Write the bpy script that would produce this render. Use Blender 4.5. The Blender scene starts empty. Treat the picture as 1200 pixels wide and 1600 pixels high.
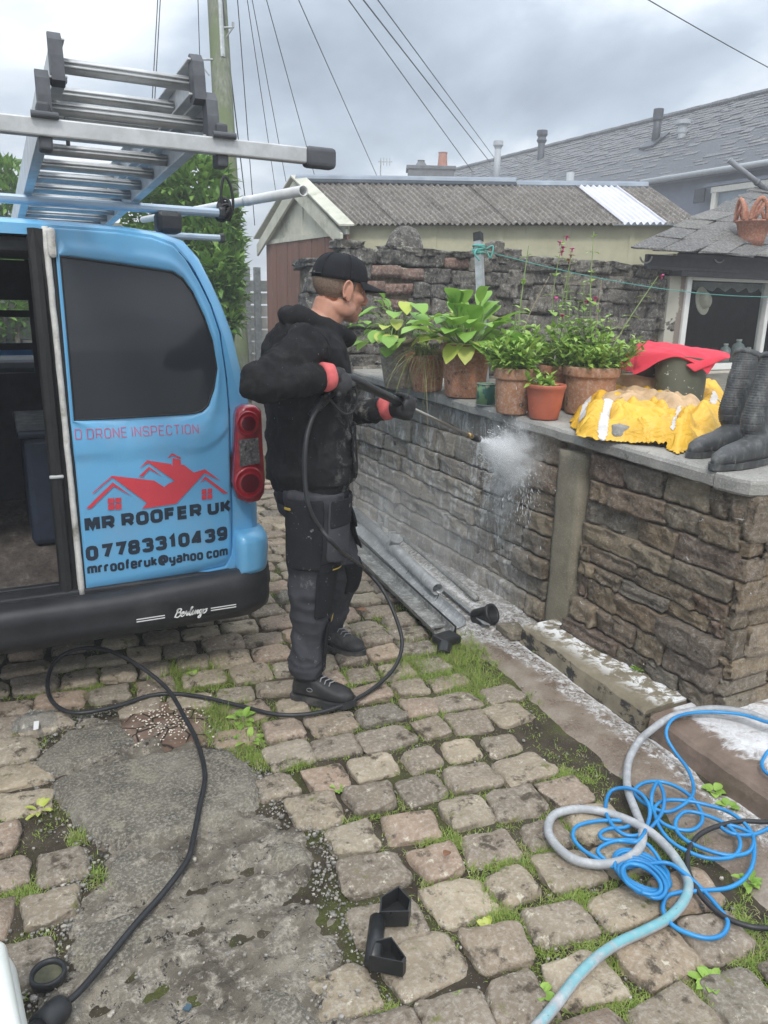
import bpy, bmesh, math, random
import numpy as np
from math import sin, cos, tan, atan2, radians as R, pi, sqrt, hypot
from mathutils import Vector, Matrix, noise as MN
random.seed(7); np.random.seed(7)
SC = bpy.context.scene
COL = SC.collection

# ------------------------------------------------------------------ camera
F_PX, CAM_H = 1210.0, 1.60
PITCH, YAW, ROLL = R(15.5), R(26.7), R(1.4)
_f = np.array([sin(YAW)*cos(PITCH), cos(YAW)*cos(PITCH), -sin(PITCH)])
_r0 = np.array([cos(YAW), -sin(YAW), 0.0]); _u0 = np.cross(_r0, _f)
_r = _r0*cos(ROLL)+_u0*sin(ROLL); _u = -_r0*sin(ROLL)+_u0*cos(ROLL)
CAM = np.array([0, 0, CAM_H])
cd = bpy.data.cameras.new('camera'); cam = bpy.data.objects.new('camera', cd); COL.objects.link(cam)
cd.sensor_fit = 'VERTICAL'; cd.sensor_height = 24.0; cd.lens = 24.0*F_PX/1600
cd.clip_start = 0.05; cd.clip_end = 2000
cam.matrix_world = Matrix(((_r[0], _u[0], -_f[0], 0), (_r[1], _u[1], -_f[1], 0), (_r[2], _u[2], -_f[2], CAM_H), (0, 0, 0, 1)))
SC.camera = cam

# ------------------------------------------------------------------ sky, sun, exposure
SUN_EL, SUN_AZ = R(52), R(-150)
W = bpy.data.worlds.new('World'); SC.world = W; W.use_nodes = True
nt = W.node_tree; nt.nodes.clear()
def wn(t, **k):
    n = nt.nodes.new(t)
    for a, b in k.items(): setattr(n, a, b)
    return n
L = nt.links.new
wo = wn('ShaderNodeOutputWorld'); wb = wn('ShaderNodeBackground'); wb.inputs['Strength'].default_value = 0.10
sky = wn('ShaderNodeTexSky'); sky.sky_type = 'NISHITA'; sky.sun_disc = False
sky.sun_elevation = SUN_EL; sky.sun_rotation = SUN_AZ
tc = wn('ShaderNodeTexCoord'); sp = wn('ShaderNodeSeparateXYZ'); L(tc.outputs['Generated'], sp.inputs[0])
def wm(op, a, b=None, c=None):
    n = wn('ShaderNodeMath', operation=op)
    for i, v in enumerate((a, b, c)):
        if v is None: continue
        if isinstance(v, (int, float)): n.inputs[i].default_value = v
        else: L(v, n.inputs[i])
    return n.outputs[0]
zc = wm('MAXIMUM', sp.outputs[2], 0.0)
den = wm('ADD', zc, 0.30)
cx_ = wm('DIVIDE', sp.outputs[0], den); cy_ = wm('DIVIDE', sp.outputs[1], den)
cv = wn('ShaderNodeCombineXYZ'); L(cx_, cv.inputs[0]); L(cy_, cv.inputs[1])
n1 = wn('ShaderNodeTexNoise'); n1.inputs['Scale'].default_value = 1.05; n1.inputs['Detail'].default_value = 7; n1.inputs['Roughness'].default_value = 0.52
n1.inputs['Distortion'].default_value = 0.25
mp = wn('ShaderNodeMapping'); mp.inputs['Location'].default_value = (3.1, 0.7, 0); L(cv.outputs[0], mp.inputs[0]); L(mp.outputs[0], n1.inputs['Vector'])
rp = wn('ShaderNodeValToRGB'); el = rp.color_ramp.elements
el[0].position = 0.30; el[0].color = (0.20, 0.235, 0.285, 1)
el[1].position = 0.72; el[1].color = (1.40, 1.37, 1.32, 1)
e = el.new(0.45); e.color = (0.38, 0.44, 0.51, 1)
e = el.new(0.58); e.color = (0.80, 0.84, 0.88, 1)
L(n1.outputs['Fac'], rp.inputs[0])
# overcast sky: the zenith is brighter than the horizon (CIE overcast distribution)
grad = wm('MULTIPLY_ADD', zc, 17.0, 7.2)
vm = wn('ShaderNodeVectorMath', operation='SCALE'); L(rp.outputs[0], vm.inputs[0]); L(grad, vm.inputs['Scale'])
mx = wn('ShaderNodeMix', data_type='RGBA'); mx.inputs[0].default_value = 0.90
L(sky.outputs[0], mx.inputs[6]); L(vm.outputs[0], mx.inputs[7])
L(mx.outputs[2], wb.inputs['Color']); L(wb.outputs[0], wo.inputs[0])
sd = bpy.data.lights.new('sun', 'SUN'); sd.energy = 1.5; sd.angle = R(10); sd.color = (1.0, 0.96, 0.90)
so = bpy.data.objects.new('sun', sd); COL.objects.link(so)
so.rotation_euler = Vector((sin(SUN_AZ)*cos(SUN_EL), cos(SUN_AZ)*cos(SUN_EL), sin(SUN_EL))).to_track_quat('Z', 'Y').to_euler()
SC.view_settings.view_transform = 'Standard'; SC.view_settings.look = 'None'
SC.view_settings.gamma = 1.0; SC.view_settings.use_curve_mapping = False
SC.view_settings.exposure = 0.48
SC.cycles.volume_bounces = 6; SC.cycles.volume_step_rate = 1.0

# ------------------------------------------------------------------ picture -> world measuring helpers
def ray(px, py): return _f+_r*(px-600)/F_PX+_u*(800-py)/F_PX
def onz(px, py, z=0.0):
    d = ray(px, py); return CAM+d*((z-CAM_H)/d[2])
def onx(px, py, x):
    d = ray(px, py); return CAM+d*(x/d[0])
def ony(px, py, y):
    d = ray(px, py); return CAM+d*(y/d[1])
def ondep(px, py, dep): return CAM+ray(px, py)*dep
def depth(p): return float((np.array(p)-CAM)@_f)
def proj(p):
    d = np.array(p)-CAM; z = max(float(d@_f), 1e-3); return 600+F_PX*(d@_r)/z, 800-F_PX*(d@_u)/z
def inview(p, m=40):
    d = np.array(p)-CAM
    if d@_f < 0.1: return False
    x, y = proj(p); return -m < x < 1200+m and -m < y < 1600+m

# ------------------------------------------------------------------ object helpers
WOFF = {}
def put(o, parent):
    COL.objects.link(o)
    if parent is not None:
        o.parent = parent
        if parent.name in WOFF: o.matrix_parent_inverse = Matrix.Translation(-WOFF[parent.name])
    return o
def tag(o, label=None, cat=None, group=None, kind=None):
    if label: o['label'] = label
    if cat: o['category'] = cat
    if group: o['group'] = group
    if kind: o['kind'] = kind
    return o
def thing(name, label, cat, loc, group=None):
    o = bpy.data.objects.new(name, None); o.empty_display_size = 0.1
    o.location = Vector([float(c) for c in loc]); COL.objects.link(o)
    WOFF[o.name] = Vector(o.location)
    return tag(o, label, cat, group)
def mesh(name, v, f, m=None, smooth=False):
    me = bpy.data.meshes.new(name); me.from_pydata([tuple(map(float, p)) for p in v], [], [tuple(int(i) for i in q) for q in f]); me.update()
    if m is not None: me.materials.append(m)
    if smooth: me.polygons.foreach_set('use_smooth', [True]*len(me.polygons))
    return me
def obj(name, vf, m, parent=None, smooth=False, kind=None):
    me = vf if isinstance(vf, bpy.types.Mesh) else mesh(name, vf[0], vf[1], m, smooth)
    o = bpy.data.objects.new(name, me); put(o, parent)
    if kind: o['kind'] = kind
    return o
def fixn(me):
    bm = bmesh.new(); bm.from_mesh(me); bmesh.ops.recalc_face_normals(bm, faces=bm.faces); bm.to_mesh(me); bm.free(); return me

def tidy(v, f):
    used = sorted({i for q in f for i in q}); mp_ = {a: b for b, a in enumerate(used)}
    return [v[i] for i in used], [tuple(mp_[i] for i in q) for q in f]

class G:                                   # geometry accumulator
    def __init__(s): s.v = []; s.f = []
    def add(s, v, f):
        b = len(s.v); s.v += [tuple(map(float, p)) for p in v]; s.f += [tuple(i+b for i in q) for q in f]; return s
    def __iter__(s): return iter((s.v, s.f))
    def __getitem__(s, i): return (s.v, s.f)[i]
    def __add__(s, o): s.add(o[0], o[1]); return s

def box(c, s, M3=None):
    v = []
    for x in (-.5, .5):
        for y in (-.5, .5):
            for z in (-.5, .5):
                p = np.array([x*s[0], y*s[1], z*s[2]])
                if M3 is not None: p = M3@p
                v.append(p+np.array(c))
    return v, [(0, 1, 3, 2), (4, 6, 7, 5), (0, 4, 5, 1), (2, 3, 7, 6), (0, 2, 6, 4), (1, 5, 7, 3)]
def bbox(c, s, b=0.005, M3=None, seg=2):     # bevelled box
    bm = bmesh.new(); bmesh.ops.create_cube(bm, size=1.0)
    bmesh.ops.scale(bm, vec=s, verts=bm.verts)
    bmesh.ops.bevel(bm, geom=bm.edges[:], offset=min(b, 0.45*min(s)), segments=seg, profile=0.5, affect='EDGES')
    v = [np.array(q.co) for q in bm.verts]; f = [[w.index for w in p.verts] for p in bm.faces]; bm.free()
    if M3 is not None: v = [M3@p for p in v]
    return [p+np.array(c) for p in v], f
def rotz(a): return np.array([[cos(a), -sin(a), 0], [sin(a), cos(a), 0], [0, 0, 1.]])
def roty(a): return np.array([[cos(a), 0, sin(a)], [0, 1, 0], [-sin(a), 0, cos(a)]])
def rotx(a): return np.array([[1, 0, 0], [0, cos(a), -sin(a)], [0, sin(a), cos(a)]])
def frame(d, up=(0, 0, 1)):
    d = np.array(d, float); d /= np.linalg.norm(d)
    a = np.cross(up, d)
    if np.linalg.norm(a) < 1e-4: a = np.cross((1, 0, 0), d)
    a /= np.linalg.norm(a); b = np.cross(d, a); return a, b, d
def crom(pts, n=8, closed=False):           # Catmull-Rom
    P = [np.array(p, float) for p in pts]; out = []; N = len(P)
    rng = range(N) if closed else range(N-1)
    for i in rng:
        if closed: a, b, c, d = P[(i-1) % N], P[i], P[(i+1) % N], P[(i+2) % N]
        else: a, b, c, d = P[max(i-1, 0)], P[i], P[i+1], P[min(i+2, N-1)]
        for k in range(n):
            t = k/n; out.append(0.5*(2*b+(c-a)*t+(2*a-5*b+4*c-d)*t*t+(3*b-a-3*c+d)*t**3))
    if not closed: out.append(P[-1])
    return out
def tube(path, r, n=8, cap=True, flat=None, up=(0, 0, 1)):
    P = [np.array(p, float) for p in path]; N = len(P)
    rr = [r]*N if isinstance(r, (int, float)) else list(r)
    v = []; f = []; a0 = None
    for i in range(N):
        d = P[min(i+1, N-1)]-P[max(i-1, 0)]
        ln = np.linalg.norm(d); d = d/ln if ln > 1e-9 else np.array([0, 0, 1.])
        if a0 is None: a, b, _ = frame(d, up)
        else:
            a = a0-d*(a0@d); na = np.linalg.norm(a)
            a = a/na if na > 1e-6 else frame(d, up)[0]
            b = np.cross(d, a)
        a0 = a
        fl = 1.0 if flat is None else flat
        for k in range(n):
            t = 2*pi*k/n; v.append(P[i]+a*cos(t)*rr[i]+b*sin(t)*rr[i]*fl)
    for i in range(N-1):
        for k in range(n):
            f.append((i*n+k, i*n+(k+1) % n, (i+1)*n+(k+1) % n, (i+1)*n+k))
    if cap: f.append(tuple(range(n-1, -1, -1))); f.append(tuple((N-1)*n+k for k in range(n)))
    return v, f
def cyl(a, b, r, r2=None, n=14, cap=True): return tube([a, b], [r, r if r2 is None else r2], n, cap)
def lathe(prof, c=(0, 0, 0), n=24, M3=None, jit=0.0, seed=0):
    v = []; f = []; rs = random.Random(seed); m = len(prof)
    for k in range(n):
        t = 2*pi*k/n
        for (r, z) in prof:
            q = r*(1+rs.uniform(-jit, jit)); p = np.array([q*cos(t), q*sin(t), z])
            if M3 is not None: p = M3@p
            v.append(p+np.array(c))
    for k in range(n):
        for i in range(m-1):
            a, b = k*m+i, ((k+1) % n)*m+i; f.append((a, b, b+1, a+1))
    return v, f
def loft(rings, closed=True, caps=False):
    v = []; f = []; n = len(rings[0])
    for r in rings: v += list(r)
    for i in range(len(rings)-1):
        for k in range(n if closed else n-1):
            f.append((i*n+k, i*n+(k+1) % n, (i+1)*n+(k+1) % n, (i+1)*n+k))
    if caps: f.append(tuple(range(n-1, -1, -1))); f.append(tuple((len(rings)-1)*n+k for k in range(n)))
    return v, f
def ellip(c, r, M3=None, nu=16, nv=10):
    v = []; f = []
    for i in range(nv+1):
        ph = pi*i/nv
        for k in range(nu):
            t = 2*pi*k/nu; p = np.array([r[0]*sin(ph)*cos(t), r[1]*sin(ph)*sin(t), -r[2]*cos(ph)])
            if M3 is not None: p = M3@p
            v.append(p+np.array(c))
    for i in range(nv):
        for k in range(nu): f.append((i*nu+k, i*nu+(k+1) % nu, (i+1)*nu+(k+1) % nu, (i+1)*nu+k))
    return v, f
def extr(poly, d):                          # polygon of 3D points extruded by vector d
    n = len(poly); d = np.array(d, float)
    v = [np.array(p, float) for p in poly]+[np.array(p, float)+d for p in poly]
    f = [tuple(range(n-1, -1, -1)), tuple(range(n, 2*n))]+[(i, (i+1) % n, n+(i+1) % n, n+i) for i in range(n)]
    return v, f
def remesh(g, vox, smooth=6, fac=0.5, name='r'):
    me = mesh(name, g[0], g[1]); fixn(me)
    o = bpy.data.objects.new(name, me); COL.objects.link(o)
    m = o.modifiers.new('r', 'REMESH'); m.mode = 'VOXEL'; m.voxel_size = vox
    if smooth:
        s = o.modifiers.new('s', 'SMOOTH'); s.iterations = smooth; s.factor = fac
    dg = bpy.context.evaluated_depsgraph_get(); ev = o.evaluated_get(dg)
    out = bpy.data.meshes.new_from_object(ev)
    bpy.data.objects.remove(o); bpy.data.meshes.remove(me)
    out.polygons.foreach_set('use_smooth', [True]*len(out.polygons))
    return out
def displace(me, fn):
    n = len(me.vertices); co = np.empty(n*3); no = np.empty(n*3)
    me.vertices.foreach_get('co', co); me.vertices.foreach_get('normal', no)
    co = co.reshape(-1, 3); no = no.reshape(-1, 3)
    d = fn(co, no); co = co+(no*d[:, None] if d.ndim == 1 else d)
    me.vertices.foreach_set('co', co.ravel()); me.update(); return me
def fbm(p, s, o=3, seed=0.0): return MN.fractal(Vector((p[0]*s+seed, p[1]*s+seed*1.7, p[2]*s-seed)), 1.0, 2.0, o)
def pin(x, y, poly):
    c = False; n = len(poly); j = n-1
    for i in range(n):
        xi, yi = poly[i][0], poly[i][1]; xj, yj = poly[j][0], poly[j][1]
        if (yi > y) != (yj > y) and x < (xj-xi)*(y-yi)/(yj-yi)+xi: c = not c
        j = i
    return c

# ------------------------------------------------------------------ materials
class Mat:
    def __init__(s, name, rough=0.7, metal=0.0, spec=0.4):
        s.m = bpy.data.materials.new(name); s.m.use_nodes = True; s.nt = s.m.node_tree
        s.b = s.nt.nodes['Principled BSDF']; s.b.inputs['Roughness'].default_value = rough
        s.b.inputs['Metallic'].default_value = metal; s.b.inputs['Specular IOR Level'].default_value = spec
        s.geo = s.n('ShaderNodeNewGeometry'); s.pos = s.geo.outputs['Position']
        s._tc = None
    def n(s, t, **k):
        q = s.nt.nodes.new(t)
        for a, b in k.items(): setattr(q, a, b)
        return q
    def l(s, a, b): s.nt.links.new(a, b)
    def inp(s, sock, v):
        if hasattr(v, 'links') or isinstance(v, bpy.types.NodeSocket): s.l(v, sock)
        elif isinstance(v, (tuple, list)) and len(v) == 3 and sock.type == 'RGBA': sock.default_value = (*v, 1)
        else: sock.default_value = v
    def objco(s):
        if s._tc is None: s._tc = s.n('ShaderNodeTexCoord')
        return s._tc.outputs['Object']
    def map(s, vec, scale=(1, 1, 1), rot=(0, 0, 0), loc=(0, 0, 0)):
        q = s.n('ShaderNodeMapping'); s.l(vec, q.inputs[0]); q.inputs['Scale'].default_value = scale; q.inputs['Rotation'].default_value = rot; q.inputs['Location'].default_value = loc
        return q.outputs[0]
    def noise(s, scale, detail=4, rough=0.55, vec=None, dist=0.0):
        q = s.n('ShaderNodeTexNoise'); s.l(vec if vec is not None else s.pos, q.inputs['Vector'])
        q.inputs['Scale'].default_value = scale; q.inputs['Detail'].default_value = detail; q.inputs['Roughness'].default_value = rough; q.inputs['Distortion'].default_value = dist
        return q.outputs['Fac']
    def vor(s, scale, vec=None, feature='F1'):
        q = s.n('ShaderNodeTexVoronoi'); q.feature = feature; s.l(vec if vec is not None else s.pos, q.inputs['Vector']); q.inputs['Scale'].default_value = scale
        return q.outputs['Distance']
    def wave(s, scale, vec=None, dist=0.0, direction='X', dscale=1.0):
        q = s.n('ShaderNodeTexWave'); q.bands_direction = direction; s.l(vec if vec is not None else s.pos, q.inputs['Vector'])
        q.inputs['Scale'].default_value = scale; q.inputs['Distortion'].default_value = dist; q.inputs['Detail Scale'].default_value = dscale
        return q.outputs['Fac']
    def ramp(s, fac, stops):
        q = s.n('ShaderNodeValToRGB'); s.l(fac, q.inputs[0]); el = q.color_ramp.elements
        while len(el) < len(stops): el.new(0.5)
        while len(el) > max(1, len(stops)): el.remove(el[-1])
        for e, (p, c) in zip(el, stops): e.position = p; e.color = (*c, 1) if len(c) == 3 else c
        return q.outputs[0]
    def step(s, fac, a, b):
        q = s.n('ShaderNodeMapRange'); q.interpolation_type = 'SMOOTHSTEP'; s.l(fac, q.inputs[0]); q.inputs[1].default_value = a; q.inputs[2].default_value = b
        return q.outputs[0]
    def math(s, op, a, b=None):
        q = s.n('ShaderNodeMath', operation=op); s.inp(q.inputs[0], a)
        if b is not None: s.inp(q.inputs[1], b)
        return q.outputs[0]
    def mix(s, fac, a, b, mode='MIX'):
        q = s.n('ShaderNodeMix', data_type='RGBA', blend_type=mode); s.inp(q.inputs[0], fac); s.inp(q.inputs[6], a); s.inp(q.inputs[7], b)
        return q.outputs[2]
    def rnd(s):                              # a random number per object and per loose piece
        oi = s.n('ShaderNodeObjectInfo'); a = s.math('ADD', oi.outputs['Random'], s.geo.outputs['Random Per Island'])
        return s.math('FRACT', a)
    def xyz(s, vec=None):
        q = s.n('ShaderNodeSeparateXYZ'); s.l(vec if vec is not None else s.pos, q.inputs[0]); return q.outputs
    def bump(s, h, strength=0.5, dist=0.01):
        q = s.n('ShaderNodeBump'); q.inputs['Strength'].default_value = strength; q.inputs['Distance'].default_value = dist; s.l(h, q.inputs['Height'])
        s.l(q.outputs[0], s.b.inputs['Normal']); return q
    def col(s, c): s.inp(s.b.inputs['Base Color'], c); return s
    def ro(s, c): s.inp(s.b.inputs['Roughness'], c); return s

def simple(name, c, rough=0.6, metal=0.0, var=0.18, scale=14.0, bump=0.15, bd=0.002, spec=0.4, dirt=None):
    m = Mat(name, rough, metal, spec)
    f = m.noise(scale, 5, 0.6); lo = tuple(x*(1-var) for x in c); hi = tuple(min(1, x*(1+var)) for x in c)
    k = m.ramp(f, [(0.3, lo), (0.7, hi)])
    if dirt: k = m.mix(m.step(m.noise(scale*0.4, 6, 0.7), 0.5, 0.75), k, dirt)
    m.col(k); m.ro(m.ramp(m.noise(scale*1.7, 4, 0.6), [(0.3, (max(0, rough-.12),)*3), (0.75, (min(1, rough+.12),)*3)]))
    if bump: m.bump(m.noise(scale*5, 4, 0.6), bump, bd)
    return m.m
def stone(name, cols, spot=(0.55, 0.53, 0.48), spotamt=0.62, dark=(0.04, 0.038, 0.035), fine=60.0, bump=0.7, bd=0.006, rough=0.85, per=True, moss=None, darkamt=0.55):
    m = Mat(name, rough, 0, 0.3)
    r = m.rnd(); st = [(i/(len(cols)-1) if len(cols) > 1 else 0, c) for i, c in enumerate(cols)]
    base = m.ramp(r, st) if per else m.ramp(m.noise(3.0, 4, 0.6), [(0.3+0.4*p, c) for p, c in st])
    n1 = m.noise(9.0, 6, 0.65); base = m.mix(m.step(n1, 0.35, 0.75), m.mix(0.35, base, dark), base)
    n2 = m.noise(fine, 5, 0.7); base = m.mix(m.math('MULTIPLY', m.step(n2, 0.42, 0.72), 0.5), base, m.mix(0.5, base, (0.75, 0.72, 0.66)))
    n3 = m.noise(23.0, 5, 0.75); base = m.mix(m.step(n3, spotamt, spotamt+0.08), base, spot)
    n4 = m.noise(16.0, 6, 0.7, vec=m.map(m.pos, loc=(5.2, 1.3, 2.2))); base = m.mix(m.step(n4, darkamt, darkamt+0.13), base, dark)
    if moss is not None:
        n5 = m.noise(11.0, 5, 0.7, vec=m.map(m.pos, loc=(1.2, 7.3, 0.2))); base = m.mix(m.step(n5, 0.60, 0.70), base, moss)
    m.col(base)
    h = m.math('ADD', m.math('MULTIPLY', n1, 1.5), m.math('ADD', n2, m.math('MULTIPLY', m.noise(160, 3, 0.7), 0.5)))
    m.bump(h, bump, bd); return m
# ------------------------------------------------------------------ shared stone shapes
def rock_geo(seed, n=5, r=0.22, amp=0.06, freq=1.6, skipbottom=True, corner=0.10, dims=(1, 1, 1)):
    rs = random.Random(seed); off = Vector((seed*3.1, seed*1.7, seed*0.9))
    idx = {}; v = []; f = []
    cj = {(a, b, c): np.array([rs.uniform(-corner, corner) for _ in range(3)]) for a in (0, 1) for b in (0, 1) for c in (0, 1)}
    def vert(i, j, k):
        key = (i, j, k)
        if key in idx: return idx[key]
        p = np.array([2*i/n-1, 2*j/n-1, 2*k/n-1])
        rr = np.array([r/dims[0], r/dims[1], r/dims[2]]); rr = np.minimum(rr, 0.9)
        inner = np.clip(p, -(1-rr), 1-rr); dlt = (p-inner)/rr; ln = np.linalg.norm(dlt)
        if ln > 1: dlt = dlt/ln
        q = inner+dlt*rr
        t = (p+1)/2; w = np.zeros(3)
        for a in (0, 1):
            for b in (0, 1):
                for c in (0, 1):
                    w += cj[(a, b, c)]*(t[0] if a else 1-t[0])*(t[1] if b else 1-t[1])*(t[2] if c else 1-t[2])
        q = q+w*2
        nz = MN.noise_vector(Vector(q)*freq+off); nz2 = MN.noise_vector(Vector(q)*freq*2.7+off)
        q = q+np.array(nz)*amp*2+np.array(nz2)*amp*0.8
        idx[key] = len(v); v.append(q*0.5); return idx[key]
    for a in range(n):
        for b in range(n):
            if not skipbottom: f.append((vert(a, b, 0), vert(a, b+1, 0), vert(a+1, b+1, 0), vert(a+1, b, 0)))
            f.append((vert(a, b, n), vert(a+1, b, n), vert(a+1, b+1, n), vert(a, b+1, n)))
            f.append((vert(0, a, b), vert(0, a, b+1), vert(0, a+1, b+1), vert(0, a+1, b)))
            f.append((vert(n, a, b), vert(n, a+1, b), vert(n, a+1, b+1), vert(n, a, b+1)))
            f.append((vert(a, 0, b), vert(a+1, 0, b), vert(a+1, 0, b+1), vert(a, 0, b+1)))
            f.append((vert(a, n, b), vert(a, n, b+1), vert(a+1, n, b+1), vert(a+1, n, b)))
    return v, f
def inst(name, me, loc, scale=(1, 1, 1), rot=(0, 0, 0), parent=None):
    o = bpy.data.objects.new(name, me); o.location = [float(c) for c in loc]; o.scale = scale; o.rotation_euler = rot
    return put(o, parent)

# ------------------------------------------------------------------ ground
m = Mat('dirt_joint', 0.9, 0, 0.2)
n1 = m.noise(7, 6, 0.65); n2 = m.noise(90, 5, 0.7); n3 = m.noise(4.2, 5, 0.6, vec=m.map(m.pos, loc=(3, 1, 0)))
c = m.ramp(n1, [(0.3, (0.034, 0.027, 0.018)), (0.55, (0.065, 0.052, 0.036)), (0.75, (0.11, 0.092, 0.066))])
c = m.mix(m.math('MULTIPLY', m.step(n3, 0.47, 0.62), 0.75), c, m.ramp(n2, [(0.35, (0.05, 0.065, 0.014)), (0.7, (0.11, 0.12, 0.03))]))
c = m.mix(m.step(m.vor(140), 0.16, 0.10), c, (0.30, 0.28, 0.25))
m.col(c); m.bump(m.math('ADD', n2, m.math('MULTIPLY', m.noise(300, 3, 0.7), 0.6)), 0.8, 0.008); M_DIRT = m.m
m = Mat('far_ground', 0.9, 0, 0.2); m.col(m.ramp(m.noise(1.2, 6, 0.6), [(0.3, (0.10, 0.095, 0.08)), (0.7, (0.19, 0.175, 0.15))])); M_FARG = m.m
M_SETT = stone('sett_stone', [(0.34, 0.26, 0.178), (0.21, 0.175, 0.135), (0.40, 0.325, 0.225), (0.26, 0.215, 0.165), (0.38, 0.275, 0.198), (0.165, 0.147, 0.12), (0.45, 0.37, 0.262), (0.30, 0.255, 0.195)],
               spot=(0.52, 0.47, 0.38), spotamt=0.60, dark=(0.075, 0.06, 0.043), fine=75, bump=0.9, bd=0.006, darkamt=0.54, moss=(0.15, 0.15, 0.055)).m

def grid_sheet(xs, ys, zf, keep=None):
    v = [(x, y, zf(x, y)) for y in ys for x in xs]; nx = len(xs); f = []
    for j in range(len(ys)-1):
        for i in range(nx-1):
            if keep is None or keep((xs[i]+xs[i+1])/2, (ys[j]+ys[j+1])/2): f.append((j*nx+i, j*nx+i+1, (j+1)*nx+i+1, (j+1)*nx+i))
    if keep is not None:
        used = sorted({i for q in f for i in q}); mp_ = {a: b for b, a in enumerate(used)}
        v = [v[i] for i in used]; f = [tuple(mp_[i] for i in q) for q in f]
    return v, f
gx = np.concatenate([[-96, -40, -14, -6], np.linspace(-3, 9, 25), [14, 40, 96]])
gy = np.concatenate([[-96, -40, -10], np.linspace(-3, 15, 37), [22, 40, 96]])
ground = obj('ground', grid_sheet(gx, gy, lambda x, y: -0.035), M_FARG, kind='structure')
yard = obj('cobbled_yard', grid_sheet(np.arange(-2.6, 2.42, 0.03), np.arange(0.35, 8.0, 0.03),
      lambda x, y: 0.004*fbm((x, y, 0), 9)+0.006*fbm((x, y, 3), 2.5)), M_DIRT, smooth=True, kind='structure')

PATCH_PX = [(45, 1195), (105, 1128), (190, 1112), (320, 1122), (348, 1165), (418, 1210), (428, 1262), (492, 1292), (528, 1335), (505, 1385), (560, 1468), (572, 1560), (650, 1690), (-90, 1700), (30, 1570), (95, 1485), (85, 1420), (152, 1345), (85, 1245)]
PATCH = [tuple(onz(*p)[:2]) for p in PATCH_PX]
def edge_dist(x, y, poly):
    P = np.array(poly); Q = np.roll(P, -1, 0); d = Q-P; w = np.array([x, y])-P
    t = np.clip((w*d).sum(1)/np.maximum((d*d).sum(1), 1e-9), 0, 1); return float(np.min(np.hypot(*(w-d*t[:, None]).T)))
def path_left(y): return 1.80+(y-1.65)*0.085
def kerb_x(y): return 2.115+(y-1.9)*0.055

def sett_geo(s):
    v, f = rock_geo(s+11, 8, 0.34, 0.055, 1.5, True, 0.11, (1, 1, 0.45))
    return [p+np.array([0, 0, .10*MN.noise(Vector((p[0]*5+s, p[1]*5, 1)))+.05*MN.noise(Vector((p[0]*13, p[1]*13, s)))]) if p[2] > .1 else p for p in v], f
SETTS = [mesh('cobble', *sett_geo(s), M_SETT, True) for s in range(16)]
rs = random.Random(5); ca, sa = cos(R(-6)), sin(R(-6)); setts = []
for k in range(-9, 34):
    u = -3.4+rs.uniform(0, .2); big = 1.0+0.28*max(0, min(1, (-k)/6))
    while u < 0.9:
        w = rs.uniform(0.128, 0.182)*(1.0+0.16*max(0, min(1, -k/6)))*(1.12 if rs.random() < .15 else 1)
        x = 1.27+(u+w/2)*ca; y = 2.27+k*0.166+(u+w/2)*sa
        u += w+rs.uniform(0.010, 0.032)
        if x+w/2 > path_left(y)-0.01 or y < 0.45 or x < -2.4 or y > 7.6: continue
        ed = edge_dist(x, y, PATCH)
        if pin(x, y, PATCH) and (ed > 0.05 or rs.random() < .35): continue
        if y > 2.0 and rs.random() < 0.015: continue
        setts.append((x, y+rs.uniform(-.008, .008), w, rs.uniform(0.110, 0.138)*(1.0+0.12*max(0, min(1, -k/6))), rs.uniform(-6, 6), rs.uniform(-0.009, 0.006), rs.randrange(16), rs.random()))
def sett_seen(t):
    p = (t[0], t[1], 0.02); under_van = (-0.85 < t[0] < 0.95 and t[1] > 3.5)
    return inview(p, 30) and not under_van
seen = sorted([t for t in setts if sett_seen(t)], key=lambda t: depth((t[0], t[1], 0)))
single, rest = seen[:298], seen[298:]+[t for t in setts if not sett_seen(t)]
for (x, y, w, h, a, dz, s, q) in single:
    inst('cobble', SETTS[s], (x, y, 0.0+dz), (w*1.04, h*1.04, 0.056), (rs.uniform(-.03, .03), rs.uniform(-.03, .03), R(-6+a)+(pi if q > .5 else 0)), yard)
g = G()
for (x, y, w, h, a, dz, s, q) in rest:
    Mz = rotz(R(-6+a)); v0, f0 = rock_geo(s+11, 2, 0.36, 0.05, 1.5, True, 0.09, (1, 1, 0.5))
    g.add([Mz@(np.array(p)*np.array([w*1.04, h*1.04, 0.056]))+np.array([x, y, dz]) for p in v0], f0)
obj('far_cobbles', g, M_SETT, yard, smooth=True, kind='stuff')

# concrete patch and slabs set in the yard
def patch(poly, z, cell=0.02, amp=0.006, edge=0.05, base=-0.012, fr=7, seed=0.0, wob=0.015):
    P = np.array(poly); x0, y0 = P.min(0); x1, y1 = P.max(0)
    def zf(x, y):
        xx = x+wob*fbm((x, y, 9), 12, 3, seed); yy = y+wob*fbm((x, y, 4), 12, 3, seed)
        d = edge_dist(xx, yy, poly)*(1 if pin(xx, yy, poly) else -1)
        t = max(0, min(1, d/edge)); t = t*t*(3-2*t)
        return base+(z-base)*t+t*amp*fbm((x, y, 0), fr, 5, seed)
    xs = np.arange(x0-cell, x1+cell, cell); ys = np.arange(y0-cell, y1+cell, cell)
    return grid_sheet(xs, ys, zf, lambda x, y: pin(x, y, poly) or edge_dist(x, y, poly) < 0.02)
m = Mat('old_concrete', 0.92, 0, 0.2)
n1 = m.noise(5, 7, 0.7); n2 = m.noise(70, 5, 0.75); n3 = m.noise(14, 6, 0.7, vec=m.map(m.pos, loc=(1, 4, 2)))
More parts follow.
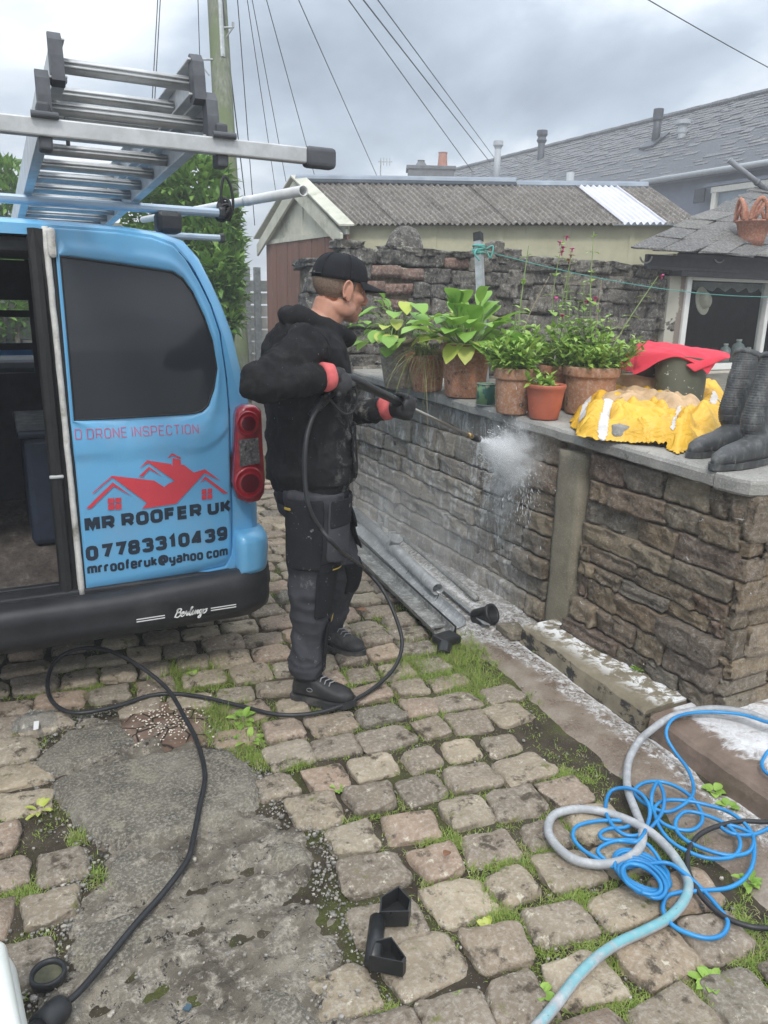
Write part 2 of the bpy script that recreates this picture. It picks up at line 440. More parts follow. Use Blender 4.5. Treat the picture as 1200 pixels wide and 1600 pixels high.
c = m.ramp(n1, [(0.34, (0.085, 0.073, 0.058)), (0.5, (0.175, 0.152, 0.12)), (0.64, (0.31, 0.275, 0.22))])
c = m.mix(m.step(n3, 0.47, 0.60), c, m.ramp(n2, [(0.35, (0.15, 0.135, 0.11)), (0.65, (0.46, 0.41, 0.34))]))
c = m.mix(m.math('MULTIPLY', m.step(n2, 0.55, 0.72), 0.7), c, (0.50, 0.46, 0.40))
c = m.mix(m.step(m.noise(30, 5, 0.8, vec=m.map(m.pos, loc=(8, 2, 1))), 0.57, 0.64), c, (0.035, 0.033, 0.03))
m.col(c); m.bump(m.math('ADD', m.math('MULTIPLY', n3, 1.6), m.math('ADD', n2, m.math('MULTIPLY', m.noise(260, 2, 0.6), 0.5))), 1.0, 0.009); M_CONC = m.m
m = Mat('dark_flagstone', 0.85, 0, 0.25)
n1 = m.noise(6, 7, 0.7); n2 = m.noise(110, 5, 0.75)
c = m.ramp(n1, [(0.34, (0.075, 0.067, 0.055)), (0.5, (0.145, 0.13, 0.105)), (0.66, (0.235, 0.212, 0.17))])
c = m.mix(m.math('MULTIPLY', m.step(n2, 0.44, 0.66), 0.8), c, (0.40, 0.37, 0.31))
c = m.mix(m.step(m.noise(11, 6, 0.75, vec=m.map(m.pos, loc=(2, 6, 1))), 0.52, 0.64), c, m.ramp(n2, [(.35, (0.16, 0.145, 0.11)), (.65, (0.38, 0.345, 0.27))]))
m.col(c); m.bump(m.math('ADD', m.math('MULTIPLY', m.noise(22, 6, .7), 1.6), n2), 1.0, 0.008); M_FLAG = m.m
m = Mat('broken_brown_slab', 0.9, 0, 0.2)
cr = m.vor(9, feature='DISTANCE_TO_EDGE', vec=m.map(m.pos, scale=(1, 1, 0.1)))
c = m.mix(m.step(m.noise(12, 6, 0.7), 0.4, 0.65), (0.13, 0.085, 0.062), (0.22, 0.16, 0.125)); c = m.mix(m.step(cr, 0.03, 0.01), c, (0.03, 0.025, 0.02))
m.col(c); m.bump(m.math('ADD', m.math('MULTIPLY', m.step(cr, 0.0, 0.05), 2), m.noise(60, 5, 0.7)), 0.8, 0.006); M_BROWN = m.m

conc = obj('concrete_patch', patch(PATCH, 0.014, 0.015, 0.026, 0.11, -0.010, 14, 0.0, 0.06), M_CONC, smooth=True, kind='structure')
def flag(px, z, mt, seed, amp=0.005):
    poly = [tuple(onz(a, b, z)[:2]) for a, b in px]
    return obj('slab', patch(poly, z, 0.014, amp, 0.03, -0.004, 9, seed), mt, conc, smooth=True)
flag([(72, 1218), (140, 1190), (228, 1172), (312, 1160), (366, 1166), (412, 1206), (404, 1252), (352, 1278), (300, 1298), (212, 1318), (150, 1310), (118, 1282)], 0.034, M_FLAG, 1.0)
flag([(42, 1192), (96, 1140), (182, 1118), (222, 1150), (200, 1172), (128, 1190), (70, 1212)], 0.026, M_FLAG, 2.0)
flag([(160, 1350), (180, 1325), (238, 1312), (290, 1322), (292, 1362), (260, 1396), (190, 1400), (158, 1380)], 0.026, M_FLAG, 3.0)
flag([(90, 1478), (120, 1448), (190, 1418), (262, 1410), (270, 1440), (210, 1500), (140, 1530)], 0.024, M_FLAG, 4.0)
flag([(412, 1338), (418, 1312), (452, 1302), (488, 1316), (490, 1340), (452, 1352)], 0.036, M_FLAG, 5.0, 0.008)
flag([(180, 1140), (192, 1112), (240, 1090), (300, 1092), (332, 1120), (330, 1158), (262, 1168), (205, 1162)], 0.024, M_BROWN, 6.0)
flag([(430, 1640), (380, 1560), (400, 1530), (470, 1540), (540, 1640)], 0.026, M_FLAG, 7.0)

# concrete channel between the setts and the kerb, with soapy foam
m = Mat('wet_channel', 0.55, 0, 0.5)
n1 = m.noise(5, 6, 0.65); n2 = m.noise(90, 5, 0.7); X = m.xyz()
c = m.ramp(n1, [(0.3, (0.12, 0.085, 0.062)), (0.5, (0.20, 0.155, 0.118)), (0.7, (0.29, 0.25, 0.205))])
c = m.mix(m.math('MULTIPLY', m.step(n2, 0.5, 0.72), 0.4), c, (0.4, 0.36, 0.31))
dx = m.math('SUBTRACT', X[0], m.math('ADD', m.math('MULTIPLY', X[1], 0.055), 2.0105))      # distance from the kerb foot
nf = m.noise(10, 6, 0.7, dist=0.6); nf2 = m.noise(38, 6, 0.8, dist=0.8)
near = m.math('ADD', m.step(dx, -0.24, 0.0), m.math('MULTIPLY', m.step(X[1], 2.55, 3.0), 0.50))
foam = m.math('MULTIPLY', m.step(m.math('ADD', m.math('MULTIPLY', nf, 0.75), m.math('MULTIPLY', near, 0.52)), 0.58, 0.72), m.step(nf2, 0.42, 0.62))
line = m.step(m.math('ADD', m.math('ABSOLUTE', m.math('ADD', dx, 0.012)), m.math('MULTIPLY', nf, 0.05)), 0.052, 0.030)
foam = m.math('MAXIMUM', foam, m.math('MULTIPLY', line, m.step(nf2, 0.36, 0.50))); foam = m.math('MULTIPLY', foam, 0.88)
c = m.mix(m.math('MULTIPLY', m.step(X[1], 2.6, 3.1), 0.55), c, m.ramp(n1, [(0.3, (0.13, 0.125, 0.115)), (0.7, (0.30, 0.29, 0.27))])); c = m.mix(foam, c, (0.78, 0.78, 0.78)); m.col(c); m.ro(m.mix(foam, m.ramp(n1, [(0.3, (0.16,)*3), (0.7, (0.48,)*3)]), (0.5, 0.5, 0.5)))
m.bump(m.math('ADD', m.math('MULTIPLY', n1, 1.2), m.math('ADD', n2, m.math('MULTIPLY', foam, 0.8))), 0.6, 0.006); M_CHAN = m.m
def chan_keep(x, y): return path_left(y)-0.05 < x < (kerb_x(y)+0.02 if y < 2.72 else 2.37)
chan = obj('drain_channel', grid_sheet(np.arange(1.6, 2.42, 0.02), np.arange(0.3, 5.4, 0.02), lambda x, y: 0.012+0.006*fbm((x, y, 1), 5, 4)-0.022*(1-min(1, max(0, (x-path_left(y)+0.01+0.03*fbm((x, y, 6), 6, 3))/0.07)))-0.012*max(0, 1-abs(x-kerb_x(y))/0.05)+(0.03*max(0, min(1, (x-2.05)/0.2))*max(0, min(1, (y-2.8)/0.3))), chan_keep), M_CHAN, smooth=True, kind='structure')

m = Mat('kerb_stone', 0.7, 0, 0.4)
n1 = m.noise(6, 6, 0.65); n2 = m.noise(80, 5, 0.7); X = m.xyz()
c = m.ramp(n1, [(0.3, (0.16, 0.135, 0.09)), (0.55, (0.24, 0.205, 0.145)), (0.75, (0.31, 0.275, 0.21))])
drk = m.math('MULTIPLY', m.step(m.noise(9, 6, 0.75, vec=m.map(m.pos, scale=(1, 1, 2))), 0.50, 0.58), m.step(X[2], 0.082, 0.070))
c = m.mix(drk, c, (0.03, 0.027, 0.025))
nf = m.noise(14, 6, 0.7, dist=0.6); fm = m.math('MULTIPLY', m.step(nf, 0.46, 0.56), m.math('MULTIPLY', m.step(X[0], 2.15, 2.27), m.step(X[2], 0.082, 0.088)))
c = m.mix(fm, c, (0.80, 0.80, 0.79)); m.col(c); m.bump(m.math('ADD', n1, n2), 0.6, 0.006); M_KERB = m.m
def kerb_geo(y0, y1, x1, z, seed):
    ys = np.linspace(y0, y1, max(2, int((y1-y0)/0.04)+1)); rings = []
    for y in ys:
        k = kerb_x(y); j = 0.010*fbm((0, y, seed), 7, 3); q = 0.006*fbm((3, y, seed), 9, 3)
        rings.append([(k-0.012+j, y, -0.02), (k-0.006+j, y, z*0.55), (k+j, y, z-0.012+q), (k+0.012+j, y, z+q), (k+0.10, y, z+0.004+q*.5), (x1, y, z+0.006), (x1, y, -0.02)])
    return loft(rings, closed=True, caps=True)
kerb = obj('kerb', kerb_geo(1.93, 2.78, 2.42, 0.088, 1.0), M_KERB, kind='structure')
m = Mat('soapy_threshold', 0.5, 0, 0.5)
n1 = m.noise(5, 6, 0.65); n2 = m.noise(70, 5, 0.7); X = m.xyz()
c = m.ramp(n1, [(0.3, (0.10, 0.07, 0.05)), (0.55, (0.20, 0.145, 0.11)), (0.75, (0.31, 0.24, 0.19))])
nf = m.noise(7, 6, 0.7, dist=0.8, vec=m.map(m.pos, scale=(1, 2.2, 1)))
fm = m.math('MULTIPLY', m.step(m.math('ADD', nf, m.math('MULTIPLY', m.step(X[0], 2.14, 2.30), 0.30)), 0.60, 0.78), m.step(X[2], 0.085, 0.095))
c = m.mix(m.math('MULTIPLY', fm, m.ramp(m.noise(28, 5, 0.7, dist=1.0), [(0.3, (0.55,)*3), (0.6, (1,)*3)])), c, (0.80, 0.81, 0.82)); m.col(c)
m.bump(m.math('ADD', n1, n2), 0.6, 0.006); M_THR = m.m
thr = obj('threshold_step', kerb_geo(0.4, 1.90, 3.4, 0.088, 4.0), M_THR, kind='structure')
# ------------------------------------------------------------------ yard wall with coping
def zled(y): return 1.007+(y-1.84)*0.0225
def led(px, py):
    z = 1.04
    for _ in range(12): q = onz(px, py, z); z = zled(q[1])
    return q
def wallmat(name, cols, soap=True):
    m = stone(name, cols, spot=(0.36, 0.34, 0.30), spotamt=0.66, dark=(0.055, 0.044, 0.032), fine=55, bump=1.0, bd=0.014, rough=0.6, darkamt=0.58)
    base = m.b.inputs['Base Color'].links[0].from_socket; X = m.xyz()
    lay = m.noise(14, 5, 0.7, vec=m.map(m.pos, scale=(1, 0.5, 3.2)))                # bedding lines of the split stone
    base = m.mix(m.math('MULTIPLY', m.step(lay, 0.45, 0.65), 0.45), base, m.mix(0.55, base, (0.03, 0.024, 0.018)))
    if soap:
        st = m.noise(16, 6, 0.7, vec=m.map(m.pos, scale=(1, 1.0, 0.28)), dist=0.4); wetz = m.step(X[1], 2.86, 3.25)
        base = m.mix(m.math('MULTIPLY', wetz, 0.75), base, m.mix(0.55, base, (0.36, 0.35, 0.325)))
        base = m.mix(m.math('MULTIPLY', m.math('MULTIPLY', m.step(st, 0.48, 0.66), wetz), 0.85), base, (0.58, 0.58, 0.56))
    if soap:
        dr = m.noise(40, 5, 0.7, vec=m.map(m.pos, scale=(1, 1.0, 0.10)), dist=0.2); zn = m.math('MULTIPLY', m.step(X[1], 3.05, 3.25), m.step(X[1], 3.85, 3.55)); base = m.mix(m.math('MULTIPLY', m.math('MULTIPLY', m.step(dr, .52, .64), zn), .7), base, (.66, .66, .65))
    fr = m.noise(26, 6, 0.75, vec=m.map(m.pos, scale=(1, 0.8, 1.6), loc=(3, 3, 3)), dist=0.8)
    base = m.mix(m.math('MULTIPLY', m.step(fr, 0.635, 0.68), 0.9), base, (0.74, 0.74, 0.72))        # froth caught on ledges
    m.col(base); m.ro(m.ramp(m.noise(11, 4, 0.6), [(0.3, (0.32,)*3), (0.7, (0.7,)*3)])); return m.m
M_WST = wallmat('yard_wall_stone', [(0.27, 0.195, 0.115), (0.15, 0.118, 0.08), (0.34, 0.255, 0.155), (0.21, 0.135, 0.085), (0.25, 0.215, 0.155), (0.37, 0.29, 0.19), (0.18, 0.115, 0.08), (0.22, 0.195, 0.155)])
m = Mat('wet_mortar', 0.75, 0, 0.3); n1 = m.noise(12, 6, 0.7); n2 = m.noise(90, 4, 0.7)
m.col(m.mix(m.math('MULTIPLY', m.step(n2, .55, .7), .6), m.ramp(n1, [(0.3, (0.06, 0.048, 0.034)), (0.48, (0.14, 0.115, 0.082)), (0.66, (0.28, 0.24, 0.18))]), (0.35, 0.32, 0.28))); m.bump(m.math('ADD', n1, n2), 1.0, 0.012); M_MORT = m.m
m = Mat('coping_concrete', 0.9, 0, 0.25); n1 = m.noise(6, 7, 0.7); n2 = m.noise(120, 5, 0.75); n3 = m.noise(22, 6, 0.75)
c = m.ramp(n1, [(0.3, (0.21, 0.205, 0.19)), (0.55, (0.31, 0.30, 0.275)), (0.75, (0.40, 0.385, 0.35))]); c = m.mix(m.math('MULTIPLY', m.step(n2, .5, .68), .6), c, (0.52, 0.50, 0.46)); c = m.mix(m.math('MULTIPLY', m.step(n3, .58, .68), .75), c, (0.085, 0.08, 0.07))
m.col(c); m.bump(m.math('ADD', n3, n2), 0.7, 0.006); M_COP = m.m

ywall = thing('yard_wall', 'low wet rubble stone wall with pale concrete coping being pressure washed', 'wall', (2.5, 3.4, 0.05))
XT = 2.40
def xface(z, y): return XT-0.045*(1-min(1, z/0.95))-(0.02*max(0, (0.35-z)/0.35) if y < 2.7 else 0)
def wstone_geo(s):
    v, f = rock_geo(s+51, 9, 0.03, 0.035, 1.3, False, 0.05, (1, 2.0, 0.7)); out = []
    for p in v:
        t = MN.noise(Vector((p[1]*3.2+s*3, p[2]*2.0, s))); t2 = MN.noise(Vector((p[1]*8, p[2]*14+s, 3))); st = round(t*3)/3*.5+t*.5; out.append(p+np.array([.14*st+.07*t2, 0, 0])*np.sign(p[0])*min(1, abs(p[0])/.35))
    return out, f
WS = [mesh('stone', *wstone_geo(s), M_WST, True) for s in range(14)]
rs = random.Random(21)
obj('mortar_core', G()+extr([(XT-.024, 1.83, .03), (XT+.020, 1.83, .95), (2.68, 1.83, .95), (2.68, 1.83, .03)], (0, 3.40, 0))+box((2.9, 1.98, 0.49), (0.94, 0.27, 0.92)), M_MORT, ywall)
def courses(y0, y1, place, z0, ztop, hmin, hmax, lmin, lmax, seed):
    q = random.Random(seed); z = z0
    while z < ztop-0.03:
        h = q.uniform(hmin, hmax)
        if ztop-(z+h) < 0.05: h = ztop-z
        y = y0-q.uniform(0, 0.10)
        while y < y1-0.02:
            l = q.uniform(lmin, lmax)*(1.1 if h > 0.09 else 0.9); a = max(y, y0); b = min(y+l, y1)
            if b < y1 and y1-b < 0.06: b = y1; y = y1
            if b-a > 0.035: place((a+b)/2, z+h/2, b-a, h, q)
            y += l
        z += h
def put_yard(c, z, l, h, q):
    pr = q.gauss(0, 0.010)-(0.018 if q.random() < 0.06 else 0)
    if c < 2.1 and 0.2 < z < 0.32: pr -= 0.025
    inst('stone', WS[q.randrange(14)], (xface(z, c)+0.055+pr, c+0.004, z), (0.125, (l-0.012)*1.02, (h-0.010)*1.03), (pi if q.random() < .5 else 0, q.uniform(-.03, .03), q.uniform(-.02, .02)), ywall)
courses(1.83, 2.66, put_yard, 0.085, 0.945, 0.062, 0.118, 0.15, 0.36, 3)
courses(2.88, 5.22, put_yard, 0.03, 0.985, 0.095, 0.155, 0.20, 0.42, 8)
def put_ret(c, z, l, h, q):
    inst('stone', WS[q.randrange(14)], (c, 1.85+q.gauss(0, 0.008), z), ((l-0.006)*1.02, 0.12, (h-0.005)*1.03), (q.uniform(-.02, .02), pi if q.random() < .5 else 0, 0), ywall)
courses(2.38, 3.35, put_ret, 0.085, 0.945, 0.06, 0.125, 0.14, 0.30, 14)
def pier_geo():
    rings = []
    for z in np.linspace(0.02, 0.93, 24):
        j = 0.004*fbm((1, 1, z), 9); a, b = 2.69+0.004*fbm((2, 0, z), 7), 2.865+0.004*fbm((0, 3, z), 7)
        rings.append([(2.358+j, a+.008, z), (2.353+j, a+.03, z), (2.355+j*1.5, (a+b)/2, z), (2.352+j, b-.03, z), (2.358+j, b-.008, z), (2.38, b, z), (2.50, b, z), (2.50, a, z), (2.38, a, z)])
    return loft(rings, True, True)
m = Mat('pier_concrete', 0.75, 0, 0.3); n1 = m.noise(7, 6, 0.7); n2 = m.noise(120, 4, 0.75)
m.col(m.mix(m.math('MULTIPLY', m.step(n2, .52, .66), .6), m.ramp(n1, [(0.3, (0.16, 0.14, 0.10)), (0.7, (0.27, 0.24, 0.18))]), (0.36, 0.32, 0.24))); m.bump(n2, 0.8, 0.005); M_PIER = m.m
obj('concrete_post', pier_geo(), M_PIER, ywall, smooth=True)
def cop_geo(y0, y1, seed):
    rings = []
    for y in np.linspace(y0, y1, int((y1-y0)/0.05)+2):
        z = zled(y); j = 0.010*fbm((0, y, seed), 5, 4); k = 0.006*fbm((5, y, seed), 9, 3)
        rings.append([(2.368+j, y, z-.064), (2.349+j, y, z-.054+k), (2.346+j, y, z-.018), (2.354+j, y, z-.005+k*.4), (2.372+j, y, z), (2.55, y, z+.003*fbm((2, y, 0), 4)), (2.80, y, z-.004), (2.80, y, z-.065)])
    return loft(rings, True, True)
for a, b, s in ((1.96, 2.86, 1.), (2.866, 4.0, 2.), (4.006, 5.27, 3.)): obj('coping_slab', cop_geo(a, b, s), M_COP, ywall)
def cop_corner():
    z = zled(1.84); P = [(2.348, 1.956), (2.350, 1.86), (2.364, 1.812), (2.41, 1.79), (2.6, 1.79), (3.4, 1.79), (3.4, 1.956)]
    c = np.mean(P, 0); ring = lambda s, zz: [((p[0]-c[0])*(1-s/0.5)+c[0], p[1]+(s if p[1] < 1.9 else 0), zz) for p in P]
    return loft([ring(0.012, z-.065), ring(0.0, z-.055), ring(0.0, z-.016), ring(0.004, z-.005), ring(0.014, z)], True, True)
obj('coping_slab', cop_corner(), M_COP, ywall)
m = Mat('terrace_soil', 0.95, 0, 0.2); n1 = m.noise(8, 6, .7); m.col(m.ramp(n1, [(0.3, (0.10, 0.095, 0.08)), (0.6, (0.2, 0.19, 0.16))])); m.bump(m.noise(50, 5, .7), .6, .01); M_TER = m.m
obj('terrace', grid_sheet(np.linspace(2.75, 8.2, 40), np.linspace(1.96, 6.2, 40), lambda x, y: 0.985+0.012*fbm((x, y, 0), 2)), M_TER, kind='structure')

# ------------------------------------------------------------------ rubble wall at the back of the terrace
M_BST = stone('back_wall_stone', [(0.15, 0.137, 0.12), (0.10, 0.093, 0.085), (0.21, 0.19, 0.16), (0.125, 0.115, 0.10), (0.25, 0.22, 0.175), (0.085, 0.08, 0.075)], spot=(0.40, 0.39, 0.35), spotamt=0.57, dark=(0.045, 0.042, 0.039), fine=40, bump=1.0, bd=0.012, darkamt=0.52).m
M_BBR = stone('back_wall_brick', [(0.22, 0.115, 0.085), (0.17, 0.098, 0.076), (0.26, 0.15, 0.115), (0.16, 0.105, 0.085)], spot=(0.36, 0.33, 0.29), spotamt=0.60, dark=(0.05, 0.04, 0.035), fine=50, bump=0.8, bd=0.008).m
BW = [mesh('stone', *rock_geo(s+91, 6, 0.06, 0.09, 1.7, False, 0.09, (1.5, 1, 0.7)), M_BST, True) for s in range(12)]
BB = [mesh('brick', *rock_geo(s+131, 3, 0.1, 0.04, 1.3, False, 0.04, (1.6, 1, 0.6)), M_BBR, True) for s in range(5)]
BY = 5.30
BT0, BT1 = ony(600, 392, BY+.05), ony(1022, 428, BY+.05)
def btop(x): return BT0[2]+(BT1[2]-BT0[2])*(x-BT0[0])/(BT1[0]-BT0[0])+.015+0.03*fbm((x, 0, 0), 1.6, 3)-(.15 if x < 2.24 else 0)
bwall = thing('rubble_wall', 'tall dark rubble and red brick wall behind the plant pots', 'wall', (3.5, BY+.2, 0.95))
obj('mortar_core', G()+extr([(2.06, BY+.03, 0), (2.06, BY+.03, btop(2.1)-.02), (5.46, BY+.03, btop(5.4)-.02), (5.46, BY+.03, 0)], (0, .22, 0)), M_MORT, bwall)
q = random.Random(33); z = 0.70; nst = 0
while z < 2.02:
    h = q.uniform(0.075, 0.150); x = 2.06-q.uniform(0, .08)
    while x < 5.5:
        br = (z > 1.42 and 1.9 < x < 3.2 and q.random() < 0.36); l = q.uniform(0.19, 0.25) if br else q.uniform(0.12, 0.34); hh = min(h, 0.085) if br else h
        if z+h/2 < btop(x+l/2) and (inview((x+l/2, BY, z), 60)):
            me = BB[q.randrange(5)] if br else BW[q.randrange(12)]
            inst('brick' if br else 'stone', me, (x+l/2, BY+0.06+q.gauss(0, .016), z+h/2+.022*MN.noise(Vector((x*1.1, z*.6, 2)))+q.gauss(0, .004)), ((l-.008)*1.03, 0.16, (hh-.006)*1.05), (q.uniform(-.05, .05), q.uniform(-.05, .05)+(pi if q.random() < .5 else 0), q.uniform(-.05, .05)), bwall); nst += 1
        x += l
    z += h
for i in range(15):       # capping stones along the top
    x = 2.12+i*0.235+q.uniform(-.03, .03)
    if 2.55 < x < 2.75: continue
    inst('capping_stone', BW[q.randrange(12)], (x, BY+0.14, btop(x)+0.005), (q.uniform(.2, .3), 0.30, q.uniform(.045, .07)), (q.uniform(-.08, .08), q.uniform(-.1, .1), q.uniform(-.2, .2)), bwall)
def boulder(px, py, w, h, dep, seed, label):
    p = ony(px, py, BY+0.14); o = inst('boulder', mesh('boulder', *rock_geo(seed, 7, 0.5, 0.14, 1.2, False, 0.12), M_BST, True), (p[0], p[1], btop(p[0])+.02+h*.4), (w, dep, h), (0, 0, q.uniform(-.3, .3))); tag(o, label, 'rock'); return o
def rock_on_wall():
    p = ony(631, 368, BY+.14); prof = [(-.155, -.09), (-.15, -.03), (-.10, .06), (-.05, .10), (.02, .105), (.09, .085), (.13, .04), (.16, -.03), (.165, -.09)]
    rings = []
    for k, s in enumerate((.45, .85, 1.0, .95, .7, .3)):
        y = -0.11+0.044*k; rings.append([(a*s+.012*MN.noise(Vector((a*9, y*9, b*9))), y+.02*MN.noise(Vector((a*7, y*5, b*8))), -.09+(b+.09)*s) for a, b in prof])
    rings = [[(a*.05, -.125, -.09+(b+.09)*.1) for a, b in prof]]+rings+[[(a*.05, .13, -.09+(b+.09)*.1) for a, b in prof]]; o = obj('boulder', loft(rings, True, True), M_BST, None, True); fixn(o.data); o.location = (p[0], p[1], btop(p[0])+.09); tag(o, 'large dark pointed boulder sitting on top of the rubble wall', 'rock')
rock_on_wall()
boulder(772, 373, .15, .12, .14, 301, 'rounded small rock on the rubble wall beside the metal post')
boulder(800, 381, .15, .07, .12, 305, 'flat grey rock lying on the rubble wall right of the rounded one')
# ------------------------------------------------------------------ blue van, seen from behind
VY, VCX = 3.05, 0.085
def pm(name, c, rough=0.3, coat=0.6, metal=0.0):
    m = Mat(name, rough, metal, 0.5); m.b.inputs['Coat Weight'].default_value = coat; m.b.inputs['Coat Roughness'].default_value = 0.12
    d = m.noise(5, 6, .65); m.col(m.mix(m.math('MULTIPLY', m.step(d, .45, .75), .22), c, (0.30, 0.33, 0.34))); m.ro(m.ramp(m.noise(9, 5, .6), [(.3, (rough-.06,)*3), (.75, (rough+.16,)*3)])); return m.m
M_BLUE = pm('van_blue_paint', (0.125, 0.385, 0.645), 0.34, 0.5)
M_PLAS = simple('bumper_plastic', (0.022, 0.023, 0.026), 0.5, var=.3, scale=9, bump=.25, dirt=(0.05, 0.05, 0.05))
M_GLASSD = simple('tinted_glass', (0.026, 0.030, 0.036), 0.10, var=.06, scale=2, bump=0, spec=.5)
M_RUB = simple('black_rubber', (0.018, 0.018, 0.018), 0.65)
M_SEAL = simple('pale_seal', (0.60, 0.585, 0.55), 0.6, var=.25, scale=16, dirt=(0.2, 0.18, 0.15))
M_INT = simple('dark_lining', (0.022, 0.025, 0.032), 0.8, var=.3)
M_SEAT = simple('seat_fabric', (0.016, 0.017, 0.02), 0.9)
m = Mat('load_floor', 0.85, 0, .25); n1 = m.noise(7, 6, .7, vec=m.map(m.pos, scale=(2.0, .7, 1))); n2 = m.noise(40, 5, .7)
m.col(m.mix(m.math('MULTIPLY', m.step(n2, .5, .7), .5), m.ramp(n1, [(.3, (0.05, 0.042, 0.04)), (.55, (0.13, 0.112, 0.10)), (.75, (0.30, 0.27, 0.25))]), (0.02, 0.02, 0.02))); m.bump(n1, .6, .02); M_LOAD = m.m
M_TXT = simple('dark_vinyl', (0.018, 0.03, 0.05), 0.4, var=.05, bump=0)
M_RED = simple('red_vinyl', (0.60, 0.055, 0.075), 0.4, var=.05, bump=0)
M_PINK = simple('faded_red_vinyl', (0.50, 0.10, 0.20), 0.45, var=.05, bump=0)
M_WHT = simple('white_print', (0.75, 0.75, 0.74), 0.5, var=.05, bump=0)
M_ALU = Mat('aluminium', 0.45, 0.35, .5); n1 = M_ALU.noise(14, 6, .7); M_ALU.col(M_ALU.ramp(n1, [(.3, (0.40, 0.41, 0.41)), (.7, (0.58, 0.59, 0.60))])); M_ALU.ro(M_ALU.ramp(M_ALU.noise(22, 5, .7), [(.3, (.38,)*3), (.7, (.62,)*3)])); M_ALU = M_ALU.m

def rear_y(x, z):
    dx = abs(x-VCX)
    return VY+0.05*max(0, (dx-.55)/.35)**2.2+0.03*max(0, (z-1.25)/.55)**2
def onrear(px, py, off=0.0):
    y = VY
    for _ in range(12): p = ony(px, py, y); y = rear_y(p[0], p[2])
    p[1] -= off; return p
van = thing('van', 'light blue panel van with red roofer lettering and its left rear door open', 'van', (VCX, 5.2, 0))
HALF = [(.0, .262), (.55, .262), (.80, .275), (.868, .33), (.885, .45), (.888, .62), (.885, .80), (.878, 1.0), (.864, 1.15), (.832, 1.277), (.792, 1.452), (.752, 1.56), (.715, 1.642), (.668, 1.735), (.615, 1.793), (.54, 1.818), (.40, 1.832), (.2, 1.838), (.0, 1.84)]
def section(y, hs=1.0, ws=1.0, inset=0.0, zb=.262):
    pts = [(dx, z) for dx, z in HALF]+[(-dx, z) for dx, z in HALF[-2:0:-1]]
    out = []
    for dx, z in pts:
        zz = zb+(z-zb)*hs; w = dx*ws
        if inset:
            cz = 1.05; n = np.array([dx/.9, (z-cz)/.8]); ln = np.linalg.norm(n); n = n/max(ln, 1e-6)
            w -= n[0]*inset; zz -= n[1]*inset
        out.append(np.array([VCX+w, y, zz]))
    return out
SEC = [(VY+.145, 1, 1, .0), (3.6, 1, 1, 0), (4.3, 1, 1.005, 0), (5.1, 1, 1.005, 0), (5.55, .99, 1, 0), (5.85, .93, .99, 0), (6.2, .78, .98, 0), (6.5, .60, .97, 0), (6.7, .53, .96, 0), (7.15, .46, .90, 0), (7.38, .36, .80, 0), (7.43, .22, .72, 0)]
rings = [section(y, h, w, i) for y, h, w, i in SEC]
# rear corner rounding: profile curls in towards the rear face
rear0 = []
for k, (ins, yo) in enumerate(((.060, .0), (.032, .012), (.012, .045), (.003, .09))):
    s = section(VY, 1, 1, ins); rear0.append([np.array([p[0], rear_y(p[0], p[2])+yo, p[2]]) for p in s])
rings = rear0+rings
v, f = loft(rings, True, False); n = len(rings[0])
def ws_face(q):
    c = np.mean([v[i] for i in q], 0); return (5.5 < c[1] < 6.55 and abs(c[0]-VCX) < .70 and c[2] > 1.06 and np.mean([abs(v[i][0]-VCX) for i in q]) < .72)
glassf = [q for q in f if ws_face(q)]; f2 = [q for q in f if not ws_face(q)]+[tuple((len(rings)-1)*n+k for k in range(n))]
# rear surround between silhouette and the door opening
OPEN = [(-.64, .447), (-.2, .447), (.3, .447), (.80, .483), (.826, .53), (.834, .62), (.838, .80), (.838, 1.0), (.836, 1.15), (.828, 1.277), (.808, 1.452), (.775, 1.56), (.738, 1.642), (.69, 1.728), (.645, 1.776), (.57, 1.80), (.44, 1.812), (.235, 1.815), (.085, 1.816), (-.1, 1.816), (-.40, 1.806), (-.53, 1.776), (-.60, 1.642), (-.67, 1.452), (-.69, 1.277), (-.69, .8), (-.68, .52)]
def raysamp(poly, c, angs):
    out = []
    for a in angs:
        d = np.array([cos(a), sin(a)]); best = None
        for i in range(len(poly)):
            p = np.array(poly[i])-c; q = np.array(poly[(i+1) % len(poly)])-c; e = q-p
            den = d[0]*e[1]-d[1]*e[0]
            if abs(den) < 1e-9: continue
            t = (p[0]*e[1]-p[1]*e[0])/den; s = (p[0]*d[1]-p[1]*d[0])/den
            if t > 0 and -1e-6 <= s <= 1+1e-6: best = t if best is None else max(best, t)
        out.append(c+d*best)
    return out
def ringpanel(inner, outer, c, prof, N=180, K=8, ysurf=rear_y, exact=True):
    c = np.array(c); angs = sorted(set([2*pi*i/N for i in range(N)]+[atan2(p[1]-c[1], p[0]-c[0]) % (2*pi) for p in (list(inner)+list(outer) if exact else [])]))
    A = raysamp(inner, c, angs); B = raysamp(outer, c, angs); rings = []
    for k in range(K+1):
        t = k/K; rings.append([np.array([a[0]+(b[0]-a[0])*t, 0, a[1]+(b[1]-a[1])*t]) for a, b in zip(A, B)])
    for k, r in enumerate(rings):
        for p in r: p[1] = ysurf(p[0], p[2])-prof(k/K)
    return loft(rings)
sil = [(p[0], p[2]) for p in section(VY, 1, 1, .060)]
gb = G(); gb.add(v, f2); gb.add(*ringpanel(OPEN, sil, (VCX, 1.1), lambda t: 0.0))
gb.add(*ringpanel([(VCX+(a-VCX)*.985, 1.1+(b-1.1)*.985) for a, b in OPEN], OPEN, (VCX, 1.1), lambda t: -.06*(1-t), K=2))
o = obj('body', gb, M_BLUE, van, smooth=True); fixn(o.data)
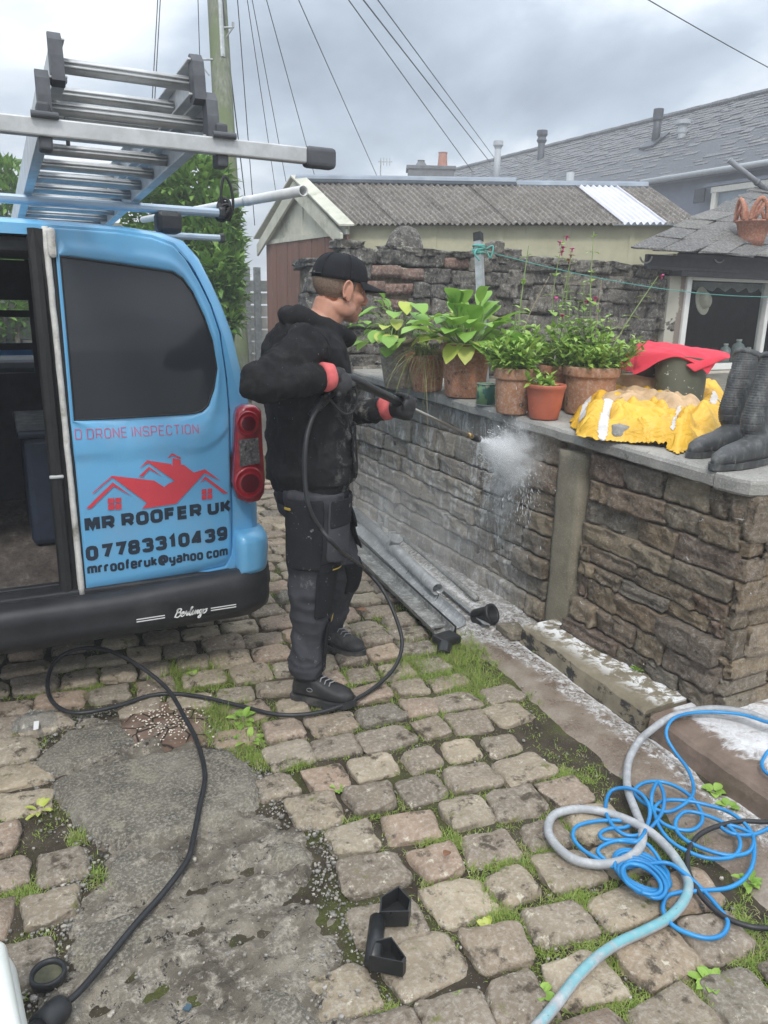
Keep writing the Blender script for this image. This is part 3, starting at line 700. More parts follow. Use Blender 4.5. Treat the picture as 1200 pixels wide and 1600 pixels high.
# inner lining: floor, sides, roof, bulkhead
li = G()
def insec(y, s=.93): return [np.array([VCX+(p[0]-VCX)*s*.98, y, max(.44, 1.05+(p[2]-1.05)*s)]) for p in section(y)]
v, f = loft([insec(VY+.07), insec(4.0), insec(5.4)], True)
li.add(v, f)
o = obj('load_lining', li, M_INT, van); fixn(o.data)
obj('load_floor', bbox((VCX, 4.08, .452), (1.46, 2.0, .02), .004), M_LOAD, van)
obj('door_sill', G()+bbox((VCX, VY+.03, .462), (1.46, .085, .03), .008)+bbox((VCX, VY+.09, .472), (1.46, .03, .02), .005), M_PLAS, van)
for x in (-.30, .47):
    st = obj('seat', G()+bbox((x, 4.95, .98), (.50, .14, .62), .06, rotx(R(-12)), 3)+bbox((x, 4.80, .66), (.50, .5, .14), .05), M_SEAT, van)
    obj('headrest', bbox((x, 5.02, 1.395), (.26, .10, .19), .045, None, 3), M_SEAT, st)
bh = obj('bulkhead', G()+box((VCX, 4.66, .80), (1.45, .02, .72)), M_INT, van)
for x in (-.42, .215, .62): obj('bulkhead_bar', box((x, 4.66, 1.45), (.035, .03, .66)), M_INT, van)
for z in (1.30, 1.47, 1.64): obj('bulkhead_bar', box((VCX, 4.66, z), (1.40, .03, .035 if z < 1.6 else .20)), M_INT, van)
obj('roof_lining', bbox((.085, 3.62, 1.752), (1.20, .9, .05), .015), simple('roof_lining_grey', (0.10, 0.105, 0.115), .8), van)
tb = thing('storage_box', 'dark blue plastic storage box at the side of the van load floor', 'box', (.28, 3.95, .462))
obj('crate', G()+bbox((.36, 4.0, .72), (.56, .62, .50), .03)+bbox((.36, 4.0, .985), (.60, .66, .035), .012), simple('dark_blue_plastic', (0.022, 0.032, 0.055), .55), tb)
obj('latch', bbox((.27, 3.68, .92), (.07, .02, .018), .005), M_ALU, tb)
# wheel arches, wheels
M_TYRE = simple('tyre_rubber', (0.02, 0.02, 0.02), .85)
for (sx, y) in ((1, 3.78), (-1, 3.78), (1, 6.5), (-1, 6.5)):
    x = VCX+sx*.79; Mx = roty(pi/2)
    w = obj('wheel', lathe([(.19, -.085), (.27, -.10), (.305, -.085), (.312, 0), (.305, .085), (.27, .10), (.19, .085)], (x, y, .312), 28, Mx), M_TYRE, van, True)
    obj('rim', lathe([(.0, .06), (.05, .065), (.16, .05), (.19, .075), (.19, -.075), (.0, -.075)], (x, y, .312), 20, Mx if sx > 0 else Mx@rotx(pi)), M_ALU, w, True)
    arch = [np.array([VCX+sx*.893, y+.37*cos(t), .30+.38*sin(t)]) for t in np.linspace(0, pi, 18)]
    obj('wheel_arch', extr(arch, (-sx*.22, 0, 0)), M_RUB, van)
obj('exhaust', cyl((-.35, 3.25, .27), (-.35, 3.0, .25), .025), M_ALU, van)
obj('dashboard', bbox((VCX, 6.1, .95), (1.5, .5, .36), .05), M_INT, van)
# windscreen + side glass
g = tidy([p for r in rings for p in r], glassf)
mg = Mat('clear_glass', 0.04, 0, .5); mg.b.inputs['Transmission Weight'].default_value = 1.0; mg.b.inputs['IOR'].default_value = 1.1; mg.col((.85, .9, .9)); M_CLEAR = mg.m
obj('windscreen', g, M_CLEAR, van, True)
for sx in (1, -1):
    P = [(VCX+sx*.853, 4.35, 1.22), (VCX+sx*.78, 4.5, 1.62), (VCX+sx*.78, 5.3, 1.62), (VCX+sx*.853, 6.0, 1.22)]
    obj('side_window', extr([np.array(p)+np.array([sx*.004, 0, 0]) for p in P], (sx*.004, 0, 0)), M_GLASSD, van)
    obj('door_mirror', bbox((VCX+sx*1.0, 5.95, 1.2), (.14, .08, .2), .03), M_PLAS, van)
# right rear door
WIN = [(.246, 1.136), (.45, 1.139), (.68, 1.143), (.716, 1.150), (.742, 1.172), (.768, 1.235), (.784, 1.315), (.770, 1.42), (.742, 1.51), (.702, 1.60), (.668, 1.648), (.632, 1.671), (.45, 1.692), (.246, 1.712)]
DOOR = [(.232, .450), (.45, .463), (.785, .486), (.815, .50), (.828, .54), (.832, .65), (.834, .85), (.834, 1.05), (.830, 1.17), (.822, 1.277), (.802, 1.45), (.77, 1.555), (.732, 1.637), (.684, 1.722), (.640, 1.770), (.566, 1.794), (.44, 1.806), (.232, 1.810)]
def dprof(t):     # pressed edges: bead round the window, shoulder further out, curled edge
    return .006+.006*math.exp(-((t-.30)/.20)**2)-.010*math.exp(-(t/.05)**2)-(.022*max(0, (t-.94)/.06)**2)
door = obj('rear_door', ringpanel(WIN, DOOR, (.50, 1.30), dprof, 220, 26), M_BLUE, van, True); fixn(door.data)
for q in door.data.vertices:     # pressed swage line across the lower panel
    zl = .985+.10*max(0, (q.co.x-.70)/.14)**2
    k = min(1, max(0, (q.co.z-zl)/.022)); k = k*k*(3-2*k); q.co.y -= .0075*k*(1-min(1, max(0, (q.co.z-1.06)/.07)))*min(1, max(0, (.84-q.co.x)/.03))
door.data.update()
from mathutils.bvhtree import BVHTree
DBVH = BVHTree.FromPolygons([q.co[:] for q in door.data.vertices], [list(q.vertices) for q in door.data.polygons])
def skin_y(x, z):
    h = DBVH.ray_cast(Vector((x, 2.0, z)), Vector((0, 1, 0)))
    return h[0].y if h[0] is not None else rear_y(x, z)
def flatpoly(pts, off, m, name, par, smooth=False): return obj(name, ([np.array([x, rear_y(x, z)-off, z]) for x, z in pts], [tuple(range(len(pts)))]), m, par, smooth)
c = np.array((.50, 1.40)); gi = G()
ins = lambda s: [(c[0]+(a-c[0])*s, c[1]+(b-c[1])*s) for a, b in WIN]
obj('window_pane', ringpanel(ins(.002), ins(1.0), c, lambda t: .003, 160, 10, exact=False), M_GLASSD, door, True)
obj('window_rubber', ringpanel(ins(.985), ins(1.012), c, lambda t: .006+.004*sin(pi*t), 160, 4), M_RUB, door, True)
obj('inner_skin', ringpanel([(.60, .9), (.70, .9), (.70, 1.0), (.60, 1.0)], DOOR, (.65, .95), lambda t: -.045-.0*t, 60, 2), M_INT, door)
obj('door_frame', box((.19, VY+.034, 1.13), (.085, .03, 1.34)), M_RUB, door)
obj('door_edge', G()+tube([(.226, rear_y(.2, z)+.016, z) for z in np.linspace(.455, 1.80, 10)], .020, 8)+tube([(.168, rear_y(.1, z)+.012, z) for z in np.linspace(.455, 1.80, 10)], .024, 8), M_RUB, door)
sealp = [np.array([.205+.012*(1.8-z), rear_y(.2, z)-.004, z]) for z in np.linspace(.452, 1.808, 40)]
obj('pale_seal', tube([p+np.array([.0015*MN.noise(Vector((0, 0, p[2]*14))), 0, 0]) for p in sealp], [.011+.004*max(0, .9-p[2])+.0015*MN.noise(Vector((3, 0, p[2]*20))) for p in sealp], 8), M_SEAL, door, True)
obj('hinge_cover', G()+bbox((.222, VY+.012, 1.755), (.030, .03, .10), .012), M_SEAL, door)
obj('latch_pin', bbox((.168, VY-.01, .93), (.05, .015, .012), .004), M_ALU, door)
# lettering: strokes laid on the door skin
def rr(x0, y0, x1, y1, r=.22):
    return [(x0+r, y0), (x1-r, y0), (x1-r*.3, y0+r*.3), (x1, y0+r), (x1, y1-r), (x1-r*.3, y1-r*.3), (x1-r, y1), (x0+r, y1), (x0+r*.3, y1-r*.3), (x0, y1-r), (x0, y0+r), (x0+r*.3, y0+r*.3), (x0+r, y0)]
def bow(x0, y0, x1, y1, r=.18): return [(x0, y0), (x1-r, y0), (x1-r*.3, y0+r*.3), (x1, y0+r), (x1, y1-r), (x1-r*.3, y1-r*.3), (x1-r, y1), (x0, y1)]
def cshape(r=.22): return [(.62, .28), (.62, r), (.62-r*.3, r*.3), (.62-r, 0), (r, 0), (r*.3, r*.3), (0, r), (0, 1-r), (r*.3, 1-r*.3), (r, 1), (.62-r, 1), (.62-r*.3, 1-r*.3), (.62, 1-r), (.62, .72)]
GL = {
 'M': (.78, [[(0, 0), (0, 1), (.16, 1), (.39, .22), (.62, 1), (.78, 1), (.78, 0)]]), 'R': (.64, [[(0, 0), (0, 1), (.48, 1), (.6, .9), (.62, .8), (.62, .62), (.58, .5), (.46, .44), (0, .44)], [(.36, .44), (.64, 0)]]),
 'O': (.64, [rr(0, 0, .64, 1)]), 'F': (.54, [[(0, 0), (0, 1), (.56, 1)], [(0, .52), (.50, .52)]]), 'E': (.54, [[(.56, 0), (0, 0), (0, 1), (.56, 1)], [(0, .52), (.52, .52)]]),
 'U': (.64, [[(0, 1), (0, .22), (.06, .06), (.22, 0), (.42, 0), (.58, .06), (.64, .22), (.64, 1)]]), 'K': (.62, [[(0, 0), (0, 1)], [(0, .46), (.24, .5), (.58, 1)], [(.24, .5), (.64, 0)]]),
 'D': (.64, [[(0, 0), (0, 1), (.44, 1), (.58, .94), (.64, .78), (.64, .22), (.58, .06), (.44, 0), (0, 0)]]), 'N': (.64, [[(0, 0), (0, 1), (.64, 0), (.64, 1)]]), 'I': (.02, [[(.01, 0), (.01, 1)]]),
 'S': (.62, [[(.62, .74), (.62, .84), (.56, .96), (.44, 1), (.18, 1), (.05, .95), (0, .84), (0, .68), (.05, .57), (.18, .53), (.44, .5), (.57, .45), (.62, .34), (.62, .16), (.56, .04), (.44, 0), (.18, 0), (.05, .05), (0, .16), (0, .27)]]),
 'P': (.62, [[(0, 0), (0, 1), (.46, 1), (.58, .94), (.62, .82), (.62, .58), (.58, .46), (.46, .40), (0, .40)]]), 'C': (.62, [cshape()]), 'T': (.62, [[(0, 1), (.62, 1)], [(.31, 1), (.31, 0)]]),
 '0': (.58, [rr(0, 0, .58, 1)]), '7': (.56, [[(0, 1), (.58, 1), (.26, 0)]]), '1': (.30, [[(0, .74), (.2, 1), (.2, 0)]]),
 '8': (.58, [rr(.02, .52, .56, 1, .16), rr(0, 0, .58, .52, .17)]), '3': (.56, [[(0, .80), (.03, .94), (.16, 1), (.4, 1), (.53, .94), (.56, .82), (.56, .68), (.5, .56), (.38, .53), (.18, .53)], [(.38, .53), (.52, .48), (.58, .36), (.58, .18), (.53, .05), (.4, 0), (.16, 0), (.03, .06), (0, .2)]]),
 '4': (.60, [[(.44, 0), (.44, 1), (.36, 1), (0, .32), (0, .24), (.62, .24)]]), '9': (.58, [[(.02, .14), (.1, .02), (.2, 0), (.4, 0), (.54, .07), (.58, .22), (.58, .80), (.53, .94), (.4, 1), (.18, 1), (.05, .94), (0, .80), (0, .62), (.05, .49), (.18, .44), (.58, .44)]]),
 'm': (.80, [[(0, 0), (0, .72)], [(0, .58), (.1, .70), (.3, .72), (.38, .66), (.40, .56), (.40, 0)], [(.40, .58), (.5, .70), (.7, .72), (.78, .66), (.80, .56), (.80, 0)]]), 'r': (.32, [[(0, 0), (0, .72)], [(0, .54), (.12, .70), (.34, .72)]]),
 'o': (.48, [rr(0, 0, .48, .72, .16)]), 'f': (.28, [[(.1, 0), (.1, .84), (.16, .97), (.32, 1)], [(-.04, .68), (.30, .68)]]), 'e': (.48, [[(0, .36), (.48, .36), (.48, .56), (.43, .68), (.32, .72), (.16, .72), (.05, .68), (0, .56), (0, .16), (.05, .04), (.16, 0), (.34, 0), (.45, .05), (.48, .16)]]),
 'u': (.48, [[(0, .72), (0, .16), (.05, .04), (.16, 0), (.3, 0), (.42, .06), (.48, .16)], [(.48, .72), (.48, 0)]]), 'k': (.46, [[(0, 0), (0, 1)], [(0, .34), (.14, .38), (.42, .72)], [(.14, .38), (.46, 0)]]),
 'y': (.48, [[(0, .72), (0, .30), (.06, .16), (.2, .12), (.36, .14), (.48, .28)], [(.48, .72), (.48, -.10), (.42, -.22), (.3, -.26), (.06, -.26)]]), 'a': (.48, [[(.03, .66), (.14, .72), (.34, .72), (.44, .67), (.48, .56), (.48, 0)], [(.48, .40), (.14, .40), (.03, .35), (0, .26), (0, .13), (.04, .03), (.14, 0), (.32, 0), (.42, .05), (.48, .14)]]),
 'h': (.48, [[(0, 0), (0, 1)], [(0, .56), (.1, .69), (.3, .72), (.43, .68), (.48, .56), (.48, 0)]]), 'c': (.46, [[(.46, .52), (.42, .67), (.3, .72), (.16, .72), (.05, .68), (0, .56), (0, .16), (.05, .04), (.16, 0), (.3, 0), (.42, .05), (.46, .2)]]),
 '@': (.92, [[(.62, .22), (.62, .62), (.52, .70), (.36, .70), (.27, .60), (.27, .32), (.36, .22), (.48, .22), (.60, .32)], [(.62, .24), (.74, .2), (.86, .28), (.92, .46), (.92, .66), (.82, .86), (.60, .96), (.34, .96), (.1, .84), (0, .60), (0, .30), (.10, .06), (.34, -.06), (.62, -.06)]]),
 ' ': (.34, [])}
def strip(pl, w, dmax=None):
    P = [np.array(p, float) for p in pl]
    if dmax:
        Q = [P[0]]
        for a, b in zip(P[:-1], P[1:]):
            k = max(1, int(np.linalg.norm(b-a)/dmax)); Q += [a+(b-a)*i/k for i in range(1, k+1)]
        P = Q
    closed = np.linalg.norm(P[0]-P[-1]) < 1e-6
    if closed: P = P[:-1]
    N = len(P); Lf = []; Rt = []
    for i in range(N):
        a = P[(i-1) % N] if (closed or i > 0) else None; b = P[(i+1) % N] if (closed or i < N-1) else None
        d1 = (P[i]-a) if a is not None else (b-P[i]); d2 = (b-P[i]) if b is not None else d1
        d1 = d1/np.linalg.norm(d1); d2 = d2/np.linalg.norm(d2); n1_ = np.array([-d1[1], d1[0]]); n2_ = np.array([-d2[1], d2[0]])
        mm = n1_+n2_; ln = np.linalg.norm(mm); mm = mm/ln if ln > 1e-6 else n1_; s = w/2/max(.5, mm@n1_)
        Lf.append(P[i]+mm*s); Rt.append(P[i]-mm*s)
    q = [(i, (i+1) % N) for i in range(N if closed else N-1)]
    return Lf, Rt, q
def lettering(text, p0, p1, capz, sw, m, name, par, off, gap=.24, ys=skin_y, slant=0.0, hscale=1.0):
    # p0,p1: baseline start/end (x,z); capz: cap height in metres; sw: stroke in cap units
    wd = 0; lay = []
    for ch in text:
        w, st = GL[ch]; lay.append((wd, st)); wd += w+(gap+sw if st else 0)
    wd -= gap; sx = (p1[0]-p0[0])/wd; g = G()
    for x0, st in lay:
        if not st: continue
        g = G()
        for pl in st:
            PP = [((x0+a+sw/2)*sx/capz, sw/2+b*(1-sw)) for a, b in pl]
            # stroke width kept even in both directions
            Lf, Rt, q = strip([(a*capz, b*capz) for a, b in PP], sw*capz, .011)
            vv = []
            for a, b in zip(Lf, Rt):
                for t in (a, b):
                    x = p0[0]+t[0]+slant*t[1]; z = p0[1]+(p1[1]-p0[1])*(t[0]/(p1[0]-p0[0]))+t[1]; vv.append((x, ys(x, z)-off, z))
            g.add(vv, [(2*i, 2*j, 2*j+1, 2*i+1) for i, j in q])
        obj(name, g, m, par)
TO = .0024
lettering('D DRONE INSPECTION', (.244, 1.066), (.698, 1.064), .038, .085, M_PINK, 'letter', door, TO)
lettering('MR ROOFER UK', (.252, .704), (.826, .726), .056, .28, M_TXT, 'letter', door, TO, .16)
lettering('07783310439', (.248, .588), (.804, .607), .060, .27, M_TXT, 'letter', door, TO, .20)
lettering('mrrooferuk@yahoo com', (.248, .533), (.804, .536), .044, .215, M_TXT, 'letter', door, TO, .13)
def zpx(zx, zy): return onrear(120+zx/4.615, 690+zy/4.615)      # points read from an enlarged crop of the logo
def logo(pl, m=M_RED):
    g = G()
    for p in pl:
        q = [zpx(*a) for a in p]; vv = [(a[0], 0, a[2]) for a in q]
        bm = bmesh.new(); vs = [bm.verts.new(t) for t in vv]; bm.faces.new(vs); bm.normal_update(); bmesh.ops.triangulate(bm, faces=bm.faces[:])
        for _ in range(2): bmesh.ops.subdivide_edges(bm, edges=[e_ for e_ in bm.edges if e_.calc_length() > .03], cuts=2, use_grid_fill=True); bmesh.ops.triangulate(bm, faces=bm.faces[:])
        for t in bm.verts: t.co.y = skin_y(t.co.x, t.co.z)-TO-.0022
        g.add([t.co for t in bm.verts], [[w.index for w in fc.verts] for fc in (bm.verts.index_update(), bm.faces)[1]]); bm.free()
    return g
LG = [[(250, 240), (552, 275), (625, 322), (655, 298), (700, 278), (515, 148), (500, 130), (672, 155), (684, 170), (684, 112), (742, 125), (744, 160), (765, 162), (838, 218), (918, 195), (1035, 280), (915, 222), (712, 442), (466, 480), (502, 436), (262, 258)],
      [(250, 240), (262, 258), (245, 258), (112, 374), (114, 362)], [(65, 478), (255, 288), (395, 390), (262, 316), (100, 478)], [(445, 190), (500, 130), (515, 148), (498, 152)], [(442, 246), (515, 174), (612, 246), (518, 194), (470, 246)],
      [(650, 112), (680, 78), (744, 110), (742, 120), (682, 93), (662, 112)], [(880, 295), (920, 246), (1085, 368), (1053, 370), (920, 268)]]
for (x0, x1, y0, y1) in ((220, 265, 404, 442), (273, 316, 400, 438), (222, 266, 448, 488), (273, 318, 445, 485), (895, 930, 340, 374), (938, 971, 336, 370), (896, 931, 380, 414), (938, 972, 377, 410)): LG.append([(x0, y0), (x1, y0-3), (x1, y1-3), (x0, y1)])
obj('roof_logo', logo(LG), M_RED, door)
# left rear door, swung open along the far side
def ly(x, z): return 0
ld = obj('rear_door', G()+extr([(-.70, 2.16, .46), (-.70, 3.04, .46), (-.70, 3.06, 1.25), (-.70, 3.06, 1.80), (-.70, 2.30, 1.80), (-.70, 2.18, 1.25)], (-.045, 0, 0)), M_BLUE, van); ld['label'] = 'open rear door'
obj('window_pane', extr([(-.697, 2.28, 1.16), (-.697, 2.96, 1.16), (-.697, 2.96, 1.68), (-.697, 2.38, 1.68)], (-.052, 0, 0)), M_GLASSD, ld)
# bumper
def bumper_ring(x):
    dx = abs(x-VCX); k = max(0, (dx-.74)/.16); bk = .10*k**2; up = .035*max(0, (x-.35)/.6) if x > .35 else 0
    y0 = VY-.095+bk
    return [np.array([x, y, z]) for y, z in ((VY+.10, .455), (y0+.05, .458+up), (y0+.014, .448+up), (y0+.002, .425+up), (y0-.002, .395), (y0+.006, .375), (y0+.004, .345), (y0+.008, .318), (y0+.018, .308), (y0+.03, .285), (y0+.06, .268), (VY+.10, .262))]
xs = np.concatenate([np.linspace(VCX-.90, VCX-.74, 8), np.linspace(VCX-.6, VCX+.6, 16), np.linspace(VCX+.74, VCX+.90, 8)])
rg = [bumper_ring(x) for x in xs]
def sidering(sx, y, t): return [np.array([VCX+sx*(.912-.02*t-(0.03 if z < .3 else 0)-(.03 if z > .45 else 0)), y, z]) for z in ()]
gb = G(); gb.add(*loft(rg, True, True))
for sx in (1, -1):
    pr = [(.905, .455), (.912, .43), (.914, .39), (.908, .37), (.910, .34), (.905, .31), (.88, .285), (.84, .27)]
    gb.add(*loft([[np.array([VCX+sx*(dx-(.012 if y > 3.3 else 0)), y, z]) for dx, z in pr]+[np.array([VCX+sx*.78, y, .27]), np.array([VCX+sx*.78, y, .455])] for y in (VY+.035, 3.2, 3.42)], True, True))
bump = obj('bumper', gb, M_PLAS, van, smooth=True); fixn(bump.data)
mod = bump.data.polygons
# blue corner panel under the lamp
def corner_ring(z, s):
    out = []
    for t in np.linspace(0, 1, 14):
        a = t*pi/2; x = .838+(.158)*sin(a)**.75*s; y = VY-.078*s+.20*(1-cos(a))**1.2
        out.append(np.array([x, y, z]))
    return out+[np.array([.84, VY+.15, z])]
cp = obj('bumper_corner', loft([corner_ring(z, s) for z, s in ((.470, .97), (.49, 1.0), (.56, 1.02), (.60, 1.0), (.622, .93), (.636, .72), (.640, .35))], True, True), M_BLUE, van, True); fixn(cp.data)
def by(x, z): return VY-.095+.10*max(0, (abs(x-VCX)-.74)/.16)**2-.0045
bl = G()
for z0, dz in ((.352, .0), (.342, -.0)):
    for a, b in ((.405, .515), (.70, .806)): bl.add([(a, by(a, z0), z0), (b, by(b, z0), z0), (b, by(b, z0), z0+.004), (a, by(a, z0), z0+.004)], [(0, 1, 2, 3)])
SCR = {'B': [(0, 0), (.1, .5), (.18, 1), (.1, .85), (.3, 1.02), (.46, .92), (.42, .66), (.2, .55), (.44, .5), (.5, .25), (.3, -.02), (.05, .05)], 'e': [(0, .25), (.25, .35), (.25, .55), (.1, .5), (.06, .15), (.2, 0), (.42, .2)], 'r': [(0, .1), (.12, .58), (.16, .36), (.36, .44), (.26, .36), (.24, .06), (.42, .14)], 'l': [(0, .2), (.22, .8), (.28, 1.0), (.18, .95), (.12, .2), (.2, 0), (.32, .18)], 'i': [(0, .2), (.10, .52), (.07, .05), (.24, .14)], 'n': [(0, .1), (.12, .5), (.14, .1), (.3, .5), (.36, .4), (.34, .08), (.48, .16)], 'g': [(.3, .48), (.1, .48), (.06, .15), (.22, .1), (.34, .5), (.24, -.4), (.04, -.4), (.2, -.1), (.5, .2)], 'o': [(.2, .5), (.04, .4), (.06, .06), (.22, .04), (.32, .3), (.2, .5), (.4, .48)]}
x = .553; 
for ch, w in zip('Berlingo', (.50, .36, .36, .30, .22, .44, .40, .4)):
    pl = crom([(a, b) for a, b in [(p[0], p[1]) for p in SCR[ch]]], 5); Lf, Rt, q = strip([(p[0], p[1]) for p in pl], .13); sc = .034; vv = []
    for a, b in zip(Lf, Rt):
        for t in (a, b): vx = x+t[0]*sc*1.28+t[1]*sc*.25; vz = .338+t[1]*sc; vv.append((vx, by(vx, vz), vz))
    bl.add(vv, [(2*i, 2*j, 2*j+1, 2*i+1) for i, j in q]); x += w*sc*1.28
obj('badge_lettering', bl, M_WHT, bump)
# tail lamp
mr = Mat('red_lens', .15, 0, .5); mr.b.inputs['Coat Weight'].default_value = .7; mr.col(mr.ramp(mr.noise(30, 3), [(.3, (.22, .008, .016)), (.7, (.36, .014, .025))])); M_RLENS = mr.m
md = Mat('dark_red_lens', .15, 0, .5); md.b.inputs['Coat Weight'].default_value = .7; md.col((.085, .006, .012)); M_DLENS = md.m
mc = Mat('clear_reflector', .25, .5, .5); mc.b.inputs['Coat Weight'].default_value = .6; fc = mc.vor(70, feature='F1'); mc.col(mc.ramp(mc.noise(45, 4, .7), [(.35, (.10, .095, .10)), (.55, (.26, .25, .25)), (.75, (.55, .54, .53))])); mc.bump(fc, .8, .004); M_REFL = mc.m
def lampout(o=0.0):
    px = [(363, 752), (366, 700), (368, 650), (372, 638), (382, 633), (398, 633), (408, 640), (411, 700), (415, 750), (413, 772), (404, 783), (386, 786), (370, 778)]
    P = [ony(a, b, VY-.02) for a, b in px]; return [(p[0], p[2]) for p in P]
LO = lampout(); lc = np.mean(LO, 0)
def lampy(x, z): return VY-.045+.30*max(0, (x-.90))**1.1+.55*max(0, x-.93)**1.3
def scaled(s): return [(lc[0]+(a-lc[0])*s, lc[1]+(b-lc[1])*s) for a, b in LO]
gl = G()
rs_ = []
for s, yo in ((1.0, .10), (1.0, .02), (.965, .002), (.90, 0), (.05, 0)): rs_.append([np.array([x, lampy(x, z)+yo, z]) for x, z in scaled(s)])
lamp = obj('tail_lamp', loft(rs_, True, True), M_RLENS, van, True); fixn(lamp.data)
def lens(px, py, rpx, m, name, bulge=.018):
    c = ony(px, py, VY-.045); r = rpx/1210*depth(c); g = G(); rings = []
    for rad, h in ((1.0, 0.0), (.97, .008), (.86, .010), (.80, .006), (.62, .010), (.3, .014), (.02, .015)):
        rings.append([np.array([c[0]+r*rad*cos(t), lampy(min(c[0]+r*rad*cos(t), .965), 0)-h-.002, c[2]+r*1.02*rad*sin(t)]) for t in np.linspace(0, 2*pi, 28, endpoint=False)])
    o = obj(name, loft(rings), m, lamp, True); return c, r
for (px, py, rp) in ((387, 661, 19), (389, 754, 25)):
    c, r = lens(px, py, rp, M_RLENS, 'lamp_lens')
    cc = [np.array([c[0]+r*.6*cos(t), lampy(c[0]+r*.6*cos(t), 0)-.0165, c[2]+r*.6*sin(t)]) for t in np.linspace(0, 2*pi, 20, endpoint=False)]
    obj('bulb_shade', (cc+[np.array([c[0], lampy(c[0], 0)-.021, c[2]])], [(i, (i+1) % 20, 20) for i in range(20)]), M_DLENS, lamp, True)
q = [ony(a, b, VY-.05) for a, b in ((373, 687), (404, 684), (407, 724), (375, 729))]
obj('reversing_lens', extr([(p[0], lampy(p[0], 0)-.003, p[2]) for p in q], (0, -.006, 0)), M_REFL, lamp)
# left tail lamp: mirrored
o = bpy.data.objects.new('tail_lamp', mesh('tail_lamp', [np.array([2*VCX-p.co.x, p.co.y, p.co.z]) for p in lamp.data.vertices], [list(p.vertices) for p in lamp.data.polygons], M_RLENS, True)); put(o, van)

# roof rack
M_RACK = pm('rack_aluminium', (0.36, 0.44, 0.52), .32, .2, .6)
def rackbar(y, z, name):
    Lx, Rx = VCX-.86, ony(345, 337, y)[0]
    r = obj(name, G()+bbox(((Lx+Rx)/2, y, z), (Rx-Lx, .055, .032), .010), M_RACK, van)
    for x in (VCX-.62, VCX+.60):
        g = G()+bbox((x, y, z-.05), (.10, .09, .085), .02)+bbox((x+.02*(1 if x > VCX else -1), y+.02, z-.03), (.06, .12, .03), .01)
        obj('bar_foot', g, M_PLAS, r)
    for x in (Lx, Rx): obj('bar_end_cap', bbox((x, y, z), (.03, .066, .048), .012), M_PLAS, r)
    return r
rackbar(3.36, 1.918, 'roof_bar'); rackbar(4.35, 1.885, 'roof_bar')
# ------------------------------------------------------------------ ladder on the rack
lad = thing('extension_ladder', 'grey aluminium extension ladder on the van roof rack with a stabiliser bar across its end', 'ladder', (.42, 3.36, 1.934))
M_SHOE = simple('ladder_rubber', (0.075, 0.08, 0.09), .65, var=.3)
LY0, LY1 = 2.20, 5.15
def lz(y): return 1.937+(3.36-y)*.045
def section_(x0, x1, zoff, y0, y1, hgt, nr, r0, pitch):
    for sx, x in ((1, x0), (-1, x1)):
        g = G()
        a, b = np.array([x, y0, lz(y0)+zoff]), np.array([x, y1, lz(y1)+zoff])
        ang = atan2(b[2]-a[2], b[1]-a[1]); Mx = rotx(ang); ln = np.linalg.norm(b-a); mid = (a+b)/2+np.array([0, 0, hgt/2])
        g.add(*bbox(mid, (.004, ln, hgt), .001, Mx)); 
        for zz in (-hgt/2+.003, hgt/2-.003): g.add(*bbox(mid+Mx@np.array([sx*.014, 0, zz]), (.030, ln, .006), .002, Mx))
        st = obj('stile', g, M_ALU, lad)
        sh = [(y0-.03, -.012), (y0-.022, hgt*.5), (y0-.012, hgt*.9), (y0+.012, hgt+.012), (y0+.028, hgt+.012), (y0+.028, -.012), (y0+.0, -.022)]
        obj('rubber_shoe', extr([np.array([x-.015+(.006 if sx > 0 else -.006), y, lz(y0)+zoff+z]) for y, z in sh], (.030, 0, 0)), M_SHOE, st)
    for k in range(nr):
        y = r0+k*pitch; z = lz(y)+zoff+hgt*.52
        rg = [[np.array([x, y+.023*cos(t)*(1 if abs(cos(t)) < .8 else .9), z+.018*sin(t)]) for t in np.linspace(0, 2*pi, 12, endpoint=False)] for x in (x0+.002, x1-.002)]
        g = G(); g.add(*loft(rg, True, True)); g.add(*bbox(((x0+x1)/2, y-.0225, z-.004), (x1-x0-.01, .004, .005), .001)); g.add(*bbox(((x0+x1)/2, y-.0225, z+.006), (x1-x0-.01, .004, .004), .001))
        obj('rung', g, M_ALU, lad, True)
xl0, xr0 = ony(64, 150, LY0)[0], ony(333, 170, LY0)[0]
xl1, xr1 = ony(84, 100, LY0+.02)[0], ony(312, 122, LY0+.02)[0]
ledz = lz(LY0)
zb_up = ony(312, 150, LY0+.02)[2]-ledz
section_(xl0, xr0, 0.004, LY0, LY1, .098, 12, LY0+.10, .252)
section_(xl1, xr1, zb_up, LY0+.02, LY1-.25, .088, 11, LY0+.09, .252)
zs = ony(300, 222, LY0-.035)[2]; xe = ony(480, 245, LY0-.035)[0]; xe2 = ony(521, 240, LY0-.035)[0]
sb = obj('stabiliser_bar', bbox((xe/2-.44, LY0-.035, zs-.004), (xe+.90, .034, .040), .004), M_ALU, lad)
obj('end_cap', bbox(((xe+xe2)/2-.004, LY0-.035, zs-.006), (xe2-xe+.012, .046, .054), .012, None, 3), M_SHOE, sb)
for x in (xl0, xr0+.012): obj('bracket', G()+bbox((x, LY0-.012, zs+.0), (.030, .06, .105), .006)+cyl((x-.03, LY0-.06, zs+.02), (x+.03, LY0-.06, zs+.02), .008), M_SHOE, sb)
xk = ony(110, 160, 2.6)[0]
obj('locking_catch', G()+cyl((xk, 2.75, lz(2.75)+.06), (xk, 2.75, lz(2.75)+.235), .006)+ellip((xk, 2.75, lz(2.75)+.24), (.012, .012, .014), None, 8, 6), M_SHOE, lad)
pa, pb = ony(474, 298, 2.75), ony(303, 329, 4.1)
pt = thing('plastic_pipe', 'long white plastic pipe strapped to the right end of the roof rack', 'pipe', pb)
g = G()
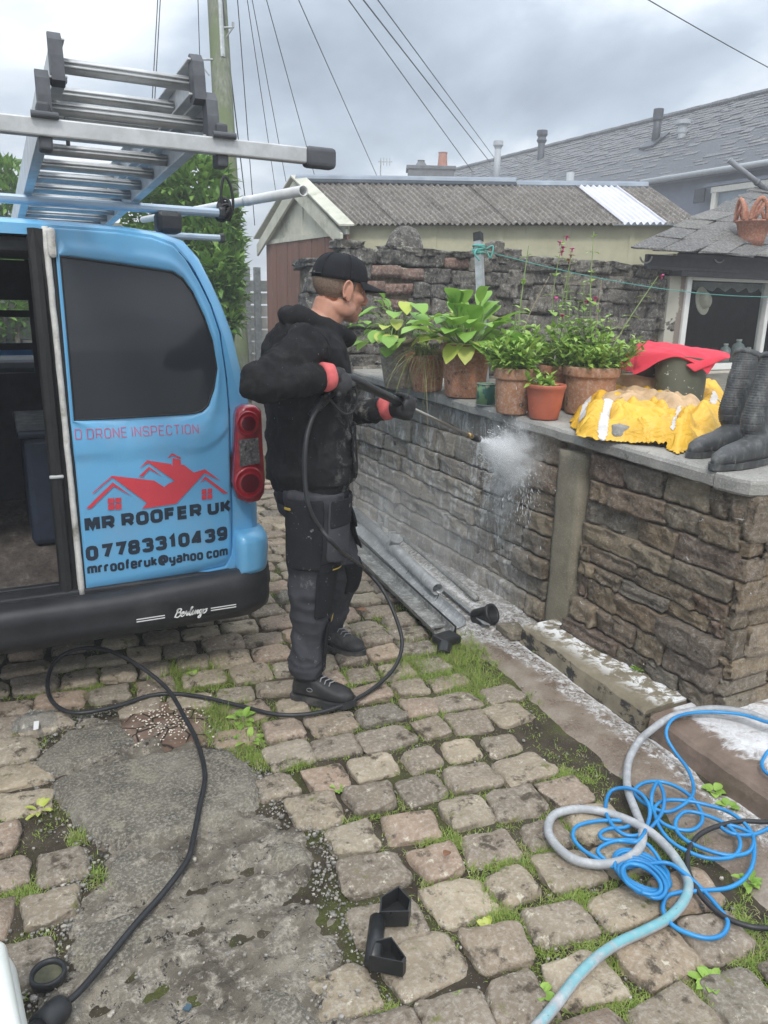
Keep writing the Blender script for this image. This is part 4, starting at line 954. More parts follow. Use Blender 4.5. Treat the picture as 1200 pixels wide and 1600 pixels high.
ax = (pa-pb)/np.linalg.norm(pa-pb); fa, fb, _ = frame(ax)
ring = lambda c, r: [c+fa*r*cos(t)+fb*r*sin(t) for t in np.linspace(0, 2*pi, 20, endpoint=False)]
M_WPIPE = simple('white_plastic', (0.62, 0.63, 0.63), .4, var=.1)
rr_ = .0185
obj('tube', loft([ring(pb-ax*1.1, rr_), ring(pa, rr_), ring(pa, rr_*.82), ring(pa-ax*.25, rr_*.82)], True, True), M_WPIPE, pt, True)
pc = pa+(pb-pa)*.42
obj('joint_ring', loft([ring(pc-ax*.02, rr_*1.1), ring(pc+ax*.02, rr_*1.1)], True, True), M_WPIPE, pt, True)
bx = ony(350, 337, 3.36)
strap = thing('bungee_strap', 'black bungee strap knotted round the right end of the roof bar', 'strap', bx)
sp_ = [bx+np.array([.03*cos(t*2.1)*(1-.3*t/9), .02*sin(t*1.3), .028*sin(t*2.1+.3)+.004*t]) for t in np.linspace(0, 12, 60)]
g = G(); g.add(*tube(sp_, .007, 6)); g.add(*tube(crom([bx+np.array([0, 0, .0]), bx+np.array([-.01, 0, .08]), bx+np.array([.005, .0, .15]), bx+np.array([.03, 0, .12]), bx+np.array([.04, 0, .04]), bx+np.array([.02, 0, -.02])], 6), .006, 6))
obj('cord', g, M_RUB, strap, True)

# ------------------------------------------------------------------ telegraph pole, cables
m = Mat('weathered_pole', .9, 0, .2); n1 = m.noise(5, 6, .65, vec=m.map(m.pos, scale=(6, 6, .5))); n2 = m.noise(2, 4, .6)
m.col(m.mix(m.step(n2, .4, .65), m.ramp(n1, [(.3, (.10, .115, .085)), (.7, (.24, .25, .19))]), (.14, .17, .085))); m.bump(n1, .5, .02); M_POLE = m.m
M_WIRE = simple('cable_black', (0.03, 0.032, 0.036), .7, var=.05, bump=0)
M_GALV = simple('galvanised_steel', (0.36, 0.38, 0.38), .5, .55, var=.25, dirt=(.2, .2, .19))
PD = 10.0
pb_, pt_ = ondep(378, 700, PD), ondep(322, -300, PD); pbase = pb_.copy(); pbase[2] = -.05
tp = thing('telegraph_pole', 'weathered grey green wooden telegraph pole rising behind the van', 'pole', pbase)
obj('shaft', tube([pbase+(pt_-pbase)*t for t in np.linspace(0, 1, 12)], [.155-.045*t for t in np.linspace(0, 1, 12)], 18), M_POLE, tp, True)
def brk(px, py, s):
    p = ondep(px, py, PD-.12); g = G(); g.add(*cyl(p-_r*.12*s, p+_r*.10*s, .012)); g.add(*cyl(p+_r*.10*s, p-np.array([0, 0, .18])-_r*.05*s, .010)); g.add(*cyl(p+_r*.1*s, p+_r*.1*s+np.array([0, 0, .06]), .016)); obj('bracket', g, M_GALV, tp)
brk(352, 43, 1); brk(320, 93, -1)
p1_, p2_ = ondep(344, 0, PD-.13), ondep(348, 90, PD-.13)
obj('cable_guard', tube([p1_, p2_], .035, 8), M_GALV, tp)
def cable(pts, r, label, sag=0.0):
    Q = [np.array(p) for p in pts]; out = []
    for i in range(len(Q)-1):
        for t in np.linspace(0, 1, 14, endpoint=(i == len(Q)-2)): out.append(Q[i]+(Q[i+1]-Q[i])*t-np.array([0, 0, sag*4*t*(1-t)]))
    o = obj('overhead_cable', tube(out, r, 5), M_WIRE); tag(o, label, 'cable', 'cables strung from the telegraph pole')
top = lambda k: ondep(333+k*4, -300+12*k, PD)
for k, (px, py, dp, r, lab) in enumerate((
    (592, 282, 24, .010, 'thin cable running from the pole down to the television aerial'),
    (738, 268, 26, .012, 'lower cable of the pair that meets the slate roof left of the metal pipe'),
    (492, 276, 18, .008, 'thin cable ending over the shed ridge just right of the gable'),
    (447, 284, 17, .007, 'thin cable dropping straight behind the apex of the shed gable'),
    (431, 300, 17, .007, 'thin cable dropping behind the left slope of the shed gable'),
    (398, 352, 15, .008, 'cable hanging nearest to the pole and ending beside the laurel bush'))):
    cable([top(k), ondep(px, py, dp)], r, lab)
cable([ondep(560, -10, 12), ondep(766, 254, 26)], .012, 'upper cable that meets the slate roof beside the metal pipe')
cable([ondep(583, -10, 12), ondep(772, 246, 27)], .010, 'thin cable right above the pair meeting the slate roof')
cable([ondep(1000, -8, 14), ondep(1230, 121, 17)], .010, 'single cable crossing the empty sky over the slate roof', .02)
cable([ondep(247, -10, 12), ondep(237, 170, 12.5), ondep(232, 420, 13)], .008, 'cable hanging behind the ladder rungs left of the pole')
cable([ondep(251, -10, 12), ondep(241, 170, 12.5), ondep(236, 420, 13)], .008, 'second cable of the double line behind the ladder rungs')
cable([ondep(309, -10, PD-.1), ondep(312, 92, PD-.12)], .006, 'short thin cable running down to the lower bracket on the pole')
cable([ondep(347, -10, PD-.15), ondep(352, 43, PD-.12), ondep(383, 310, 13)], .009, 'cable leading down from the upper bracket on the pole')
# ------------------------------------------------------------------ shed with corrugated roof
m = Mat('cream_render', .85, 0, .2); n1 = m.noise(3, 6, .7); n2 = m.noise(5, 6, .7, vec=m.map(m.pos, scale=(2, 2, .4)))
c = m.ramp(n1, [(.3, (.38, .365, .25)), (.7, (.50, .48, .34))]); c = m.mix(m.math('MULTIPLY', m.step(n2, .6, .75), .5), c, (.17, .16, .12)); m.col(c); m.bump(m.noise(60, 3), .3, .004); M_CREAM = m.m
m = Mat('corrugated_cement', .9, 0, .2); n1 = m.noise(4, 7, .7); n2 = m.noise(26, 6, .75)
c = m.ramp(n1, [(.3, (.105, .092, .08)), (.7, (.21, .19, .168))]); c = m.mix(m.math('MULTIPLY', m.step(n2, .50, .64), .7), c, (.37, .36, .34)); c = m.mix(m.math('MULTIPLY', m.step(m.noise(15, 6, .7, vec=m.map(m.pos, loc=(3, 1, 1))), .57, .68), .7), c, (.075, .075, .06)); m.col(c); m.bump(n2, .6, .012); M_CORR = m.m
M_CLEARS = simple('translucent_sheet', (0.58, 0.58, 0.63), .45, var=.1, scale=5)
M_RIDGE = simple('ridge_metal', (0.19, 0.225, 0.27), .5, .1, var=.2, scale=3)
M_CREAMW = simple('cream_board', (0.50, 0.50, 0.42), .7, var=.12, scale=6, dirt=(.26, .26, .2))
m = Mat('red_brown_board', .7, 0, .3); n1 = m.noise(6, 6, .7, vec=m.map(m.pos, scale=(1, 1, .15))); r_ = m.rnd()
c = m.mix(m.math('MULTIPLY', r_, .5), m.ramp(n1, [(.3, (.125, .058, .038)), (.7, (.20, .098, .066))]), (.19, .095, .07)); c = m.mix(m.math('MULTIPLY', m.step(m.noise(9, 6, .7), .58, .7), .35), c, (.30, .20, .16)); m.col(c); m.bump(n1, .4, .006); M_BROWNB = m.m
LR, RR = ondep(464, 284, 10.2), ondep(1012, 293, 9.55)
LE, RE = ondep(534, 349, 9.2), ondep(1096, 343, 8.15)
LR[2] = (LR[2]+RR[2])/2+.02; RR[2] = LR[2]-.04; ze = (LE[2]+RE[2])/2; LE[2] = ze+.0; RE[2] = ze
BE = LR+(LR-LE); BE[2] = ze; BER = RR+(RR-RE); BER[2] = ze
shed = thing('shed', 'cream rendered shed with corrugated grey roof and red brown board doors', 'shed', (LE[0], LE[1], 0))
along = (RE-LE)/np.linalg.norm(RE-LE); inw = np.array([-along[1], along[0], 0])
def corr(a, b, c_, d, npitch, m, off=0.0, rows=6, amp=.015):   # a,b ridge ends; c_,d eave ends
    nU = npitch*8; v = []; nrm = np.cross(b-a, c_-a); nrm /= np.linalg.norm(nrm); nrm *= (1 if nrm[2] > 0 else -1)
    for j in range(rows+1):
        for i in range(nU+1):
            u = i/nU; t = j/rows; p = (a+(b-a)*u)*(1-t)+(c_+(d-c_)*u)*t; v.append(p+nrm*(amp*cos(2*pi*u*npitch)+off+.004*MN.noise(Vector(p)*3)))
    return v, [(j*(nU+1)+i, j*(nU+1)+i+1, (j+1)*(nU+1)+i+1, (j+1)*(nU+1)+i) for j in range(rows) for i in range(nU)]
NS = 7; cuts = [0.0, .17, .34, .50, .655, .80, .91, 1.0]
for k in range(NS):
    a, b = cuts[k], cuts[k+1]+(.004 if k < NS-1 else 0); P = lambda s, A, B: A+(B-A)*s
    w = np.linalg.norm((RE-LE)*(b-a)); mt = M_CLEARS if k == 5 else M_CORR
    o = obj('roof_sheet', corr(P(a, LR, RR), P(b, LR, RR), P(a, LE, RE)-np.array([0, 0, .03]), P(b, LE, RE)-np.array([0, 0, .03]), max(4, int(round(w/.070))), mt, .004+.007*(k % 2)), mt, shed, True)
    if k == 5: o['label'] = 'pale translucent roof sheet'
o = obj('roof_sheet', corr(LR, RR, BE, BER, 60, M_CORR), M_CORR, shed, True); o['label'] = 'rear roof slope'
obj('ridge_cap', G()+tube([LR+np.array([0, 0, .04]), LR+(RR-LR)*.64+np.array([0, 0, .03])], .085, 10, True, .7)+tube([LR+(RR-LR)*.642+np.array([0, 0, .0]), RR], .06, 10), M_RIDGE, shed)
wi = 0.12
def wallquad(a, b, z0, z1, th, m, name):
    d = (b-a)/np.linalg.norm(b-a); nn = np.array([-d[1], d[0], 0])*th
    P = [np.array([a[0], a[1], z0]), np.array([b[0], b[1], z0]), np.array([b[0], b[1], z1]), np.array([a[0], a[1], z1])]
    return obj(name, extr(P, nn), m, shed)
LEi = LE+inw*.12+along*.05; REi = RE+inw*.12-along*.05
wl = wallquad(LEi, REi, 0, ze-.03, .10, M_CREAM, 'wall')
for k in (.27, .47, .66, .84, .93):
    p = LEi+(REi-LEi)*k-inw*.012; obj('wall_batten', extr([p+along*-.03+np.array([0, 0, -p[2]]), p+along*.03+np.array([0, 0, -p[2]]), p+along*.03+np.array([0, 0, ze-.05-p[2]]), p+along*-.03+np.array([0, 0, ze-.05-p[2]])], inw*.010), M_CREAM, wl)
GA = LE+along*.10; GBk = BE+along*.10; gd = (GBk-GA); gl_ = np.linalg.norm(gd[:2]); gdn = gd/np.linalg.norm(gd); gn = np.array([gdn[1], -gdn[0], 0]); gn = gn if gn@(-along) > 0 else -gn
dz = ze-.12
NB = 13
for i in range(NB):
    a = GA+gdn*(gl_*(i+.03)/NB)+gn*(.006*(i % 2)); b = GA+gdn*(gl_*(i+.97)/NB)+gn*(.006*(i % 2))
    obj('door_board', extr([np.array([a[0], a[1], 0]), np.array([b[0], b[1], 0]), np.array([b[0], b[1], dz+.02]), np.array([a[0], a[1], dz+.02])], gn*.03), M_BROWNB, shed)
ap = LR+along*.10; gpoly = [np.array([GA[0], GA[1], dz]), np.array([GBk[0], GBk[1], dz]), np.array([GBk[0], GBk[1], ze]), ap-np.array([0, 0, .05]), np.array([GA[0], GA[1], ze])]
obj('gable_panel', extr(gpoly, gn*.02), M_CREAMW, shed)
mid = (GA+GBk)/2; obj('gable_batten', extr([np.array([*(mid+gdn*s)[:2], z]) for s, z in ((-.025, dz), (.025, dz), (.025, ap[2]-.2), (-.025, ap[2]-.2))], gn*.035), M_CREAMW, shed)
obj('door_lintel', extr([np.array([*GA[:2], dz-.02]), np.array([*GBk[:2], dz-.02]), np.array([*GBk[:2], dz+.04]), np.array([*GA[:2], dz+.04])], gn*.05), M_CREAMW, shed)
for E_, s in ((LE, 1), (BE, -1)):
    e0 = E_+along*.0-np.array([0, 0, .10])+(E_-LR)*.06; t0 = LR+np.array([0, 0, .02])
    obj('bargeboard', extr([e0-along*.02, t0-along*.02, t0-along*.02+np.array([0, 0, .16])*0-np.array([0, 0, .20]), e0-along*.02-np.array([0, 0, .16])], -along*.035), M_CREAMW, shed)
    g0 = e0+np.array([0, 0, .10])+(E_-LR)*.03; obj('verge_strip', extr([g0-along*.09, LR+np.array([0, 0, .07])-along*.09, LR+np.array([0, 0, .07])+along*.10, g0+along*.10], (0, 0, .02)), M_CREAMW, shed)

# ------------------------------------------------------------------ slate roofed house beyond
m = stone('roof_slate', [(.075, .08, .092), (.105, .11, .122), (.06, .064, .074), (.125, .13, .14), (.088, .09, .098)], spot=(.30, .30, .29), spotamt=.70, dark=(.05, .052, .056), fine=25, bump=.5, bd=.01, rough=.6, darkamt=.66); M_SLATE = m.m
M_SLATEN = stone('shed_slate', [(.10, .098, .098), (.14, .135, .13), (.075, .075, .076), (.17, .165, .155), (.115, .11, .10)], spot=(.34, .34, .30), spotamt=.64, dark=(.045, .045, .045), fine=45, bump=.8, bd=.008, rough=.75, darkamt=.60).m
M_HWALL = simple('grey_render', (0.22, 0.245, 0.30), .9, var=.1, scale=4, bump=.3, bd=.01)
M_GUT = simple('grey_gutter', (0.36, 0.38, 0.40), .5, var=.1)
M_DARKM = simple('dark_metal', (0.05, 0.055, 0.065), .5, .3)
M_CHIM = simple('chimney_render', (0.13, 0.135, 0.14), .9, var=.25, scale=5)
M_TERR = None
HX = 15.0; HZ = float(onx(1105, 268, HX-.2)[2])+.17; RX = 19.8
for _ in range(30): RX += .4*((HZ+.62*(RX-HX))-onx(1100, 167, RX)[2])/(-.25)*-1 if False else 0
RX = min(np.linspace(16, 24, 161), key=lambda x: abs(HZ+.62*(x-HX)-onx(1100, 168, x)[2])); RZ = HZ+.62*(RX-HX)
HY0, HY1 = 7.5, 32.6
house = thing('slate_house', 'long grey rendered house with a large slate roof on the right beyond the shed', 'house', (HX, 15, 0))
obj('roof_deck', extr([(HX-.22, HY0, HZ-.14), (HX-.22, HY1, HZ-.14), (RX, HY1, RZ-.03), (RX, HY0, RZ-.03)], (0, 0, -.06)), M_DARKM, house)
obj('rear_roof', extr([(RX+5, HY0, HZ-.1), (RX+5, HY1, HZ-.1), (RX, HY1, RZ), (RX, HY0, RZ)], (0, 0, -.06)), M_SLATE, house)
obj('wall', box((HX+4.9, (HY0+HY1)/2, HZ/2-.08), (9.6, HY1-HY0-.3, HZ-.12)), M_HWALL, house)
slp = atan2(RZ-HZ, RX-HX); SL = hypot(RX-HX, RZ-HZ)+.2; Ms = roty(-slp); q = random.Random(9)
slm = [mesh('slate', *(lambda v, f: ([np.array([p[0]*(1+.02*q.uniform(-1, 1)), p[1]*(1+.02*q.uniform(-1, 1)), p[2]]) for p in v], f))(*box((0, 0, 0), (1, 1, 1))), M_SLATE) for _ in range(6)]
allsl = []
nc = 24
for c_ in range(nc):
    s = -.22+c_*(SL/nc); y = HY0+.15*(c_ % 2); w0 = .42-.005*c_
    while y < HY1:
        w = w0*q.uniform(.75, 1.15); yy = y+w/2; xx = HX+cos(slp)*(s+.17); zz = HZ+sin(slp)*(s+.17)-.06
        allsl.append((xx, yy, zz+.018+q.uniform(-.010, .014), w-.012, q.uniform(-.03, .03), q.randrange(6))); y += w
vis = sorted([t for t in allsl if inview(t[:3], 10)], key=lambda t: depth(t[:3])); vset = set(id(t) for t in vis[:298])
g = G()
for t in allsl:
    if id(t) in vset: inst('slate', slm[t[5]], t[:3], (.37, t[3], .035), (0, -slp+.07, t[4]*.6), house)
    else: g.add(*box(t[:3], (.37, t[3], .035), Ms@roty(.07)))
obj('far_slates', g, M_SLATE, house, kind='stuff')
g = G(); 
for i, y in enumerate(np.arange(HY0, HY1, .45)): g.add(*tube([(RX, y, RZ+.0), (RX, y+.44, RZ+.0)], .11+.008*(i % 2), 8, True, .8))
obj('ridge_tiles', g, M_SLATE, house, kind='stuff')
obj('gutter', tube([(HX-.30, HY0, HZ-.20), (HX-.30, 15.6, HZ-.20)], .065, 10), M_GUT, house, True)
obj('fascia', box((HX-.16, (HY0+HY1)/2, HZ-.20), (.03, HY1-HY0-.2, .16)), M_HWALL, house)
wp = [onx(a, b, HX-.14) for a, b in ((1114, 293), (1215, 290), (1215, 330), (1114, 330))]
y0w, y1w = wp[1][1], wp[0][1]; z1w = wp[0][2]; 
fr = obj('window', G()+box((HX-.06, (y0w+y1w)/2, z1w-.05), (.16, abs(y1w-y0w)+.1, .12))+box((HX-.06, max(y0w, y1w)-.05, z1w-.65), (.16, .12, 1.1))+box((HX-.06, min(y0w, y1w)+.02, z1w-.65), (.16, .12, 1.1)), simple('cream_frame', (.62, .60, .54), .6, var=.08), house)
obj('pane', box((HX-.02, (y0w+y1w)/2, z1w-.6), (.06, abs(y1w-y0w)-.05, 1.0)), simple('far_glass', (.20, .25, .30), .12, var=.1, bump=0), fr)
obj('window_lintel', box((HX-.10, (y0w+y1w)/2, z1w+.06), (.12, abs(y1w-y0w)+.5, .07)), M_HWALL, fr)
vp_ = onx(1093, 306, HX-.13); obj('air_vent', G()+bbox(vp_, (.05, .30, .30), .01)+box(vp_-np.array([.03, 0, 0]), (.02, .22, .03)), M_DARKM, house)
def onroof(px, py):
    lo = HX
    for _ in range(40):
        p = onx(px, py, lo); tz = HZ+(lo-HX)*tan(slp); lo += (p[2]-tz)*.4 if True else 0
        lo = min(max(lo, HX), RX)
    return onx(px, py, lo)
def stackpipe(px, py0, py1, rad, m, lab, cowl):
    p = onroof(px, py1); d = depth(p); h = (py1-py0)/F_PX*d/cos(PITCH); t = thing('roof_flue', lab, 'flue', p); g = G(); g.add(*cyl(p-np.array([0, 0, .4]), p+np.array([0, 0, h]), rad))
    obj('pipe', g, m, t, True)
    if cowl == 1: obj('cowl', lathe([(0, h+.02), (rad*1.9, h), (rad*1.9, h-.1), (rad*1.2, h-.14), (rad*1.2, h-.3), (rad, h-.34)], p, 14), m, t)
    if cowl == 2: obj('flashing', extr([p+np.array([-.35, -.25, -.2]), p+np.array([-.35, .25, -.2]), p+np.array([.25, .25, .2]), p+np.array([.25, -.25, .2])], (0, 0, .05)), m, t); obj('cowl', lathe([(rad*1.25, h+.02), (rad*1.25, h-.25), (rad, h-.3)], p, 14), m, t)
stackpipe(1024, 178, 222, .11, M_DARKM, 'thick dark flue pipe standing on the slate roof', 2)
stackpipe(1065, 191, 213, .10, M_GUT, 'short pale mushroom capped vent on the slate roof', 1)
stackpipe(890, 272, 290, .11, M_GUT, 'short white vent low on the slate roof above the shed ridge', 0)
def ridgepipe(px, py0, py1, rad, m, lab, cow):
    p = ondep(px, py1, 27); t = thing('ridge_pipe', lab, 'flue', p); d = 27; h = (py1-py0)/F_PX*d; obj('pipe', cyl(p-np.array([0, 0, 1.2]), p+np.array([0, 0, h]), rad), m, t, True)
    obj('cowl', lathe([(rad*1.5, h+.02), (rad*1.6, h-.12), (rad*1.1, h-.2)]+([(rad*1.5, h-.3), (rad, h-.4)] if cow else [(rad, h-.25)]), p, 12), m, t)
ridgepipe(845, 208, 240, .12, M_DARKM, 'dark finned flue standing up from the slate ridge', 1)
ridgepipe(777, 224, 252, .11, M_GUT, 'pale metal flue left of the dark one behind the slate ridge', 0)
cp0 = ondep(672, 288, 28); ch = thing('chimney', 'low dark chimney stack with a terracotta pot at the far end of the slate roof', 'chimney', cp0)
wch = 70/F_PX*28; hch = 24/F_PX*28
Mz = rotz(-YAW)
obj('stack', G()+bbox(cp0+np.array([0, 0, -.6+hch/2]), (wch, 1.0, hch+1.2), .02, Mz)+bbox(cp0+np.array([0, 0, hch-.06]), (wch+.14, 1.1, .12), .02, Mz), M_CHIM, ch)
M_TC = simple('terracotta_far', (.40, .17, .11), .8)
obj('chimney_pot', lathe([(.19, 0), (.17, .15), (.15, .45), (.17, .5), (.12, .5)], cp0+_r*.42+np.array([0, 0, hch]), 14), M_TC, ch)
obj('chimney_pot', lathe([(.2, 0), (.22, .06), (.12, .2), (.14, .24), (.02, .25)], cp0-_r*.35+np.array([0, 0, hch]), 12), M_CHIM, ch)
ap_ = ondep(594, 300, 26); an = thing('tv_aerial', 'thin television aerial above the shed roof', 'aerial', ap_); h = 46/F_PX*26
obj('mast', cyl(ap_, ap_+np.array([0, 0, h]), .02), M_GALV, an); g = G(); q0 = ap_+np.array([0, 0, h-.05]); g.add(*cyl(q0-_r*.1, q0+_r*.38, .015))
for k in range(4): g.add(*cyl(q0+_r*(.1*k)-np.array([0, 0, .12]), q0+_r*(.1*k)+np.array([0, 0, .12]), .010))
obj('boom', g, M_GALV, an)

# ------------------------------------------------------------------ small outbuilding with window at the right
OY = 5.26
ob = thing('outbuilding', 'small white outbuilding with a slate roof and a wide window at the right', 'outbuilding', (5.6, OY+1, .95))
L0 = ony(1040, 500, OY); xL = L0[0]; 
sill = ony(1110, 588, OY); ztopw = ony(1070, 440, OY)[2]
fx0 = ony(1064, 500, OY)[0]; fx1 = fx0+1.75; fz1 = ony(1070, 426, OY)[2]; fz0 = ony(1110, 578, OY)[2]
m = Mat('peeling_white_render', .85, 0, .2); n1 = m.noise(5, 6, .75); X = m.xyz()
c = m.mix(m.step(m.math('ADD', n1, m.math('MULTIPLY', m.step(X[0], fx0-.10, fx0-.02), .25)), .58, .66), (.44, .42, .36), (.22, .185, .16)); c = m.mix(m.step(X[2], fz0-.06, fz0-.10), c, (.60, .60, .55)); m.col(c); m.bump(m.noise(30, 5, .7), .5, .006); M_PEEL = m.m
WZ = 2.02
obj('wall', G()+box(((xL+fx0)/2, OY+.12, 1.45), (fx0-xL, .24, 1.15))+box(((fx0+fx1)/2, OY+.125, (.7+fz0)/2-.02), (fx1-fx0, .23, fz0-.7-.04))+box((fx1+.25, OY+.12, 1.45), (.5, .24, 1.15))+extr([(xL+.03, OY+.24, .8), (xL+1.75, OY+1.7, .8), (xL+1.75, OY+1.7, 1.98), (xL+.03, OY+.24, 1.98)], (.15, -.0, 0)), M_PEEL, ob)
M_UPVC = simple('white_upvc', (.68, .68, .66), .4, var=.06)
wf = obj('window_frame', G()+bbox((fx0+.03, OY+.02, (fz0+fz1)/2), (.06, .09, fz1-fz0), .008)+bbox(((fx0+fx1)/2, OY+.02, fz1-.03), (fx1-fx0-.122, .088, .06), .008)+bbox(((fx0+fx1)/2, OY+.02, fz0+.03), (fx1-fx0-.122, .088, .06), .008)+bbox((fx1-.03, OY+.02, (fz0+fz1)/2), (.06, .09, fz1-fz0), .008)+bbox((fx0+1.1, OY+.02, (fz0+fz1)/2), (.05, .085, fz1-fz0-.122), .008), M_UPVC, ob)
mg2 = Mat('window_glass', .03, 0, .5); mg2.b.inputs['Transmission Weight'].default_value = 1.0; mg2.b.inputs['IOR'].default_value = 1.12; mg2.col((.80, .84, .84)); M_WGL = mg2.m
obj('window_pane', box(((fx0+fx1)/2, OY+.03, (fz0+fz1)/2), (fx1-fx0-.09, .008, fz1-fz0-.09)), M_WGL, wf)
obj('window_sill', G()+bbox(((fx0+fx1)/2, OY-.03, fz0-.03), (fx1-fx0+.08, .16, .05), .01), simple('weathered_sill', (.42, .39, .33), .8, var=.2), ob)
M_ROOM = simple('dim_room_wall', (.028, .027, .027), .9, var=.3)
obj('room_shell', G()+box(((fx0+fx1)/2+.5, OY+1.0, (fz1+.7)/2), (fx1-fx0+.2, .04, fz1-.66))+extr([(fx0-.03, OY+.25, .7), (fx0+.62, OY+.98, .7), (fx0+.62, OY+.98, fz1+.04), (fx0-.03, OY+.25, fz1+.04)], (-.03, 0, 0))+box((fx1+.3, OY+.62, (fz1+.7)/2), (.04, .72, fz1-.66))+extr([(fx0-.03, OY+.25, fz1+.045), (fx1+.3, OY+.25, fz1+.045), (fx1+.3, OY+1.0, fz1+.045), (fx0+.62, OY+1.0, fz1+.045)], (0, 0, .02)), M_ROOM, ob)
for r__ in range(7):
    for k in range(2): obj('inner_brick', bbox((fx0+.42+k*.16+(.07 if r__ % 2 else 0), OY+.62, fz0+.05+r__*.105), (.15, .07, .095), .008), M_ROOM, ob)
# fascia and hip roof with thick slates
fL = ony(1012, 405, OY-.12)
fa_z1 = ony(1100, 402, OY-.13)[2]; fa_z0 = ony(1100, 424, OY-.13)[2]
M_FASC = simple('dark_fascia', (.045, .045, .052), .6, var=.2)
obj('fascia_board', G()+bbox(((fL[0]+7.0)/2, OY-.10, (fa_z0+fa_z1)/2+.0), (7.0-fL[0], .035, fa_z1-fa_z0), .004)+bbox(((fL[0]+7.0)/2, OY-.122, fa_z0+.012), (7.0-fL[0], .012, .03), .003)+box(((xL+7)/2, OY+.0, fa_z0-.02), (7-xL, .24, .05)), M_FASC, ob)
M_IRON = simple('pale_iron', (.35, .35, .34), .6, .4)
for px in (1010, 1125):
    p = ony(px, 398, OY-.14); obj('gutter_bracket', tube([p+np.array([.065*cos(t), 0, -.01+.055*sin(t)-.0]) for t in np.linspace(pi*1.05, pi*2.0, 10)], .007, 6), M_IRON, ob)
e0 = ony(990, 386, OY-.24); e1 = ony(1190, 291, OY+1.55)
rise = (e1[2]-e0[2])/(e1[1]-e0[1]); xshift = (e1[0]-e0[0])/(e1[1]-e0[1]); ang = math.atan(rise)
NCR = 8; run = (e1[1]-e0[1])/NCR; q = random.Random(4)
def sl_geo(s):
    v, f = rock_geo(s+400, 4, .10, .03, 1.2, False, .05, (1.5, 1, .2)); k = xshift*run*1.5/.34
    return [p+np.array([k*p[1], 0, 0]) for p in v], f
SLB = [mesh('slate', *sl_geo(s), M_SLATEN) for s in range(8)]
for c_ in range(NCR+1):
    yc = e0[1]+run*(c_+.45); x = e0[0]+xshift*run*c_+q.uniform(-.03, .03)
    zc0 = e0[2]+rise*run*(c_+.45)+.018; lx = lambda xx: (lambda p: p[0]-(988+(386-p[1])*200/95))(proj((xx, yc-.62*run, zc0-.62*run*rise)))
    x = min(np.linspace(e0[0]-1, e0[0]+4, 400), key=lambda xx: abs(lx(xx)))+xshift*.62*run+(0 if c_ == 0 else q.uniform(-.03, .03))
    while x < 9.6:
        w = q.uniform(.29, .39)*(1.1 if c_ < 3 else 1.0); zc = e0[2]+rise*run*(c_+.45)+.018
        inst('slate', SLB[q.randrange(8)], (x+w/2, yc, zc+q.uniform(-.006, .006)), (w-.006, run*1.5/cos(ang), .020+q.uniform(0, .006)), (ang-.035+q.uniform(-.006, .006), q.uniform(-.012, .012), q.uniform(-.015, .015)), ob); x += w
obj('roof_deck', extr([np.array([e0[0]+.55, e0[1]+.06, e0[2]-.02]), np.array([9.9, e0[1]+.06, e0[2]-.02]), np.array([9.9, e1[1]+.1, e1[2]]), np.array([e1[0]+.62, e1[1]+.1, e1[2]])], (0, 0, -.03)), M_FASC, ob)
f0_, f1_ = ony(1139, 250, OY+1.5), ony(1187, 288, OY+1.35)
fl = thing('flue_pipe', 'grey plastic pipe slanting up from the outbuilding slates', 'pipe', f1_)
obj('pipe', cyl(f1_+(f1_-f0_)*.25, f0_, .030), M_DARKM if False else simple('grey_pipe', (.20, .21, .23), .5), fl, True)
dd = (f0_-f1_)/np.linalg.norm(f0_-f1_); obj('collar', cyl(f1_+dd*.02, f1_+dd*.055, .038), simple('grey_collar', (.14, .15, .16), .5), fl, True)
# things in the window
hp = ony(1098, 470, OY+.16); ht = thing('straw_hat', 'round pale hat hanging inside the outbuilding window', 'hat', hp)
M_HAT = simple('straw', (.62, .57, .45), .9)
Mh = rotx(pi/2-.2)@roty(.25)
obj('brim', lathe([(.0, .01), (.13, .0), (.128, -.008), (.0, -.004)], hp, 24, Mh), M_HAT, ht); obj('crown', lathe([(.075, .0), (.07, .05), (.05, .065), (.0, .07)], hp, 20, Mh), M_HAT, ht, True)
mj = Mat('pale_plastic', .15, 0, .5); mj.b.inputs['Transmission Weight'].default_value = .5; mj.b.inputs['IOR'].default_value = 1.2; mj.col((.62, .72, .68)); M_JAR = mj.m
for k, (px, py, r0, h, lab) in enumerate(((1130, 570, .05, .20, 'clear plastic bottle with green label inside the window'), (1150, 566, .06, .24, 'large square shouldered jar inside the window'), (1166, 572, .045, .16, 'squat glass jar right of the large one inside the window'), (1182, 572, .03, .18, 'slim pale spray bottle inside the window'), (1096, 574, .03, .05, 'small white pot low in the window corner'))):
    p = ony(px, py, OY+.2+.03*k); p[2] = fz0+.03; t = thing('bottle', lab, 'bottle', p)
    obj('vessel', lathe([(0, 0), (r0, 0), (r0, h*.7), (r0*.8, h*.8), (r0*.4, h*.86), (r0*.4, h*.95)], p, 16), M_JAR, t, True); obj('lid', lathe([(r0*.45, h*.93), (r0*.45, h), (0, h)], p, 12), M_UPVC, t)
obj('inner_ledge', box(((fx0+fx1)/2, OY+.32, fz0+.005), (fx1-fx0-.05, .45, .03)), M_UPVC, ob)
g = G(); cz = ony(1150, 455, OY+.25)
xs = np.linspace(fx0+.35, fx1, 60); v = []
for x in xs: v += [(x, OY+.28, fz1-.06), (x, OY+.28+.012*sin(x*40), fz1-.10-.045*abs(sin((x-fx0)*17)))]
obj('window_valance', (v, [(2*i, 2*i+2, 2*i+3, 2*i+1) for i in range(59)]), simple('lace', (.30, .31, .30), .9), ob)
